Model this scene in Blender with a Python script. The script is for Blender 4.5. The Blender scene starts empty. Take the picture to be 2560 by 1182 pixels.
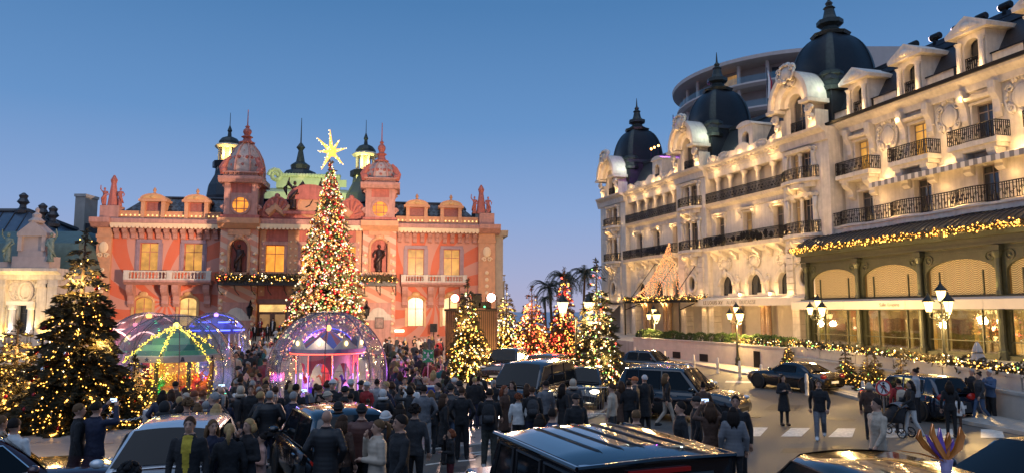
import bpy, bmesh, math, random
import numpy as np
from mathutils import Vector, Matrix
R = math.radians
PI = math.pi
random.seed(11)
sc = bpy.context.scene
COL = sc.collection

# ---------------------------------------------------------------- camera
FPX, PITCH, EYE = 1800.0, R(5.87), 3.9
cam = bpy.data.cameras.new('camera'); camo = bpy.data.objects.new('camera', cam); COL.objects.link(camo)
cam.sensor_width = 36.0; cam.lens = FPX / 2560 * 36.0; cam.clip_start = .1; cam.clip_end = 20000
camo.location = (0, 0, EYE); camo.rotation_euler = (PI / 2 + PITCH, 0, 0)
sc.camera = camo

# ---------------------------------------------------------------- dusk sky
w = bpy.data.worlds.new('World'); sc.world = w; w.use_nodes = True
nt = w.node_tree; nt.nodes.clear()
tc = nt.nodes.new('ShaderNodeTexCoord'); sx = nt.nodes.new('ShaderNodeSeparateXYZ')
rp = nt.nodes.new('ShaderNodeValToRGB'); bg = nt.nodes.new('ShaderNodeBackground'); ow = nt.nodes.new('ShaderNodeOutputWorld')
nt.links.new(tc.outputs['Generated'], sx.inputs[0]); nt.links.new(sx.outputs['Z'], rp.inputs[0])
nt.links.new(rp.outputs[0], bg.inputs[0]); nt.links.new(bg.outputs[0], ow.inputs[0])
def lin(*c): return tuple((v / 255 / 12.92 if v <= 10 else ((v / 255 + .055) / 1.055) ** 2.4) for v in c) + (1,)
el = rp.color_ramp.elements
stops = [(0.0, (166, 163, 190)), (.05, (153, 162, 196)), (.13, (130, 156, 199)), (.25, (96, 137, 186)), (.40, (72, 117, 166)), (.62, (66, 112, 162)), (1.0, (62, 108, 158))]
el[0].position, el[0].color = stops[0][0], lin(*stops[0][1]); el[1].position, el[1].color = stops[-1][0], lin(*stops[-1][1])
for p, c in stops[1:-1]:
    e = el.new(p); e.color = lin(*c)
bg.inputs[1].default_value = .97
sun = bpy.data.lights.new('afterglow', 'SUN'); sun.energy = .85; sun.angle = R(80); sun.color = (.80, .86, 1)
suno = bpy.data.objects.new('afterglow', sun); COL.objects.link(suno); suno.rotation_euler = (R(26), 0, R(-25))

sc.view_settings.view_transform = 'Standard'; sc.view_settings.look = 'None'
sc.view_settings.exposure = .28; sc.view_settings.gamma = 1.0
cy = sc.cycles
cy.use_denoising = True; cy.max_bounces = 6; cy.diffuse_bounces = 2; cy.glossy_bounces = 3; cy.transmission_bounces = 6
cy.transparent_max_bounces = 16; cy.sample_clamp_indirect = 2.5; cy.sample_clamp_direct = 0
cy.caustics_reflective = False; cy.caustics_refractive = False
try: cy.use_light_tree = True
except Exception: pass

# ---------------------------------------------------------------- pixel to place
def ray(px, py):
    u, v = px - 1280.0, 591.0 - py
    return Vector((u, FPX * math.cos(PITCH) - v * math.sin(PITCH), FPX * math.sin(PITCH) + v * math.cos(PITCH)))
def sstep(a, b, x):
    t = max(0., min(1., (x - a) / (b - a))); return t * t * (3 - 2 * t)
def gz(y): return .55 * (1 - sstep(7, 27, y))          # the square falls gently towards the casino
def gnd(px, py):
    d = ray(px, py); z = 0.
    for _ in range(12):
        t = (z - EYE) / d.z; z = gz(d.y * t)
    return Vector((d.x * t, d.y * t, z))
def under_head(px, py, h):                              # where a person of height h stands whose head top shows there
    d = ray(px, py); z = 0.
    for _ in range(14):
        t = (z + h - EYE) / d.z; z = gz(d.y * t)
    return Vector((d.x * t, d.y * t, z))
def at_y(px, py, Y):
    d = ray(px, py); t = Y / d.y
    return Vector((d.x * t, Y, EYE + d.z * t))

# ---------------------------------------------------------------- mesh helpers
class MB:
    def __init__(s): s.v = []; s.f = []; s.m = []; s.cm = 0
    def add(s, vs, fs):
        o = len(s.v); s.v += [tuple(p) for p in vs]
        s.f += [tuple(i + o for i in f) for f in fs]; s.m += [s.cm] * len(fs); return s
    def box(s, x0, x1, y0, y1, z0, z1):
        return s.add([(x0,y0,z0),(x1,y0,z0),(x1,y1,z0),(x0,y1,z0),(x0,y0,z1),(x1,y0,z1),(x1,y1,z1),(x0,y1,z1)],
                     [(3,2,1,0),(4,5,6,7),(0,1,5,4),(1,2,6,5),(2,3,7,6),(3,0,4,7)])
    def ext(s, poly, y0, y1):                            # (x, z) outline extruded in y
        n = len(poly)
        a = sum(poly[i][0] * poly[(i+1) % n][1] - poly[(i+1) % n][0] * poly[i][1] for i in range(n))
        if a < 0: poly = poly[::-1]
        vs = [(x, y0, z) for x, z in poly] + [(x, y1, z) for x, z in poly]
        return s.add(vs, [tuple(range(n)), tuple(range(2*n-1, n-1, -1))] + [((i+1) % n, i, i+n, (i+1) % n + n) for i in range(n)])
    def flat(s, poly, z0, z1):                           # (x, y) outline extruded in z
        n = len(poly)
        a = sum(poly[i][0] * poly[(i+1) % n][1] - poly[(i+1) % n][0] * poly[i][1] for i in range(n))
        if a < 0: poly = poly[::-1]
        vs = [(x, y, z0) for x, y in poly] + [(x, y, z1) for x, y in poly]
        return s.add(vs, [tuple(range(n-1, -1, -1)), tuple(range(n, 2*n))] + [(i, (i+1) % n, (i+1) % n + n, i+n) for i in range(n)])
    def mold(s, prof, x0, x1):                           # (y, z) profile run along x
        n = len(prof)
        a = sum(prof[i][0] * prof[(i+1) % n][1] - prof[(i+1) % n][0] * prof[i][1] for i in range(n))
        if a < 0: prof = prof[::-1]
        vs = [(x0, y, z) for y, z in prof] + [(x1, y, z) for y, z in prof]
        return s.add(vs, [tuple(range(n-1, -1, -1)), tuple(range(n, 2*n))] + [(i, (i+1) % n, (i+1) % n + n, i+n) for i in range(n)])
    def tube(s, pts, r, n=6, cap=True):
        pts = [Vector(p) for p in pts]; k = len(pts)
        rs = r if isinstance(r, (list, tuple)) else [r] * k
        vs = []; up = None
        for i in range(k):
            t = (pts[min(i+1, k-1)] - pts[max(i-1, 0)])
            if t.length < 1e-9: t = Vector((0, 0, 1))
            t.normalize()
            if up is None or abs(up.dot(t)) > .98:
                up = Vector((0, 0, 1)) if abs(t.z) < .9 else Vector((1, 0, 0))
            a = t.cross(up).normalized(); b = a.cross(t); up = b
            for j in range(n):
                q = 2 * PI * j / n; vs.append(pts[i] + (a * math.cos(q) + b * math.sin(q)) * rs[i])
        fs = [(i*n+j, i*n+(j+1) % n, (i+1)*n+(j+1) % n, (i+1)*n+j) for i in range(k-1) for j in range(n)]
        if cap: fs += [tuple(range(n-1, -1, -1)), tuple(range((k-1)*n, k*n))]
        return s.add(vs, fs)
    def lathe(s, prof, n=12, c=(0, 0, 0), ph=0., sq=(1, 1)):
        vs = [(c[0] + r * math.cos(ph + 2*PI*j/n) * sq[0], c[1] + r * math.sin(ph + 2*PI*j/n) * sq[1], c[2] + z) for r, z in prof for j in range(n)]
        k = len(prof)
        fs = [(i*n+j, i*n+(j+1) % n, (i+1)*n+(j+1) % n, (i+1)*n+j) for i in range(k-1) for j in range(n)]
        fs += [tuple(range(n-1, -1, -1)), tuple(range((k-1)*n, k*n))]
        return s.add(vs, fs)
    def sph(s, c, r, n=8, m=6):
        if not isinstance(r, (tuple, list)): r = (r, r, r)
        vs = [(c[0], c[1], c[2]-r[2])]
        for i in range(1, m):
            q = -PI/2 + PI*i/m
            vs += [(c[0]+r[0]*math.cos(q)*math.cos(2*PI*j/n), c[1]+r[1]*math.cos(q)*math.sin(2*PI*j/n), c[2]+r[2]*math.sin(q)) for j in range(n)]
        vs.append((c[0], c[1], c[2]+r[2])); L = len(vs)-1
        fs = [(0, 1+(j+1) % n, 1+j) for j in range(n)]
        fs += [(1+i*n+j, 1+i*n+(j+1) % n, 1+(i+1)*n+(j+1) % n, 1+(i+1)*n+j) for i in range(m-2) for j in range(n)]
        fs += [(L, 1+(m-2)*n+j, 1+(m-2)*n+(j+1) % n) for j in range(n)]
        return s.add(vs, fs)
    def cap(s, p0, p1, r0, r1, n=8):                     # tapered capsule
        p0, p1 = Vector(p0), Vector(p1); d = (p1-p0)
        if d.length < 1e-6: return s.sph(p0, r0)
        d.normalize()
        P = [p0-d*r0*.98, p0-d*r0*.7, p0-d*r0*.25, p0, (p0+p1)/2, p1, p1+d*r1*.25, p1+d*r1*.7, p1+d*r1*.98]
        return s.tube(P, [r0*.2, r0*.7, r0*.97, r0, (r0+r1)/2, r1, r1*.97, r1*.7, r1*.2], n)
    def loft(s, rings, n=14):                            # rings: (cx, cy, z, rx, ry)
        vs = [(cx + rx*math.cos(2*PI*j/n), cy + ry*math.sin(2*PI*j/n), z) for cx, cy, z, rx, ry in rings for j in range(n)]
        k = len(rings)
        return s.add(vs, [(i*n+j, i*n+(j+1) % n, (i+1)*n+(j+1) % n, (i+1)*n+j) for i in range(k-1) for j in range(n)]
                     + [tuple(range(n-1, -1, -1)), tuple(range((k-1)*n, k*n))])
    def grid(s, rows):                                   # open skin over rows of points
        n = len(rows[0]); vs = [p for r in rows for p in r]
        return s.add(vs, [(i*n+j, i*n+j+1, (i+1)*n+j+1, (i+1)*n+j) for i in range(len(rows)-1) for j in range(n-1)])
    def wall(s, x0, x1, z0, z1, y0, y1, holes=()):       # holes: (x0, x1, z0, z1, arch height)
        hs = [(max(h[0], x0), min(h[1], x1), max(h[2], z0), min(h[3], z1)) for h in holes if h[1] > x0 and h[0] < x1]
        xs = sorted({x0, x1, *[h[0] for h in hs], *[h[1] for h in hs]})
        for a, b in zip(xs[:-1], xs[1:]):
            cut = sorted((h[2], h[3]) for h in hs if h[0] <= a + 1e-6 and h[1] >= b - 1e-6); z = z0
            for c, d in cut:
                if c > z + 1e-4: s.box(a, b, y0, y1, z, c)
                z = max(z, d)
            if z < z1 - 1e-4: s.box(a, b, y0, y1, z, z1)
        for h in holes:
            if len(h) > 4 and h[4]:
                a, b, zt, ah = h[0], h[1], h[3], h[4]; m = (a+b)/2; rx = (b-a)/2
                for sg in (-1, 1):
                    arc = [(m + sg*rx*math.cos(t), zt-ah + ah*math.sin(t)) for t in [PI/2*i/7 for i in range(8)]]
                    s.ext(arc + [(m + sg*rx, zt)], y0, y1)
        return s
    def xf(s, M, start=0):
        s.v[start:] = [tuple(M @ Vector(p)) for p in s.v[start:]]; return s
    def mesh(s, name, mats=None, smooth=False):
        me = bpy.data.meshes.new(name); me.from_pydata(s.v, [], s.f)
        if mats is not None:
            for m in (mats if isinstance(mats, (list, tuple)) else [mats]): me.materials.append(m)
            if any(s.m): me.polygons.foreach_set('material_index', s.m)
        if smooth: me.polygons.foreach_set('use_smooth', [True] * len(me.polygons))
        me.update(); return me
    def build(s, name, mats, parent=None, smooth=False, M=None):
        return link(name, s.mesh(name, mats, smooth), parent, M)
def link(name, me, parent=None, M=None):
    o = bpy.data.objects.new(name, me); COL.objects.link(o)
    if parent is not None: o.parent = parent
    if M is not None: o.matrix_local = M
    return o
def inst(me, name, parent, loc=(0, 0, 0), rot=(0, 0, 0), scale=1):
    o = bpy.data.objects.new(name, me); COL.objects.link(o); o.parent = parent
    o.location = loc; o.rotation_euler = rot; o.scale = (scale,)*3 if not isinstance(scale, (tuple, list)) else scale
    return o
def tag(o, label, cat, group=None):
    o['label'] = label; o['category'] = cat
    if group: o['group'] = group
    return o
def thing(name, label, cat, loc=(0, 0, 0), rotz=0., group=None):
    o = bpy.data.objects.new(name, None); COL.objects.link(o); o.empty_display_size = .3
    o.location = loc; o.rotation_euler = (0, 0, rotz); return tag(o, label, cat, group)
def struct(o): o['kind'] = 'structure'; return o
def stuff(o): o['kind'] = 'stuff'; return o
def copy_tree(o, parent=None):
    c = o.copy(); COL.objects.link(c); c.parent = parent
    for ch in o.children: copy_tree(ch, c)
    return c
def smooth_bevel(o, wd=.02, seg=2, ang=40):
    m = o.modifiers.new('b', 'BEVEL'); m.width = wd; m.segments = seg; m.limit_method = 'ANGLE'; m.angle_limit = R(ang); return o
def lamp(name, kind, loc, energy, color, parent=None, target=None, size=.1, spot=None, blend=.6):
    L = bpy.data.lights.new(name, kind); L.energy = energy; L.color = color
    if kind in ('POINT', 'SPOT'): L.shadow_soft_size = size
    if spot: L.spot_size = R(spot); L.spot_blend = blend
    o = bpy.data.objects.new(name, L); COL.objects.link(o)
    if parent is not None: o.parent = parent
    o.location = loc
    if target is not None: o.rotation_euler = (Vector(target) - Vector(loc)).to_track_quat('-Z', 'Y').to_euler()
    return o

# ---------------------------------------------------------------- materials
def N(nt, t, **k):
    n = nt.nodes.new('ShaderNode' + t)
    for a, v in k.items(): setattr(n, a, v)
    return n
def mat(name, col, rough=.6, metal=0., var=.25, vs=1.5, bump=0., bs=12., emit=None, es=0., coat=0., sample=True, spec=None, streak=0.):
    m = bpy.data.materials.new(name); m.use_nodes = True; nt = m.node_tree; b = nt.nodes['Principled BSDF']
    b.inputs['Roughness'].default_value = rough; b.inputs['Metallic'].default_value = metal
    b.inputs['Coat Weight'].default_value = coat; b.inputs['Coat Roughness'].default_value = .05
    if spec is not None: b.inputs['Specular IOR Level'].default_value = spec
    tc = N(nt, 'TexCoord')
    if var > 0:
        ns = N(nt, 'TexNoise'); ns.inputs['Scale'].default_value = vs; ns.inputs['Detail'].default_value = 6; ns.inputs['Roughness'].default_value = .65
        nt.links.new(tc.outputs['Object'], ns.inputs['Vector'])
        mr = N(nt, 'MapRange'); mr.inputs[1].default_value = .3; mr.inputs[2].default_value = .7; mr.inputs[3].default_value = 1-var; mr.inputs[4].default_value = 1+var*.6
        nt.links.new(ns.outputs[0], mr.inputs[0])
        vm = N(nt, 'VectorMath', operation='SCALE'); vm.inputs[0].default_value = col[:3]; nt.links.new(mr.outputs[0], vm.inputs['Scale'])
        out = vm.outputs[0]
        if streak:                                       # run-off streaks and grime
            mp = N(nt, 'Mapping'); mp.inputs['Scale'].default_value = (2.6, 2.6, .22); n4 = N(nt, 'TexNoise'); n4.inputs['Scale'].default_value = 1.6; n4.inputs['Detail'].default_value = 7
            nt.links.new(tc.outputs['Object'], mp.inputs[0]); nt.links.new(mp.outputs[0], n4.inputs[0]); m4 = N(nt, 'MapRange'); m4.inputs[1].default_value = .42; m4.inputs[2].default_value = .66; m4.inputs[3].default_value = 1.; m4.inputs[4].default_value = 1-streak
            nt.links.new(n4.outputs[0], m4.inputs[0]); v4 = N(nt, 'VectorMath', operation='SCALE'); nt.links.new(out, v4.inputs[0]); nt.links.new(m4.outputs[0], v4.inputs['Scale']); out = v4.outputs[0]
        nt.links.new(out, b.inputs['Base Color'])
    else: b.inputs['Base Color'].default_value = (*col[:3], 1)
    if bump:
        n2 = N(nt, 'TexNoise'); n2.inputs['Scale'].default_value = bs; n2.inputs['Detail'].default_value = 8
        nt.links.new(tc.outputs['Object'], n2.inputs['Vector'])
        bp = N(nt, 'Bump'); bp.inputs['Strength'].default_value = bump; bp.inputs['Distance'].default_value = .05
        nt.links.new(n2.outputs[0], bp.inputs['Height']); nt.links.new(bp.outputs[0], b.inputs['Normal'])
    if emit is not None:
        b.inputs['Emission Color'].default_value = (*emit[:3], 1); b.inputs['Emission Strength'].default_value = es
    if not sample: m.cycles.emission_sampling = 'NONE'
    return m
def glow(name, col, es, sample=False):                   # a lit bulb or tube
    return mat(name, (.02, .02, .02), .4, var=0, emit=col, es=es, sample=sample)
def base_of(m): return m.node_tree.nodes['Principled BSDF']
def mixrgb(nt, a, b, fac=None, blend='MIX'):
    n = N(nt, 'Mix', data_type='RGBA', blend_type=blend)
    for i, v in ((6, a), (7, b)):
        if isinstance(v, (tuple, list)): n.inputs[i].default_value = (*v[:3], 1)
        else: nt.links.new(v, n.inputs[i])
    if fac is not None:
        if isinstance(fac, (int, float)): n.inputs[0].default_value = fac
        else: nt.links.new(fac, n.inputs[0])
    return n.outputs[2]
def math_n(nt, op, a, b=None, c=None):
    n = N(nt, 'Math', operation=op)
    for i, v in enumerate((a, b, c)):
        if v is None: continue
        if isinstance(v, (int, float)): n.inputs[i].default_value = v
        else: nt.links.new(v, n.inputs[i])
    return n.outputs[0]
def thin_glass(name, tint=(.9, .95, 1), refl=.08, rough=.03, haze=0.):
    m = bpy.data.materials.new(name); m.use_nodes = True; nt = m.node_tree; nt.nodes.clear()
    o = N(nt, 'OutputMaterial'); tr = N(nt, 'BsdfTransparent'); tr.inputs[0].default_value = (*tint, 1)
    gl = N(nt, 'BsdfGlossy'); gl.inputs['Roughness'].default_value = rough
    lw = N(nt, 'LayerWeight'); lw.inputs[0].default_value = .35
    f = math_n(nt, 'MULTIPLY_ADD', lw.outputs['Fresnel'], .55, refl)
    mx = N(nt, 'MixShader'); nt.links.new(f, mx.inputs[0]); nt.links.new(tr.outputs[0], mx.inputs[1]); nt.links.new(gl.outputs[0], mx.inputs[2])
    last = mx.outputs[0]
    if haze:
        df = N(nt, 'BsdfDiffuse'); df.inputs[0].default_value = (.8, .8, .85, 1); m2 = N(nt, 'MixShader'); m2.inputs[0].default_value = haze
        nt.links.new(last, m2.inputs[1]); nt.links.new(df.outputs[0], m2.inputs[2]); last = m2.outputs[0]
    nt.links.new(last, o.inputs[0]); return m
M_ = {}
def MT(key, *a, **k):
    if key not in M_: M_[key] = mat(key, *a, **k)
    return M_[key]
# ================================================================ ground
def sheet(name, poly, off, m, step=1.0, zf=gz):
    bm = bmesh.new(); bm.faces.new([bm.verts.new((x, y, 0)) for x, y in poly])
    ys = [p[1] for p in poly]; y = math.floor(max(min(ys), 6)) + step
    while y < min(max(ys), 28):
        bmesh.ops.bisect_plane(bm, geom=bm.verts[:] + bm.edges[:] + bm.faces[:], plane_co=(0, y, 0), plane_no=(0, 1, 0)); y += step
    for v in bm.verts: v.co.z = zf(v.co.y) + off
    bm.normal_update()
    for f in bm.faces:
        if f.normal.z < 0: f.normal_flip()
    me = bpy.data.meshes.new(name); bm.to_mesh(me); bm.free(); me.materials.append(m)
    return link(name, me)
def surf_mat(name, c1, c2, scale, rough, bump, joint=None, jcol=None, rough2=None):
    m = bpy.data.materials.new(name); m.use_nodes = True; nt = m.node_tree; b = base_of(m); tc = N(nt, 'TexCoord')
    n1 = N(nt, 'TexNoise'); n1.inputs['Scale'].default_value = scale; n1.inputs['Detail'].default_value = 8; n1.inputs['Roughness'].default_value = .7
    n2 = N(nt, 'TexNoise'); n2.inputs['Scale'].default_value = .35; n2.inputs['Detail'].default_value = 5
    for n in (n1, n2): nt.links.new(tc.outputs['Object'], n.inputs[0])
    r1 = N(nt, 'MapRange'); r1.inputs[1].default_value = .35; r1.inputs[2].default_value = .65; nt.links.new(n2.outputs[0], r1.inputs[0])
    c = mixrgb(nt, c1, c2, r1.outputs[0])
    c = mixrgb(nt, c, (.5, .5, .5), math_n(nt, 'MULTIPLY', n1.outputs[0], .22), 'OVERLAY')
    if joint:
        br = N(nt, 'TexBrick'); br.inputs['Scale'].default_value = joint; br.inputs['Mortar Size'].default_value = .012
        br.inputs['Color1'].default_value = (1, 1, 1, 1); br.inputs['Color2'].default_value = (.82, .82, .82, 1); br.inputs['Mortar'].default_value = (*jcol, 1)
        nt.links.new(tc.outputs['Object'], br.inputs[0]); c = mixrgb(nt, c, br.outputs[0], 1., 'MULTIPLY')
    nt.links.new(c, b.inputs['Base Color'])
    rr = N(nt, 'MapRange'); rr.inputs[1].default_value = .35; rr.inputs[2].default_value = .65; rr.inputs[3].default_value = rough; rr.inputs[4].default_value = rough2 or rough + .15
    nt.links.new(n2.outputs[0], rr.inputs[0]); nt.links.new(rr.outputs[0], b.inputs['Roughness'])
    bp = N(nt, 'Bump'); bp.inputs['Strength'].default_value = bump; bp.inputs['Distance'].default_value = .02
    n3 = N(nt, 'TexNoise'); n3.inputs['Scale'].default_value = 60; n3.inputs['Detail'].default_value = 4; nt.links.new(tc.outputs['Object'], n3.inputs[0])
    nt.links.new(n3.outputs[0], bp.inputs['Height']); nt.links.new(bp.outputs[0], b.inputs['Normal']); return m
asphalt = surf_mat('asphalt', (.07, .063, .054), (.125, .11, .092), 25, .55, .7)
plaza_m = surf_mat('granite_paving', (.38, .31, .28), (.48, .40, .35), 9, .26, .15, 1.1, (.6, .58, .56), .42)
paving = surf_mat('pale_paving', (.36, .33, .29), (.45, .41, .36), 9, .5, .2, 1.6, (.55, .55, .55))
kerb_m = mat('kerb_stone', (.42, .39, .35), .6, bump=.2)
paint_m = mat('road_paint', (.66, .63, .56), .6, var=.5, vs=11)
stone_w = mat('terrace_stone', (.50, .45, .39), .6, var=.16, bump=.12, bs=30)
struct(sheet('ground', [(-320, -60), (320, -60), (320, 118), (-320, 118)], 0, asphalt))
def G(*pts): return [tuple(gnd(x, y)[:2]) for x, y in pts]
front = G((300, 1182), (560, 1170), (900, 1142), (1240, 1105), (1480, 1040), (1560, 985), (1585, 930))
plz = [(-60, 7.0), (-9, 8.6)] + front[1:] + [(8.0, 62), (7, 80), (4, 108), (-60, 108)]
struct(sheet('plaza', plz, .02, plaza_m))
kb = MB()
for a, b in zip(front[1:-1], front[2:]):
    a, b = Vector((*a, gz(a[1]))), Vector((*b, gz(b[1]))); d = (b-a).normalized(); n = Vector((d.y, -d.x, 0)) * .15
    kb.add([a, b, b+n, a+n] + [p + Vector((0, 0, .035)) for p in (a, b, b+n, a+n)], [(3,2,1,0),(4,5,6,7),(0,1,5,4),(1,2,6,5),(2,3,7,6),(3,0,4,7)])
struct(kb.build('kerb', kerb_m))
sea_m = surf_mat('sea_water', (.10, .14, .20), (.14, .19, .27), 2, .22, .6)
mb = MB(); mb.add([(-6000, 118, -24), (6000, 118, -24), (9000, 16000, -24), (-9000, 16000, -24)], [(0, 1, 2, 3)])
struct(mb.build('sea', sea_m))
mb = MB(); mb.box(-320, 320, 118, 121, -26, -.05); struct(mb.build('cliff_wall', stone_w))
def quad_px(name, pts, off=.008, m=paint_m):
    P = [gnd(*p) for p in pts]; P = [(p.x, p.y, gz(p.y) + off) for p in P]
    mb = MB(); mb.add(P, [tuple(range(len(P)))]); o = mb.build(name, m); struct(o); return o
Z7 = lambda x, y: (1820 + x/2.674, 740 + y/2.674)
for q in ([(130,875),(268,877),(215,935),(70,935)], [(420,880),(552,880),(490,937),(352,937)], [(735,882),(852,883),(830,942),(670,940)],
          [(1060,884),(1190,885),(1180,944),(1030,943)], [(1355,885),(1500,887),(1510,945),(1350,944)], [(1690,888),(1830,890),(1850,946),(1690,946)]):
    quad_px('crosswalk_stripe', [Z7(*p) for p in q])
quad_px('road_line', [(1815, 951), (1905, 953), (1905, 957), (1812, 955)])
quad_px('road_line', [(1064, 1160), (1101, 1155), (1101, 1158), (1064, 1163)]); quad_px('road_line', [(1145, 1151), (1189, 1147), (1189, 1150), (1145, 1154)])
quad_px('road_line', [(1175, 1131), (1212, 1127), (1212, 1129), (1175, 1133)]); quad_px('road_line', [(1178, 1136), (1215, 1132), (1215, 1134), (1178, 1138)])

tar = mat('tar_patch', (.035, .033, .03), .6, var=.4, vs=6, bump=.4); cover_m = mat('iron_cover', (.05, .046, .042), .5, metal=.5, var=.3, vs=14, bump=.6, bs=60)
for q in ([(1930, 1010), (2010, 1012), (1998, 1026), (1908, 1024)], [(1960, 1120), (2080, 1118), (2100, 1128), (1950, 1132)], [(1700, 960), (1850, 975), (1850, 978), (1698, 963)], [(2050, 1040), (2140, 1046), (2136, 1052), (2040, 1046)], [(1100, 1168), (1190, 1162), (1195, 1175), (1090, 1180)]):
    quad_px('road_patch', q, .004, tar)
for px, py in ((2110, 1120), (1880, 1040), (1160, 1140), (1980, 930)):
    c = gnd(px, py); mb = MB(); mb.lathe([(.33, 0), (.33, .012), (.30, .012)], 20, (c.x, c.y, gz(c.y) + .002)); struct(mb.build('manhole_cover', cover_m))
# hotel side: kerb, sidewalk, terrace
kpx = [(1575, 890), (1640, 897), (1730, 909), (1820, 927), (1910, 944), (2000, 961), (2078, 979), (2157, 1000), (2300, 1035), (2560, 1085)]
KL = [tuple(gnd(*p)[:2]) for p in kpx] + [(15.2, 14), (15.0, 2)]
WL = [(10.6, 63.5), (13.2, 57.5), (16.0, 50.5), (17.3, 45), (17.6, 38), (17.4, 30), (16.9, 20), (16.5, 4)]
mb = MB(); mb.flat(KL + WL[::-1], -.2, .13)
mb.v = [(x, y, z + gz(y)) for x, y, z in mb.v]; struct(mb.build('sidewalk', paving))
mb = MB()
for a, b in zip(KL[:-1], KL[1:]):
    a, b = Vector((*a, gz(a[1]))), Vector((*b, gz(b[1]))); d = (b-a).normalized(); n = Vector((d.y, -d.x, 0)) * .18
    if n.x > 0: n = -n
    mb.add([a, b, b+n, a+n] + [p + Vector((0, 0, .125)) for p in (a, b, b+n, a+n)], [(3,2,1,0),(4,5,6,7),(0,1,5,4),(1,2,6,5),(2,3,7,6),(3,0,4,7)])
struct(mb.build('kerb', kerb_m))
mb = MB(); mb.flat([(x + .3, y) for x, y in WL] + [(60, 4), (60, 104), (6.5, 104), (9.0, 72)], -.3, 1.2); struct(mb.build('terrace', paving))
def ribbon(pts, t, z0, z1, mb):                          # upright wall along a polyline
    for a, b in zip(pts[:-1], pts[1:]):
        a, b = Vector((*a, 0)), Vector((*b, 0)); d = (b-a).normalized(); n = Vector((-d.y, d.x, 0)) * t
        if n.x < 0: n = -n
        q = [a, b, b+n, a+n]
        mb.add([p + Vector((0, 0, z0)) for p in q] + [p + Vector((0, 0, z1)) for p in q], [(3,2,1,0),(4,5,6,7),(0,1,5,4),(1,2,6,5),(2,3,7,6),(3,0,4,7)])
    return mb
def walls(name, label, pts, h, m):
    t = thing(name, label, 'wall', (*pts[0], 0)); off = Matrix.Translation((-pts[0][0], -pts[0][1], 0))
    ribbon(pts, .32, .05, h - .1, MB()).xf(off).build('wall', m, t)
    ribbon([(x - .05, y) for x, y in pts], .42, h - .1, h, MB()).xf(off).build('coping', kerb_m, t); return t, off
tw, twoff = walls('terrace_wall', 'pale stone wall with dark vents in front of the clipped hedge balls', WL[:4], 1.62, stone_w)
tw2, _ = walls('terrace_wall', 'low sloping stone wall behind the small cone shaped trees', WL[3:], 1.15, stone_w)
dark_m = mat('dark_recess', (.012, .012, .013), .8, var=0)
iron = mat('black_iron', (.012, .012, .013), .45, metal=.6, var=0)
for (px, py, wd, hh) in ((1692, 886, .95, .45), (1760, 893, .95, .5), (1893, 898, .7, 1.1)):
    d = ray(px, py)                                      # on the wall face
    best = None
    for a, b in zip(WL[:3], WL[1:4]):
        ax, ay = a; bx, by = b; den = d.x * (by-ay) - d.y * (bx-ax)
        s_ = (ax*d.y - ay*d.x) / den * -1 if den else 9
        s_ = (d.x*(-ay) + d.y*ax) / den if den else 9
        if 0 <= s_ <= 1: best = (Vector((ax + (bx-ax)*s_, ay + (by-ay)*s_, 0)), Vector((bx-ax, by-ay, 0)).normalized())
    if best:
        p, dr = best; t = p.y / d.y; z = EYE + d.z * t
        if hh > 1: z = .65
        g = MB(); g.box(-wd/2, wd/2, -.03, .05, -hh/2, hh/2); gg = MB()
        for i in range(7): gg.box(-wd/2 + wd*i/6 - .015, -wd/2 + wd*i/6 + .015, -.05, -.03, -hh/2, hh/2)
        for zz in (-hh/2, hh/2): gg.box(-wd/2, wd/2, -.055, -.02, zz - .025, zz + .025)
        M = twoff @ Matrix.Translation((p.x, p.y, z)) @ Matrix.Rotation(math.atan2(-dr.y, -dr.x) + PI, 4, 'Z')
        v = g.build('vent', dark_m, tw, M=M); gg.build('grille', iron, v)
# ================================================================ shared facade pieces
cream = mat('cream_stone', (.60, .53, .43), .62, var=.16, vs=2.5, bump=.2, bs=25, streak=.2)
white_st = mat('white_stucco', (.64, .58, .50), .6, var=.16, vs=2.0, bump=.2, bs=30, streak=.15)
slate = mat('dark_slate', (.022, .026, .034), .38, var=.35, vs=6, bump=.25, bs=40)
zinc = mat('zinc_roof', (.035, .042, .055), .3, metal=.5, var=.3, vs=2)
bronze_g = mat('green_bronze', (.035, .045, .042), .45, metal=.4, var=.4, vs=4)
glass_d = mat('dark_glass', (.015, .02, .028), .06, var=0, spec=.8)
frame_w = mat('window_frame', (.42, .37, .32), .5, var=.1)
def curtain_mat(name, col, es, freq=9.):
    m = bpy.data.materials.new(name); m.use_nodes = True; nt = m.node_tree; b = base_of(m); tc = N(nt, 'TexCoord')
    wv = N(nt, 'TexWave'); wv.inputs['Scale'].default_value = freq; wv.inputs['Distortion'].default_value = 1.5; wv.inputs['Detail'].default_value = 1
    nt.links.new(tc.outputs['Object'], wv.inputs[0])
    ns = N(nt, 'TexNoise'); ns.inputs['Scale'].default_value = 1.1; ns.inputs['Detail'].default_value = 3; nt.links.new(tc.outputs['Object'], ns.inputs[0]); mr = N(nt, 'MapRange'); mr.inputs[1].default_value = .35; mr.inputs[2].default_value = .65; mr.inputs[3].default_value = .65; mr.inputs[4].default_value = 1.2; nt.links.new(ns.outputs[0], mr.inputs[0])
    c = mixrgb(nt, tuple(v*.45 for v in col), col, wv.outputs[0]); sc_n = N(nt, 'VectorMath', operation='SCALE'); nt.links.new(c, sc_n.inputs[0]); nt.links.new(mr.outputs[0], sc_n.inputs['Scale']); c = sc_n.outputs[0]; nt.links.new(c, b.inputs['Emission Color']); b.inputs['Emission Strength'].default_value = es
    b.inputs['Base Color'].default_value = (.05, .035, .022, 1); b.inputs['Roughness'].default_value = .25; m.cycles.emission_sampling = 'NONE'; return m
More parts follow.
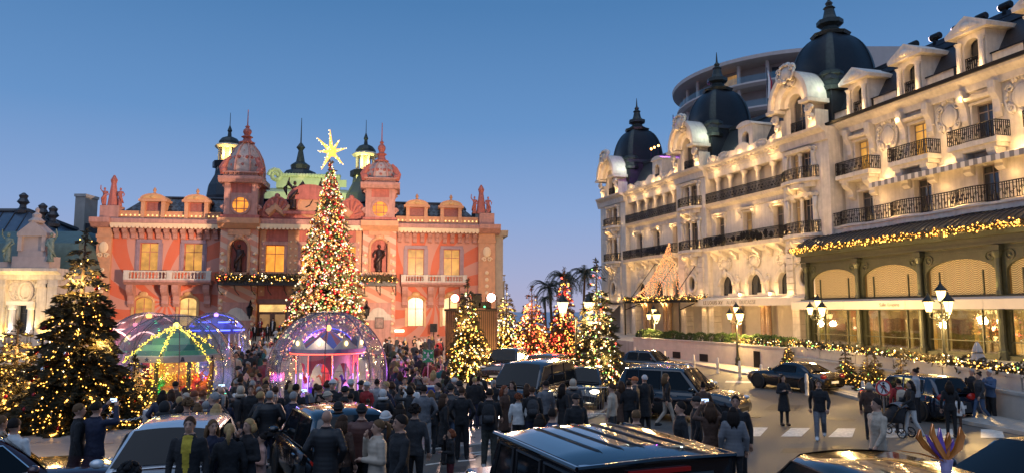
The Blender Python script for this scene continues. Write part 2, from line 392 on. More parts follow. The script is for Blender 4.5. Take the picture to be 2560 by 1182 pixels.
lit_or = curtain_mat('lit_orange_window', (1., .34, .03), 1.5)
lit_ye = curtain_mat('lit_yellow_window', (1., .46, .08), .85)
lit_dim = curtain_mat('lit_dim_window', (1., .52, .18), .32)
lit_hot = curtain_mat('lit_bright_window', (1., .60, .18), 1.3)
gold_m = mat('gilt_relief', (.62, .36, .14), .45, var=.2)
black_fe = mat('wrought_iron', (.010, .010, .011), .4, metal=.5, var=0)

def window(root, x0, x1, z0, z1, y, glass, frame=frame_w, M=None, arch=0., mull=1, trans=None, name='window'):
    mb = MB(); t = .07; m = (x0+x1)/2
    mb.box(x0, x0+t, y-.04, y+.05, z0, z1-arch); mb.box(x1-t, x1, y-.04, y+.05, z0, z1-arch); mb.box(x0+t, x1-t, y-.04, y+.05, z0, z0+t)
    if not arch: mb.box(x0+t, x1-t, y-.04, y+.05, z1-t, z1)
    else:
        rx = (x1-x0)/2
        pts = [(m + rx*math.cos(q), y, z1-arch + arch*math.sin(q)) for q in [PI*i/12 for i in range(13)]]
        mb.tube(pts, t*.7, 4)
    for i in range(mull):
        xm = x0 + (x1-x0)*(i+1)/(mull+1); mb.box(xm-.03, xm+.03, y-.038, y+.05, z0+t, z1-t - arch*.1)
    if trans: mb.box(x0+t, x1-t, y-.036, y+.05, z0+(z1-z0)*trans-.03, z0+(z1-z0)*trans+.03)
    o = mb.build(name, frame, root, M=M)
    g = MB()
    if not arch: g.box(x0+.03, x1-.03, y+.01, y+.03, z0+.03, z1-.03)
    else:
        rx = (x1-x0)/2; g.ext([(x0, z0+.03), (x1, z0+.03)] + [(m + rx*math.cos(q), z1-arch + arch*math.sin(q)) for q in [PI*i/12 for i in range(13)]], y+.01, y+.03)
    g.build('pane', glass, o); return o
def surround(mb, x0, x1, z0, z1, y, t=.16, d=.1):
    mb.box(x0-t, x0, y-d, y, z0, z1); mb.box(x1, x1+t, y-d, y, z0, z1); mb.box(x0-t-.05, x1+t+.05, y-d-.05, y, z1, z1+t*1.2); return mb
def scroll_pts(c, r, turns=1.4, sgn=1, y=0, n=14):
    return [(c[0] + sgn*r*(1-.75*i/n)*math.cos(turns*2*PI*i/n), y, c[1] + r*(1-.75*i/n)*math.sin(turns*2*PI*i/n)) for i in range(n+1)]
def cartouche(w_, h_, seed=0):                           # carved shield with scrolls and leaves, facing -y
    rd = random.Random(seed); mb = MB()
    mb.sph((0, 0, 0), (w_*.24, .16, h_*.30), 12, 8); mb.lathe([(w_*.30, -.02), (w_*.33, .02), (w_*.28, .05)], 14)
    k = len(mb.v) - 42; mb.xf(Matrix.Rotation(PI/2, 4, 'X'), k)
    for s_ in (-1, 1):
        mb.tube(scroll_pts((s_*w_*.34, h_*.22), w_*.14, 1.4, s_, -.05), .07, 5)
        mb.tube(scroll_pts((s_*w_*.30, -h_*.26), w_*.13, 1.3, s_, -.05), .06, 5)
        for i in range(7):
            a = PI*.5*i/6; mb.sph((s_*(w_*.46*math.cos(a)), -.04, h_*.42*math.sin(a) * (1 if i % 2 else -.8)), (w_*.07, .08, h_*.075), 6, 4)
        mb.tube([(s_*w_*.25, -.05, -h_*.4), (s_*w_*.4, -.1, -h_*.3), (s_*w_*.5, -.08, -h_*.05), (s_*w_*.47, -.02, h_*.2)], [.05, .08, .07, .03], 5)
    for i in range(5): mb.sph(((i-2)*w_*.10, -.08, h_*(.46 - .03*abs(i-2))), (w_*.06, .1, h_*.09), 6, 4)
    mb.sph((0, -.12, -h_*.42), (w_*.1, .12, h_*.1), 7, 5)
    return mb.v, mb.f
def orn(w_, h_, seed=0): m = MB(); v, f = cartouche(w_, h_, seed); m.add(v, f); return m.mesh('relief_ornament', white_st, True)
def corbel(w_, h_, d):                                   # S shaped bracket, top at z 0, projecting -y
    mb = MB(); prof = [(0, 0), (-d, 0), (-d, -h_*.18), (-d*.85, -h_*.34), (-d*.5, -h_*.5), (-d*.35, -h_*.72), (-d*.4, -h_*.86), (-d*.15, -h_), (0, -h_)]
    mb.mold(prof, -w_/2, w_/2); mb.lathe([(.06, -w_/2-.03), (.13, -w_/2), (.13, w_/2), (.06, w_/2+.03)], 8)
    mb.xf(Matrix.Translation((0, -d*.82, -h_*.14)) @ Matrix.Rotation(PI/2, 4, 'Y'), len(mb.v) - 32); return mb
def baluster(h_, r):
    return MB().lathe([(r*.9, 0), (r*.9, h_*.08), (r*.45, h_*.14), (r, h_*.36), (r*.4, h_*.72), (r*.5, h_*.8), (r*.85, h_*.9), (r*.85, h_)], 6)
def balustrade(mb, x0, x1, y0, z0, h_=1., sp=.26, d=.22):
    mb.box(x0, x1, y0, y0+d, z0, z0+.14); mb.box(x0, x1, y0-.03, y0+d+.03, z0+h_-.13, z0+h_); n = int((x1-x0)/sp)
    for i in range(n):
        b = baluster(h_-.27, .075); k = len(mb.v); mb.add([(x + x0 + (x1-x0)*(i+.5)/n, y + y0 + d/2, z + z0 + .14) for x, y, z in b.v], b.f)
def railing(mb, pts, z, h_=1.0, sp=.14):                 # wrought iron rail over a plan polyline
    pts = [Vector((*p, 0)) for p in pts]
    for a, b in zip(pts[:-1], pts[1:]):
        for zz, r in ((z+h_, .035), (z+h_*.86, .018), (z+.08, .022)): mb.tube([(a.x, a.y, zz), (b.x, b.y, zz)], r, 4)
        L = (b-a).length; n = max(1, int(L/sp))
        for i in range(n+1):
            p = a.lerp(b, i/n); mb.box(p.x-.021, p.x+.021, p.y-.021, p.y+.021, z+.08, z+h_)
        m = max(1, int(L/.45)); d = (b-a).normalized()
        for i in range(m):
            c = a.lerp(b, (i+.5)/m)
            for s_ in (-1, 1):
                mb.tube([(c.x + d.x*q[0], c.y + d.y*q[0] - .01, z + h_*.45 + q[2]) for q in scroll_pts((s_*.09, s_*.12), .12, 1.3, s_, 0, 8)], .024, 3)

# ================================================================ casino
PL, PR = Vector((-42.0, 72.0, 0)), Vector((-1.95, 78.2, 0))
ex = (PR - PL).normalized(); ey = Vector((-ex.y, ex.x, 0)); CW = (PR - PL).length
casino = thing('casino_building', 'ornate salmon pink building with twin domed towers behind the tall decorated tree', 'building', PL, math.atan2(ex.y, ex.x))
def cas(px, py, off=0.):                                 # pixel -> (x, z) on the facade plane moved by off along +y
    d = ray(px, py); o = Vector((0, 0, EYE)) - (PL + ey*off); t = -o.dot(ey) / d.dot(ey); p = o + d*t
    return p.dot(ex), p.z
def cx(px, off=0.): return cas(px, 690, off)[0]
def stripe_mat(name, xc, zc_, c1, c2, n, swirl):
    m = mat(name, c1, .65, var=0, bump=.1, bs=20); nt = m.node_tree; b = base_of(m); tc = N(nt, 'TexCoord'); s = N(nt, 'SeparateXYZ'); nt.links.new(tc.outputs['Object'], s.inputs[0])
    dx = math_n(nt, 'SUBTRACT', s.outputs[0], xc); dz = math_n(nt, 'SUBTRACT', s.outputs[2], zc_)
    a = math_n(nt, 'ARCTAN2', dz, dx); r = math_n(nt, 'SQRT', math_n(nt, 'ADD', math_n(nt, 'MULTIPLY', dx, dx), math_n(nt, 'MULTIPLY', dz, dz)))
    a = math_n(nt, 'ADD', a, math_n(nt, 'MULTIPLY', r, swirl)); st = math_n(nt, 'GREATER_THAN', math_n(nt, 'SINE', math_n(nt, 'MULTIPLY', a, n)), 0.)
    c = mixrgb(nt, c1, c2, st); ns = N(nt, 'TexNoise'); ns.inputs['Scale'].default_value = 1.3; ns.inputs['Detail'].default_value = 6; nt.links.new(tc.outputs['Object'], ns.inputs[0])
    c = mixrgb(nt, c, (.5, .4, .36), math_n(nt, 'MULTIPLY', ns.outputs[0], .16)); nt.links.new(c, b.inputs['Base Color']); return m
def diag_mat(name, c1, c2, f):
    m = mat(name, c1, .65, var=0); nt = m.node_tree; b = base_of(m); tc = N(nt, 'TexCoord'); s = N(nt, 'SeparateXYZ'); nt.links.new(tc.outputs['Object'], s.inputs[0])
    v = math_n(nt, 'SINE', math_n(nt, 'MULTIPLY', math_n(nt, 'ADD', s.outputs[2], math_n(nt, 'MULTIPLY', s.outputs[0], .5)), f))
    nt.links.new(mixrgb(nt, c1, c2, math_n(nt, 'GREATER_THAN', v, 0.)), b.inputs['Base Color']); return m
pink = mat('pink_stone', (.52, .26, .20), .62, var=.2, vs=2, bump=.2, bs=20, streak=.22)
rose = mat('rose_stone', (.50, .15, .11), .62, var=.2, vs=2, bump=.2, bs=20, streak=.25)
ochre = mat('ochre_stone', (.58, .29, .15), .6, var=.2, vs=2)
pale_y = mat('pale_yellow', (.80, .58, .34), .5, var=.1)  # pale tone for the projected dots and scallops, also relief panels and clock face
z_ = lambda px, py: cas(px, py)[1]
zTop, zCor, zCorb = z_(420, 549), z_(420, 574), z_(420, 598)
zP0 = .0
# wings
WINGS = (('L', 277, 547, (370, 481), (607, 676), (362, 473), 412), ('R', 988, 1195, (1039, 1129), (622, 690), (1040, 1126), 1085))
for nm, a, b, upx, uy, lpx, cxp in WINGS:
    x0, x1 = cx(a), cx(b); xm, zm = cas(cxp, 790)
    holes = []; wu, wl = .88, .85
    zu0, zu1 = cas(cxp, uy[1])[1], cas(cxp, uy[0])[1]; zl0, zl1 = cas(cxp, 815)[1], cas(cxp, 742)[1]
    for p in upx: holes.append((cx(p)-wu, cx(p)+wu, zu0, zu1))
    for p in lpx: holes.append((cx(p)-wl, cx(p)+wl, zl0, zl1, .5))
    MB().wall(x0, x1, 1.2, zCor, 0, .5, holes).build('wall', stripe_mat('projected_sunburst_wall_' + nm, xm, zm + 1.5, (.60, .11, .032), (.55, .235, .16), 13, .07), casino)  # projected sunburst light painted into the wall's base colour
    pl = MB(); pl.box(x0, x1, -.12, .5, 0, 1.2); pl.build('plinth', pink, casino)
    for h in holes[:2]:
        window(casino, h[0], h[1], h[2], h[3], .25, lit_ye, rose, trans=.68)
        s = surround(MB(), h[0], h[1], h[2], h[3], 0, .28, .12); s.box(h[0]-.42, h[0]-.28, -.07, 0, h[2], h[3]); s.box(h[1]+.28, h[1]+.42, -.07, 0, h[2], h[3]); s.build('window_surround', mat('pale_surround_'+nm, (.30, .20, .22), .5, var=.2), casino)
    for h in holes[2:]:
        window(casino, h[0], h[1], h[2], h[3], .25, lit_hot if nm == 'R' or h is holes[3] else lit_ye, rose, arch=.5, trans=.6)
        s = MB(); s.box(h[0]-.25, h[0], -.12, 0, h[2], h[3]-.5); s.box(h[1], h[1]+.25, -.12, 0, h[2], h[3]-.5)
        m = (h[0]+h[1])/2
        s.tube([(m + (h[1]-m+.12)*math.cos(q), -.06, h[3]-.5 + .64*math.sin(q)) for q in [PI*i/12 for i in range(13)]], .15, 6); s.sph((m, -.12, h[3]+.3), (.45, .14, .28), 8, 5)
        s.build('window_surround', gold_m, casino)
    # balcony with balusters and brackets
    bx0, bx1 = (cx(308, -1.3), cx(527, -1.3)) if nm == 'L' else (cx(1003, -1.3), cx(1168, -1.3))
    zb = cas(cxp, 699 if nm == 'L' else 705, -1.3)[1]; hr = cas(cxp, 676 if nm == 'L' else 687, -1.3)[1] - zb
    s = MB(); s.mold([(0, zb-.45), (-.9, zb-.45), (-1.2, zb-.25), (-1.35, zb-.2), (-1.35, zb), (0, zb)], bx0, bx1); bal = s.build('balcony', pink, casino)
    s = MB(); q = (bx0+bx1)/2; posts = [bx0+.25, q-.9, q+.9, bx1-.25] if nm == 'R' else [bx0+.25, bx0+(bx1-bx0)*.52, bx1-.25]
    for p in posts: s.box(p-.25, p+.25, -1.33, -1.05, zb, zb+hr+.04)
    for p, p2 in zip(posts[:-1], posts[1:]): balustrade(s, p+.25, p2-.25, -1.3, zb, hr, .3)
    s.build('balustrade', cream, bal)
    cb = corbel(.6, 2.2, 1.05).mesh('bracket', pink, False); cb2 = corbel(.6, 2.2, 1.05).mesh('bracket', ochre, False)
    for f in ((.06, .45, .58, .94) if nm == 'L' else (.06, .45, .62, .94)):
        inst(cb, 'bracket', casino, (bx0 + (bx1-bx0)*f, -.01, zb-.45)); 
    # corbels under the cornice; projected light scallops built as pale relief
    n = 13 if nm == 'L' else 11; cs = corbel(.42, 1.0, .6).mesh('corbel', pink, False)
    for i in range(n): inst(cs, 'corbel', casino, (x0 + (x1-x0)*(i+.5)/n, -.01, zCor))
    s = MB(); k = n*2
    for i in range(k):
        c = x0 + (x1-x0)*(i+.5)/k; rx = (x1-x0)/k/2
        s.ext([(c-rx, zCor+.52)] + [(c + rx*math.cos(q), zCor+.25 + .25*math.sin(q)) for q in [PI + PI*j/6 for j in range(7)]] + [(c+rx, zCor+.52)], -.98, -.9)
    s.build('projected_scallops', pale_y, casino)
    s = MB(); s.mold([(.5, zCor), (-.35, zCor), (-.75, zCor+.3), (-.9, zCor+.5), (-1.0, zCor+.55), (-1.0, zTop-.1), (-.85, zTop), (.5, zTop)], x0, x1); s.build('cornice', pink, casino)
    # parapet with bulbs, mansard, dormers
    zpar = cas(cxp, 531 if nm == 'L' else 549)[1]; zpar = zTop + .75
    s = MB(); s.box(x0, x1, .1, .5, zTop, zpar); s.box(x0, x1, .05, .6, zpar, zpar+.1); par = s.build('parapet', ochre, casino)
    s = MB()
    for i in range(int((x1-x0)/.42)): s.sph((x0 + .25 + i*.42, .08, zTop+.4), .09, 6, 4)
    s.build('light_bulbs', glow('warm_bulb_' + nm, (1, .62, .22), 1.5), par)['kind'] = 'stuff'
# slate pattern for the mansards
roofp = mat('patterned_slate', (.02, .03, .05), .35, var=0, bump=.2, bs=30); nt = roofp.node_tree; tc = N(nt, 'TexCoord'); mp = N(nt, 'Mapping'); mp.inputs['Rotation'].default_value = (0, PI/4, 0)
mp.inputs['Scale'].default_value = (2.6, 2.6, 2.6); ck = N(nt, 'TexChecker'); ck.inputs['Scale'].default_value = 1; ck.inputs[1].default_value = (.012, .02, .035, 1); ck.inputs[2].default_value = (.05, .085, .13, 1)
nt.links.new(tc.outputs['Object'], mp.inputs[0]); nt.links.new(mp.outputs[0], ck.inputs[0]); br = N(nt, 'TexBrick'); br.inputs['Scale'].default_value = 2.2
br.inputs[1].default_value = (1, 1, 1, 1); br.inputs[2].default_value = (.35, .35, .35, 1); br.inputs[3].default_value = (1.0, 1.0, .9, 1)
mp2 = N(nt, 'Mapping'); mp2.inputs['Rotation'].default_value = (PI/2, 0, 0); nt.links.new(tc.outputs['Object'], mp2.inputs[0]); nt.links.new(mp2.outputs[0], br.inputs[0])
nt.links.new(mixrgb(nt, ck.outputs[0], br.outputs[0], .8, 'MULTIPLY'), base_of(roofp).inputs['Base Color'])
zR = cas(420, 495, 1.7)[1]
ra, rb, r0, r1 = cx(300), cx(1168), cx(250), cx(1225)
s = MB(); s.add([(r0+1.2, .55, zTop+.5), (r1-1.2, .55, zTop+.5), (r1-3.5, 1.7, zR), (r0+3.5, 1.7, zR), (r0+1.2, 14, zTop+.5), (r1-1.2, 14, zTop+.5), (r1-3.5, 11.5, zR), (r0+3.5, 11.5, zR)],
                [(0,1,2,3), (1,5,6,2), (5,4,7,6), (4,0,3,7), (3,2,6,7)])
roof = s.build('mansard_roof', roofp, casino)
s = MB(); s.tube([(r0+3.4, 1.7, zR), (r1-3.4, 1.7, zR)], .16, 6); s.build('ridge', zinc, roof)
def dormer_mesh():
    s = MB(); s.box(-1.25, -.85, -.35, 1.8, 0, 2.0); s.box(.85, 1.25, -.35, 1.8, 0, 2.0); s.box(-.85, .85, .3, 1.8, 0, 2.0)
    s.ext([(-1.5, 1.95), (1.5, 1.95), (1.5, 2.2)] + [(1.35*math.cos(q), 2.2 + .65*math.sin(q)) for q in [PI*i/10 for i in range(11)]] + [(-1.5, 2.2)], -.5, 1.6)
    s.lathe([(.12, 2.8), (.22, 2.9), (.1, 3.05), (.2, 3.25), (.13, 3.45), (.02, 3.6)], 8, (0, 0, 0)); return s
dm = dormer_mesh().mesh('dormer', ochre)
for p in (375, 484, 1040, 1126):
    d = inst(dm, 'dormer', casino, (cx(p), .15, zTop), scale=(.92, 1, .92))
    window(d, -.85, .85, .1, 1.95, .2, MT('rose_window', (.35, .13, .10), .3, var=.3, vs=5), rose)
    g = MB(); g.ext([(1.0*math.cos(q), 2.25 + .42*math.sin(q)) for q in [PI*i/8 for i in range(9)]], -.54, -.49); g.sph((0, -.55, 2.42), (.3, .12, .2)); g.build('tympanum', gold_m, d)
# ends: pilasters with relief panels, corner sculpture
for a, b, sx_ in ((240, 277, 255), (1195, 1237, 1216)):
    x0, x1 = cx(a), cx(b); s = MB(); s.box(x0, x1, -.35, .6, 0, zCor+.3); s.box(x0-.1, x1+.1, -.45, .6, 0, 1.3); s.box(x0-.08, x1+.08, -.42, .5, zCor-.9, zCor-.6); s.build('corner_pilaster', ochre, casino)
    s = MB(); s.mold([(.5, zCor), (-.6, zCor+.1), (-1.2, zCor+.55), (-1.25, zTop), (.5, zTop)], x0-.5 if a < 500 else x0, x1 if a < 500 else x1+.5); s.build('cornice', pink, casino)
    s = MB(); m = (x0+x1)/2
    for i in range(9): s.sph((m, -.38, 2.2 + i*.72), (.22, .1, .22), 7, 5)
    s.sph((m, -.4, zCor-1.9), (.45, .15, .6), 10, 7); s.tube(scroll_pts((m-.3, zCor-2.7), .25, 1.3, -1, -.42), .08, 5); s.tube(scroll_pts((m+.3, zCor-2.7), .25, 1.3, 1, -.42), .08, 5)
    stuff(s.build('relief_panel', pale_y, casino))
    s = MB(); s.box(x0+.1, x1+(.5 if a < 500 else -.1), -.3, 1.3, zTop, zTop+1.3); s.build('pedestal', pink, casino)
s = MB(); s.box(.3, CW-.3, .5, 13.8, 0, zTop); s.build('rear_block', mat('plain_stone', (.40, .34, .28), .7, var=.15), casino)
s = MB(); s.box(CW-.05, CW+1.2, 1.5, 12, 0, zTop-1); s.box(CW, CW+2.6, 10, 13.5, 0, 7.4); balustrade(s, CW+.1, CW+2.7, 9.9, 7.4, .9, .3)
s.mold([(1.2, zTop-1), (13, zTop-1), (13, zTop-.4), (.9, zTop-.4)], CW, CW+1.7); s.mold([(3, zTop+.4), (12, zTop+.4), (12, zTop+2.2), (3, zTop+2.2)], CW-1.5, CW-.2)
s.build('side_wing', mat('plain_stone_b', (.42, .37, .30), .7, var=.15), casino)
for yy, zz in ((4, 6.2), (7, 6.2), (4, 2.5), (7, 2.5)):
    s = MB(); s.box(CW+1.15, CW+1.26, yy-.5, yy+.5, zz, zz+2.2); s.build('window', lit_dim, casino)

# central block and tower bays
OC, OT = -1.2, -1.8
ca, cb_ = cx(642, OC), cx(906, OC)
zc0, zc1 = cas(685, 680, OC)[1], cas(685, 612, OC)[1]
ch = [(cx(685, OC)-.95, cx(685, OC)+.95, zc0, zc1), (cx(775, OC)-.95, cx(775, OC)+.95, zc0, zc1), (cx(866, OC)-.95, cx(866, OC)+.95, zc0, zc1)]
zs = 1.35                                                # entrance floor over the steps
dh = [(cx(683, OC)-1.5, cx(683, OC)+1.5, zs, zs+3.3), (cx(775, OC)-1.5, cx(775, OC)+1.5, zs, zs+3.3), (cx(866, OC)-1.5, cx(866, OC)+1.5, zs, zs+3.3)]
MB().wall(ca, cb_, zs, zCor, OC, OC+.6, ch + dh).build('wall', rose, casino)
for h in ch:
    window(casino, h[0], h[1], h[2], h[3], OC+.3, lit_or, rose, trans=.68); surround(MB(), h[0], h[1], h[2], h[3], OC, .3, .14).build('window_surround', pink, casino)
    s = MB(); balustrade(s, h[0]-.3, h[1]+.3, OC-.3, h[2]-.9, .9, .28, .2); s.build('balustrade', ochre, casino)
for p in (655, 725, 738, 812, 825, 895):
    s = MB(); x = cx(p, OC); s.box(x-.3, x+.3, OC-.12, OC, 5.4, zCor); c = s.build('pilaster', ochre, casino); s = MB()
    for i in range(8): s.sph((x, OC-.13, 5.9 + i*.72), .12, 6, 4)
    stuff(s.build('projected_dots', pale_y, c))  # projected bulb dots modelled as pale spheres
wood_d = mat('carved_wood_door', (.16, .075, .035), .45, var=.3, vs=4)
for h in dh:
    s = MB(); s.box(h[0], h[1], OC+.35, OC+.5, h[2], h[3]); d = s.build('door', wood_d, casino)
    s = MB(); m = (h[0]+h[1])/2
    for q in (-1, 1): s.box(m+q*.75-.5, m+q*.75+.5, OC+.32, OC+.35, h[2]+.9, h[2]+2.2)
    s.build('pane', lit_dim, d); s = MB(); s.box(h[0]+.2, h[1]-.2, OC+.30, OC+.35, h[2]+2.45, h[3]-.12); s.build('fanlight', lit_hot, d)
    s = surround(MB(), h[0], h[1], h[2], h[3], OC, .35, .2); s.build('door_surround', MT('brown_marble', (.24, .13, .08), .35, var=.3, vs=3), casino)
s = MB(); s.mold([(OC+.6, zCor), (OC-.4, zCor), (OC-.9, zCor+.4), (OC-1.0, zTop), (OC+.6, zTop)], ca, cb_); s.build('cornice', pink, casino)
s = MB(); k = 26
for i in range(k):
    c = ca + (cb_-ca)*(i+.5)/k; rx = (cb_-ca)/k/2
    s.ext([(c-rx, zCor+.5)] + [(c + rx*math.cos(q), zCor+.2 + .25*math.sin(q)) for q in [PI + PI*j/6 for j in range(7)]] + [(c+rx, zCor+.5)], OC-1.08, OC-1.0)
s.build('projected_scallops', pale_y, casino)  # projected scallop pattern given shape as relief
s = MB(); s.box(ca, cb_, OC, OC+.5, zTop, zTop+1.1); s.build('parapet', rose, casino)
for p in (692, 878):
    x, zz = cas(p, 535, OC); s = MB(); s.ext([(x + 1.35*math.cos(q), zTop+.3 + 2.0*math.sin(q)) for q in [PI*i/12 for i in range(13)]], OC-.1, OC+.4)
    for i in range(7):
        a = PI*(i+.5)/7; s.cap((x, OC-.15, zTop+.5), (x + 1.1*math.cos(a), OC-.15, zTop+.5 + 1.55*math.sin(a)), .08, .2, 6)
    s.tube([(x + 1.4*math.cos(q), OC-.05, zTop+.3 + 2.05*math.sin(q)) for q in [PI*i/12 for i in range(13)]], .16, 6); s.sph((x, OC, zTop+2.45), (.3, .25, .35)); s.build('shell_ornament', rose, casino)
# clock pediment
xk, zk = cas(775, 515, OC); s = MB(); s.box(xk-2.0, xk+2.0, OC-.2, OC+1, zTop, zk+.6); s.ext([(xk + 2.3*math.cos(q), zk+.6 + 1.6*math.sin(q)) for q in [PI*i/14 for i in range(15)]], OC-.4, OC+.9)
s.mold([(OC-.6, zTop+.6), (OC+1, zTop+.6), (OC+1, zTop+.9), (OC-.6, zTop+.9)], xk-2.6, xk+2.6); ped = s.build('clock_pediment', rose, casino)
s = MB(); s.lathe([(1.25, 0), (1.25, .12), (1.05, .16), (1.0, .08)], 24); s.xf(Matrix.Translation((xk, OC-.2, zk)) @ Matrix.Rotation(PI/2, 4, 'X')); ck_ = s.build('clock_ring', ochre, ped)
s = MB(); s.lathe([(.98, 0), (.98, .06)], 24); s.xf(Matrix.Translation((xk, OC-.2, zk)) @ Matrix.Rotation(PI/2, 4, 'X')); s.build('clock_face', pale_y, ck_)
s = MB(); s.tube([(xk, OC-.3, zk), (xk+.3, OC-.3, zk+.6)], .05, 4); s.tube([(xk, OC-.3, zk), (xk-.4, OC-.3, zk-.2)], .05, 4); s.build('clock_hand', dark_m, ck_)
for sg in (-1, 1): s = MB(); s.tube([(xk+sg*2.0, OC-.1, zk), (xk+sg*2.6, OC-.1, zk-.9), (xk+sg*3.4, OC-.1, zTop+1.3), (xk+sg*4.2, OC-.1, zTop+.6)], [.25, .4, .5, .45], 7); s.build('volute', ochre, ped)
# tower bays
niche_pts = []
for a, b, npx, wpy in ((547, 642, 597, 513), (905, 989, 948, 523)):
    x0, x1 = cx(a, OT), cx(b, OT); m = (x0+x1)/2; zn0, zn1 = cas(npx, 680, OT)[1], cas(npx, 598, OT)[1]
    nh = (m-.85, m+.85, zn0, zn1, .85); gh = (m-1.3, m+1.3, zs+.2, zs+3.4)
    MB().wall(x0, x1, 0, zTop, OT, OT+.7, [nh]).build('tower_wall', diag_mat('projected_stripe_%d' % npx, (.60, .40, .28), (.58, .24, .15), 5.5), casino)  # projected light stripes put into the tower wall colour
    s = MB(); s.box(m-1, m+1, OT+.68, OT+.8, zn0-.2, zn1+.1); s.build('niche_back', rose, casino)
    s = MB(); s.tube([(m-.98, OT-.05, zn0), (m-.98, OT-.05, zn1-.85)] + [(m - .98*math.cos(q), OT-.05, zn1-.85 + .98*math.sin(q)) for q in [PI*i/10 for i in range(11)]] + [(m+.98, OT-.05, zn0)], .16, 6)
    s.box(m-.9, m+.9, OT-.35, OT+.65, zn0-.3, zn0); s.box(m-1.1, m+1.1, OT-.2, OT, zn1+.4, zn1+1.0); s.sph((m, OT-.1, zn1+.25), (.5, .2, .3)); s.build('niche_frame', ochre, casino)
    niche_pts.append((m, OT+.15, zn0))
    s = MB()
    for q in (x0+.28, x1-.28):
        for i in range(11): s.sph((q, OT-.08, 1.8 + i*.78), .19, 7, 5)
    stuff(s.build('projected_dots', pale_y, casino))  # light dots of the projection, shaped as spheres down the bay edges
    s = MB(); s.box(m-1.35, m+1.35, OT-.06, OT, zs-.9, zs+3.4); s.build('lower_panel', pink, casino)
    s = MB(); s.ext([(m-1.5, zs+1.6), (m+1.5, zs+1.6), (m+1.45, zs+2.0), (m+.9, zs+2.3), (m+.5, zs+2.75), (m, zs+2.9), (m-.5, zs+2.75), (m-.9, zs+2.3), (m-1.45, zs+2.0)], OT-.12, OT-.06)
    s.build('tent_relief', cream, casino)
    s = MB(); s.mold([(OT+.7, zCor), (OT-.3, zCor), (OT-.8, zCor+.5), (OT-.85, zTop), (OT+.7, zTop)], x0-.2, x1+.2); s.build('cornice', ochre, casino)
    # tower above the cornice
    zt = cas(npx, 452 if npx < 700 else 467, OT)[1]; w2 = (x1-x0)/2 + .05; yd = OT + w2
    s = MB(); s.box(m-w2, m+w2, OT-.2, OT+2*w2, zTop, zTop+.4); s.box(m-w2+.5, m+w2-.5, OT+.1, OT+2*w2-.4, zTop+.4, zt); s.build('tower', rose, casino)
    for sg in (-1, 1):
        for yy in (OT+.25, OT+2*w2-.4):
            s = MB(); X = m + sg*(w2-.55); s.box(X-.3, X+.3, yy-.3, yy+.3, zTop+.4, zt); s.tube(scroll_pts((X+sg*.3, zTop+1.1), .35, 1.3, sg, yy), .12, 6); s.tube(scroll_pts((X+sg*.2, zt-.6), .3, 1.3, sg, yy), .12, 6); s.build('tower_pilaster', pink, casino)
    xr, zr = cas(npx, wpy, OT); s = MB(); s.lathe([(1.0, 0), (1.0, .2), (.8, .22), (.78, .05)], 20); s.box(-1.25, 1.25, -1.25, 1.25, -.05, .04); s.xf(Matrix.Translation((m, OT+.05, zr)) @ Matrix.Rotation(PI/2, 4, 'X')); rw = s.build('round_window', pink, casino)
    s = MB(); s.lathe([(.78, 0), (.78, .1)], 20); s.xf(Matrix.Translation((m, OT+.02, zr)) @ Matrix.Rotation(PI/2, 4, 'X')); s.build('pane', lit_or, rw)
    s = MB(); [s.box(m+q-.04, m+q+.04, OT-.2, OT-.08, zr-.7, zr+.7) for q in (-.38, .38)]; [s.box(m-.7, m+.7, OT-.19, OT-.09, zr+q-.04, zr+q+.04) for q in (-.38, .38)]; s.build('glazing_bar', rose, rw)
    s = MB(); s.mold([(OT-.55, zt-.25), (OT-.75, zt+.1), (OT-.75, zt+.35), (OT+2*w2+.2, zt+.35), (OT+2*w2+.2, zt-.25)], m-w2-.25, m+w2+.25); s.box(m-w2+.1, m+w2-.1, OT-.1, OT+2*w2-.2, zt+.35, zt+.9); balustrade(s, m-w2+.1, m+w2-.1, OT-.45, zt+.35, .55, .4)
    s.build('tower_cornice', pink, casino)
    zd = cas(npx, 358 if npx < 700 else 402, OT+1.5)[1] if npx < 700 else cas(npx, 405, OT+1.5)[1]
    hD = zd - zt - .7; prof = [(w2*1.0, 0), (w2*1.02, hD*.15), (w2*.98, hD*.35), (w2*.86, hD*.58), (w2*.64, hD*.8), (w2*.4, hD*.95), (w2*.3, hD)]
    s = MB(); s.lathe(prof, 8, (m, yd, zt+.7), PI/8); dome = s.build('dome', mat('tiled_dome_%d' % npx, (.50, .37, .30), .45, var=.35, vs=3), casino)
    s = MB()
    for j in range(8): s.tube([(m + r*1.01*math.cos(PI/8 + PI/4*j), yd + r*1.01*math.sin(PI/8 + PI/4*j), zt+.7+z) for r, z in prof], .12, 5)
    s.build('dome_rib', pink, dome); s = MB()
    for j in range(8):
        a = PI/4*j
        for r_, z in ((.93, .30), (.80, .52), (.90, .52), (.62, .72)):
            for da in ((0,) if r_ != .90 else (-.25, .25)):
                q = a + da; ap = math.cos(PI/8); s.sph((m + w2*r_*ap*1.0*math.cos(q), yd + w2*r_*ap*math.sin(q), zt+.7+hD*z), .2, 5, 4)
    s.build('diamond_tiles', rose, dome)
    top = cas(npx+8 if npx < 700 else npx, 272 if npx < 700 else 306, OT+1.5)[1]; b0 = zt+.7+hD; H = top - b0
    s = MB(); s.lathe([(w2*.42, 0), (w2*.45, .15), (w2*.26, .3), (w2*.2, H*.16), (w2*.33, H*.2), (w2*.15, H*.25), (w2*.24, H*.34), (w2*.22, H*.4), (w2*.08, H*.47), (w2*.14, H*.5), (w2*.04, H*.55), (.06, H*.62), (.04, H)], 10, (m, yd, b0)); s.build('spire', rose, casino)
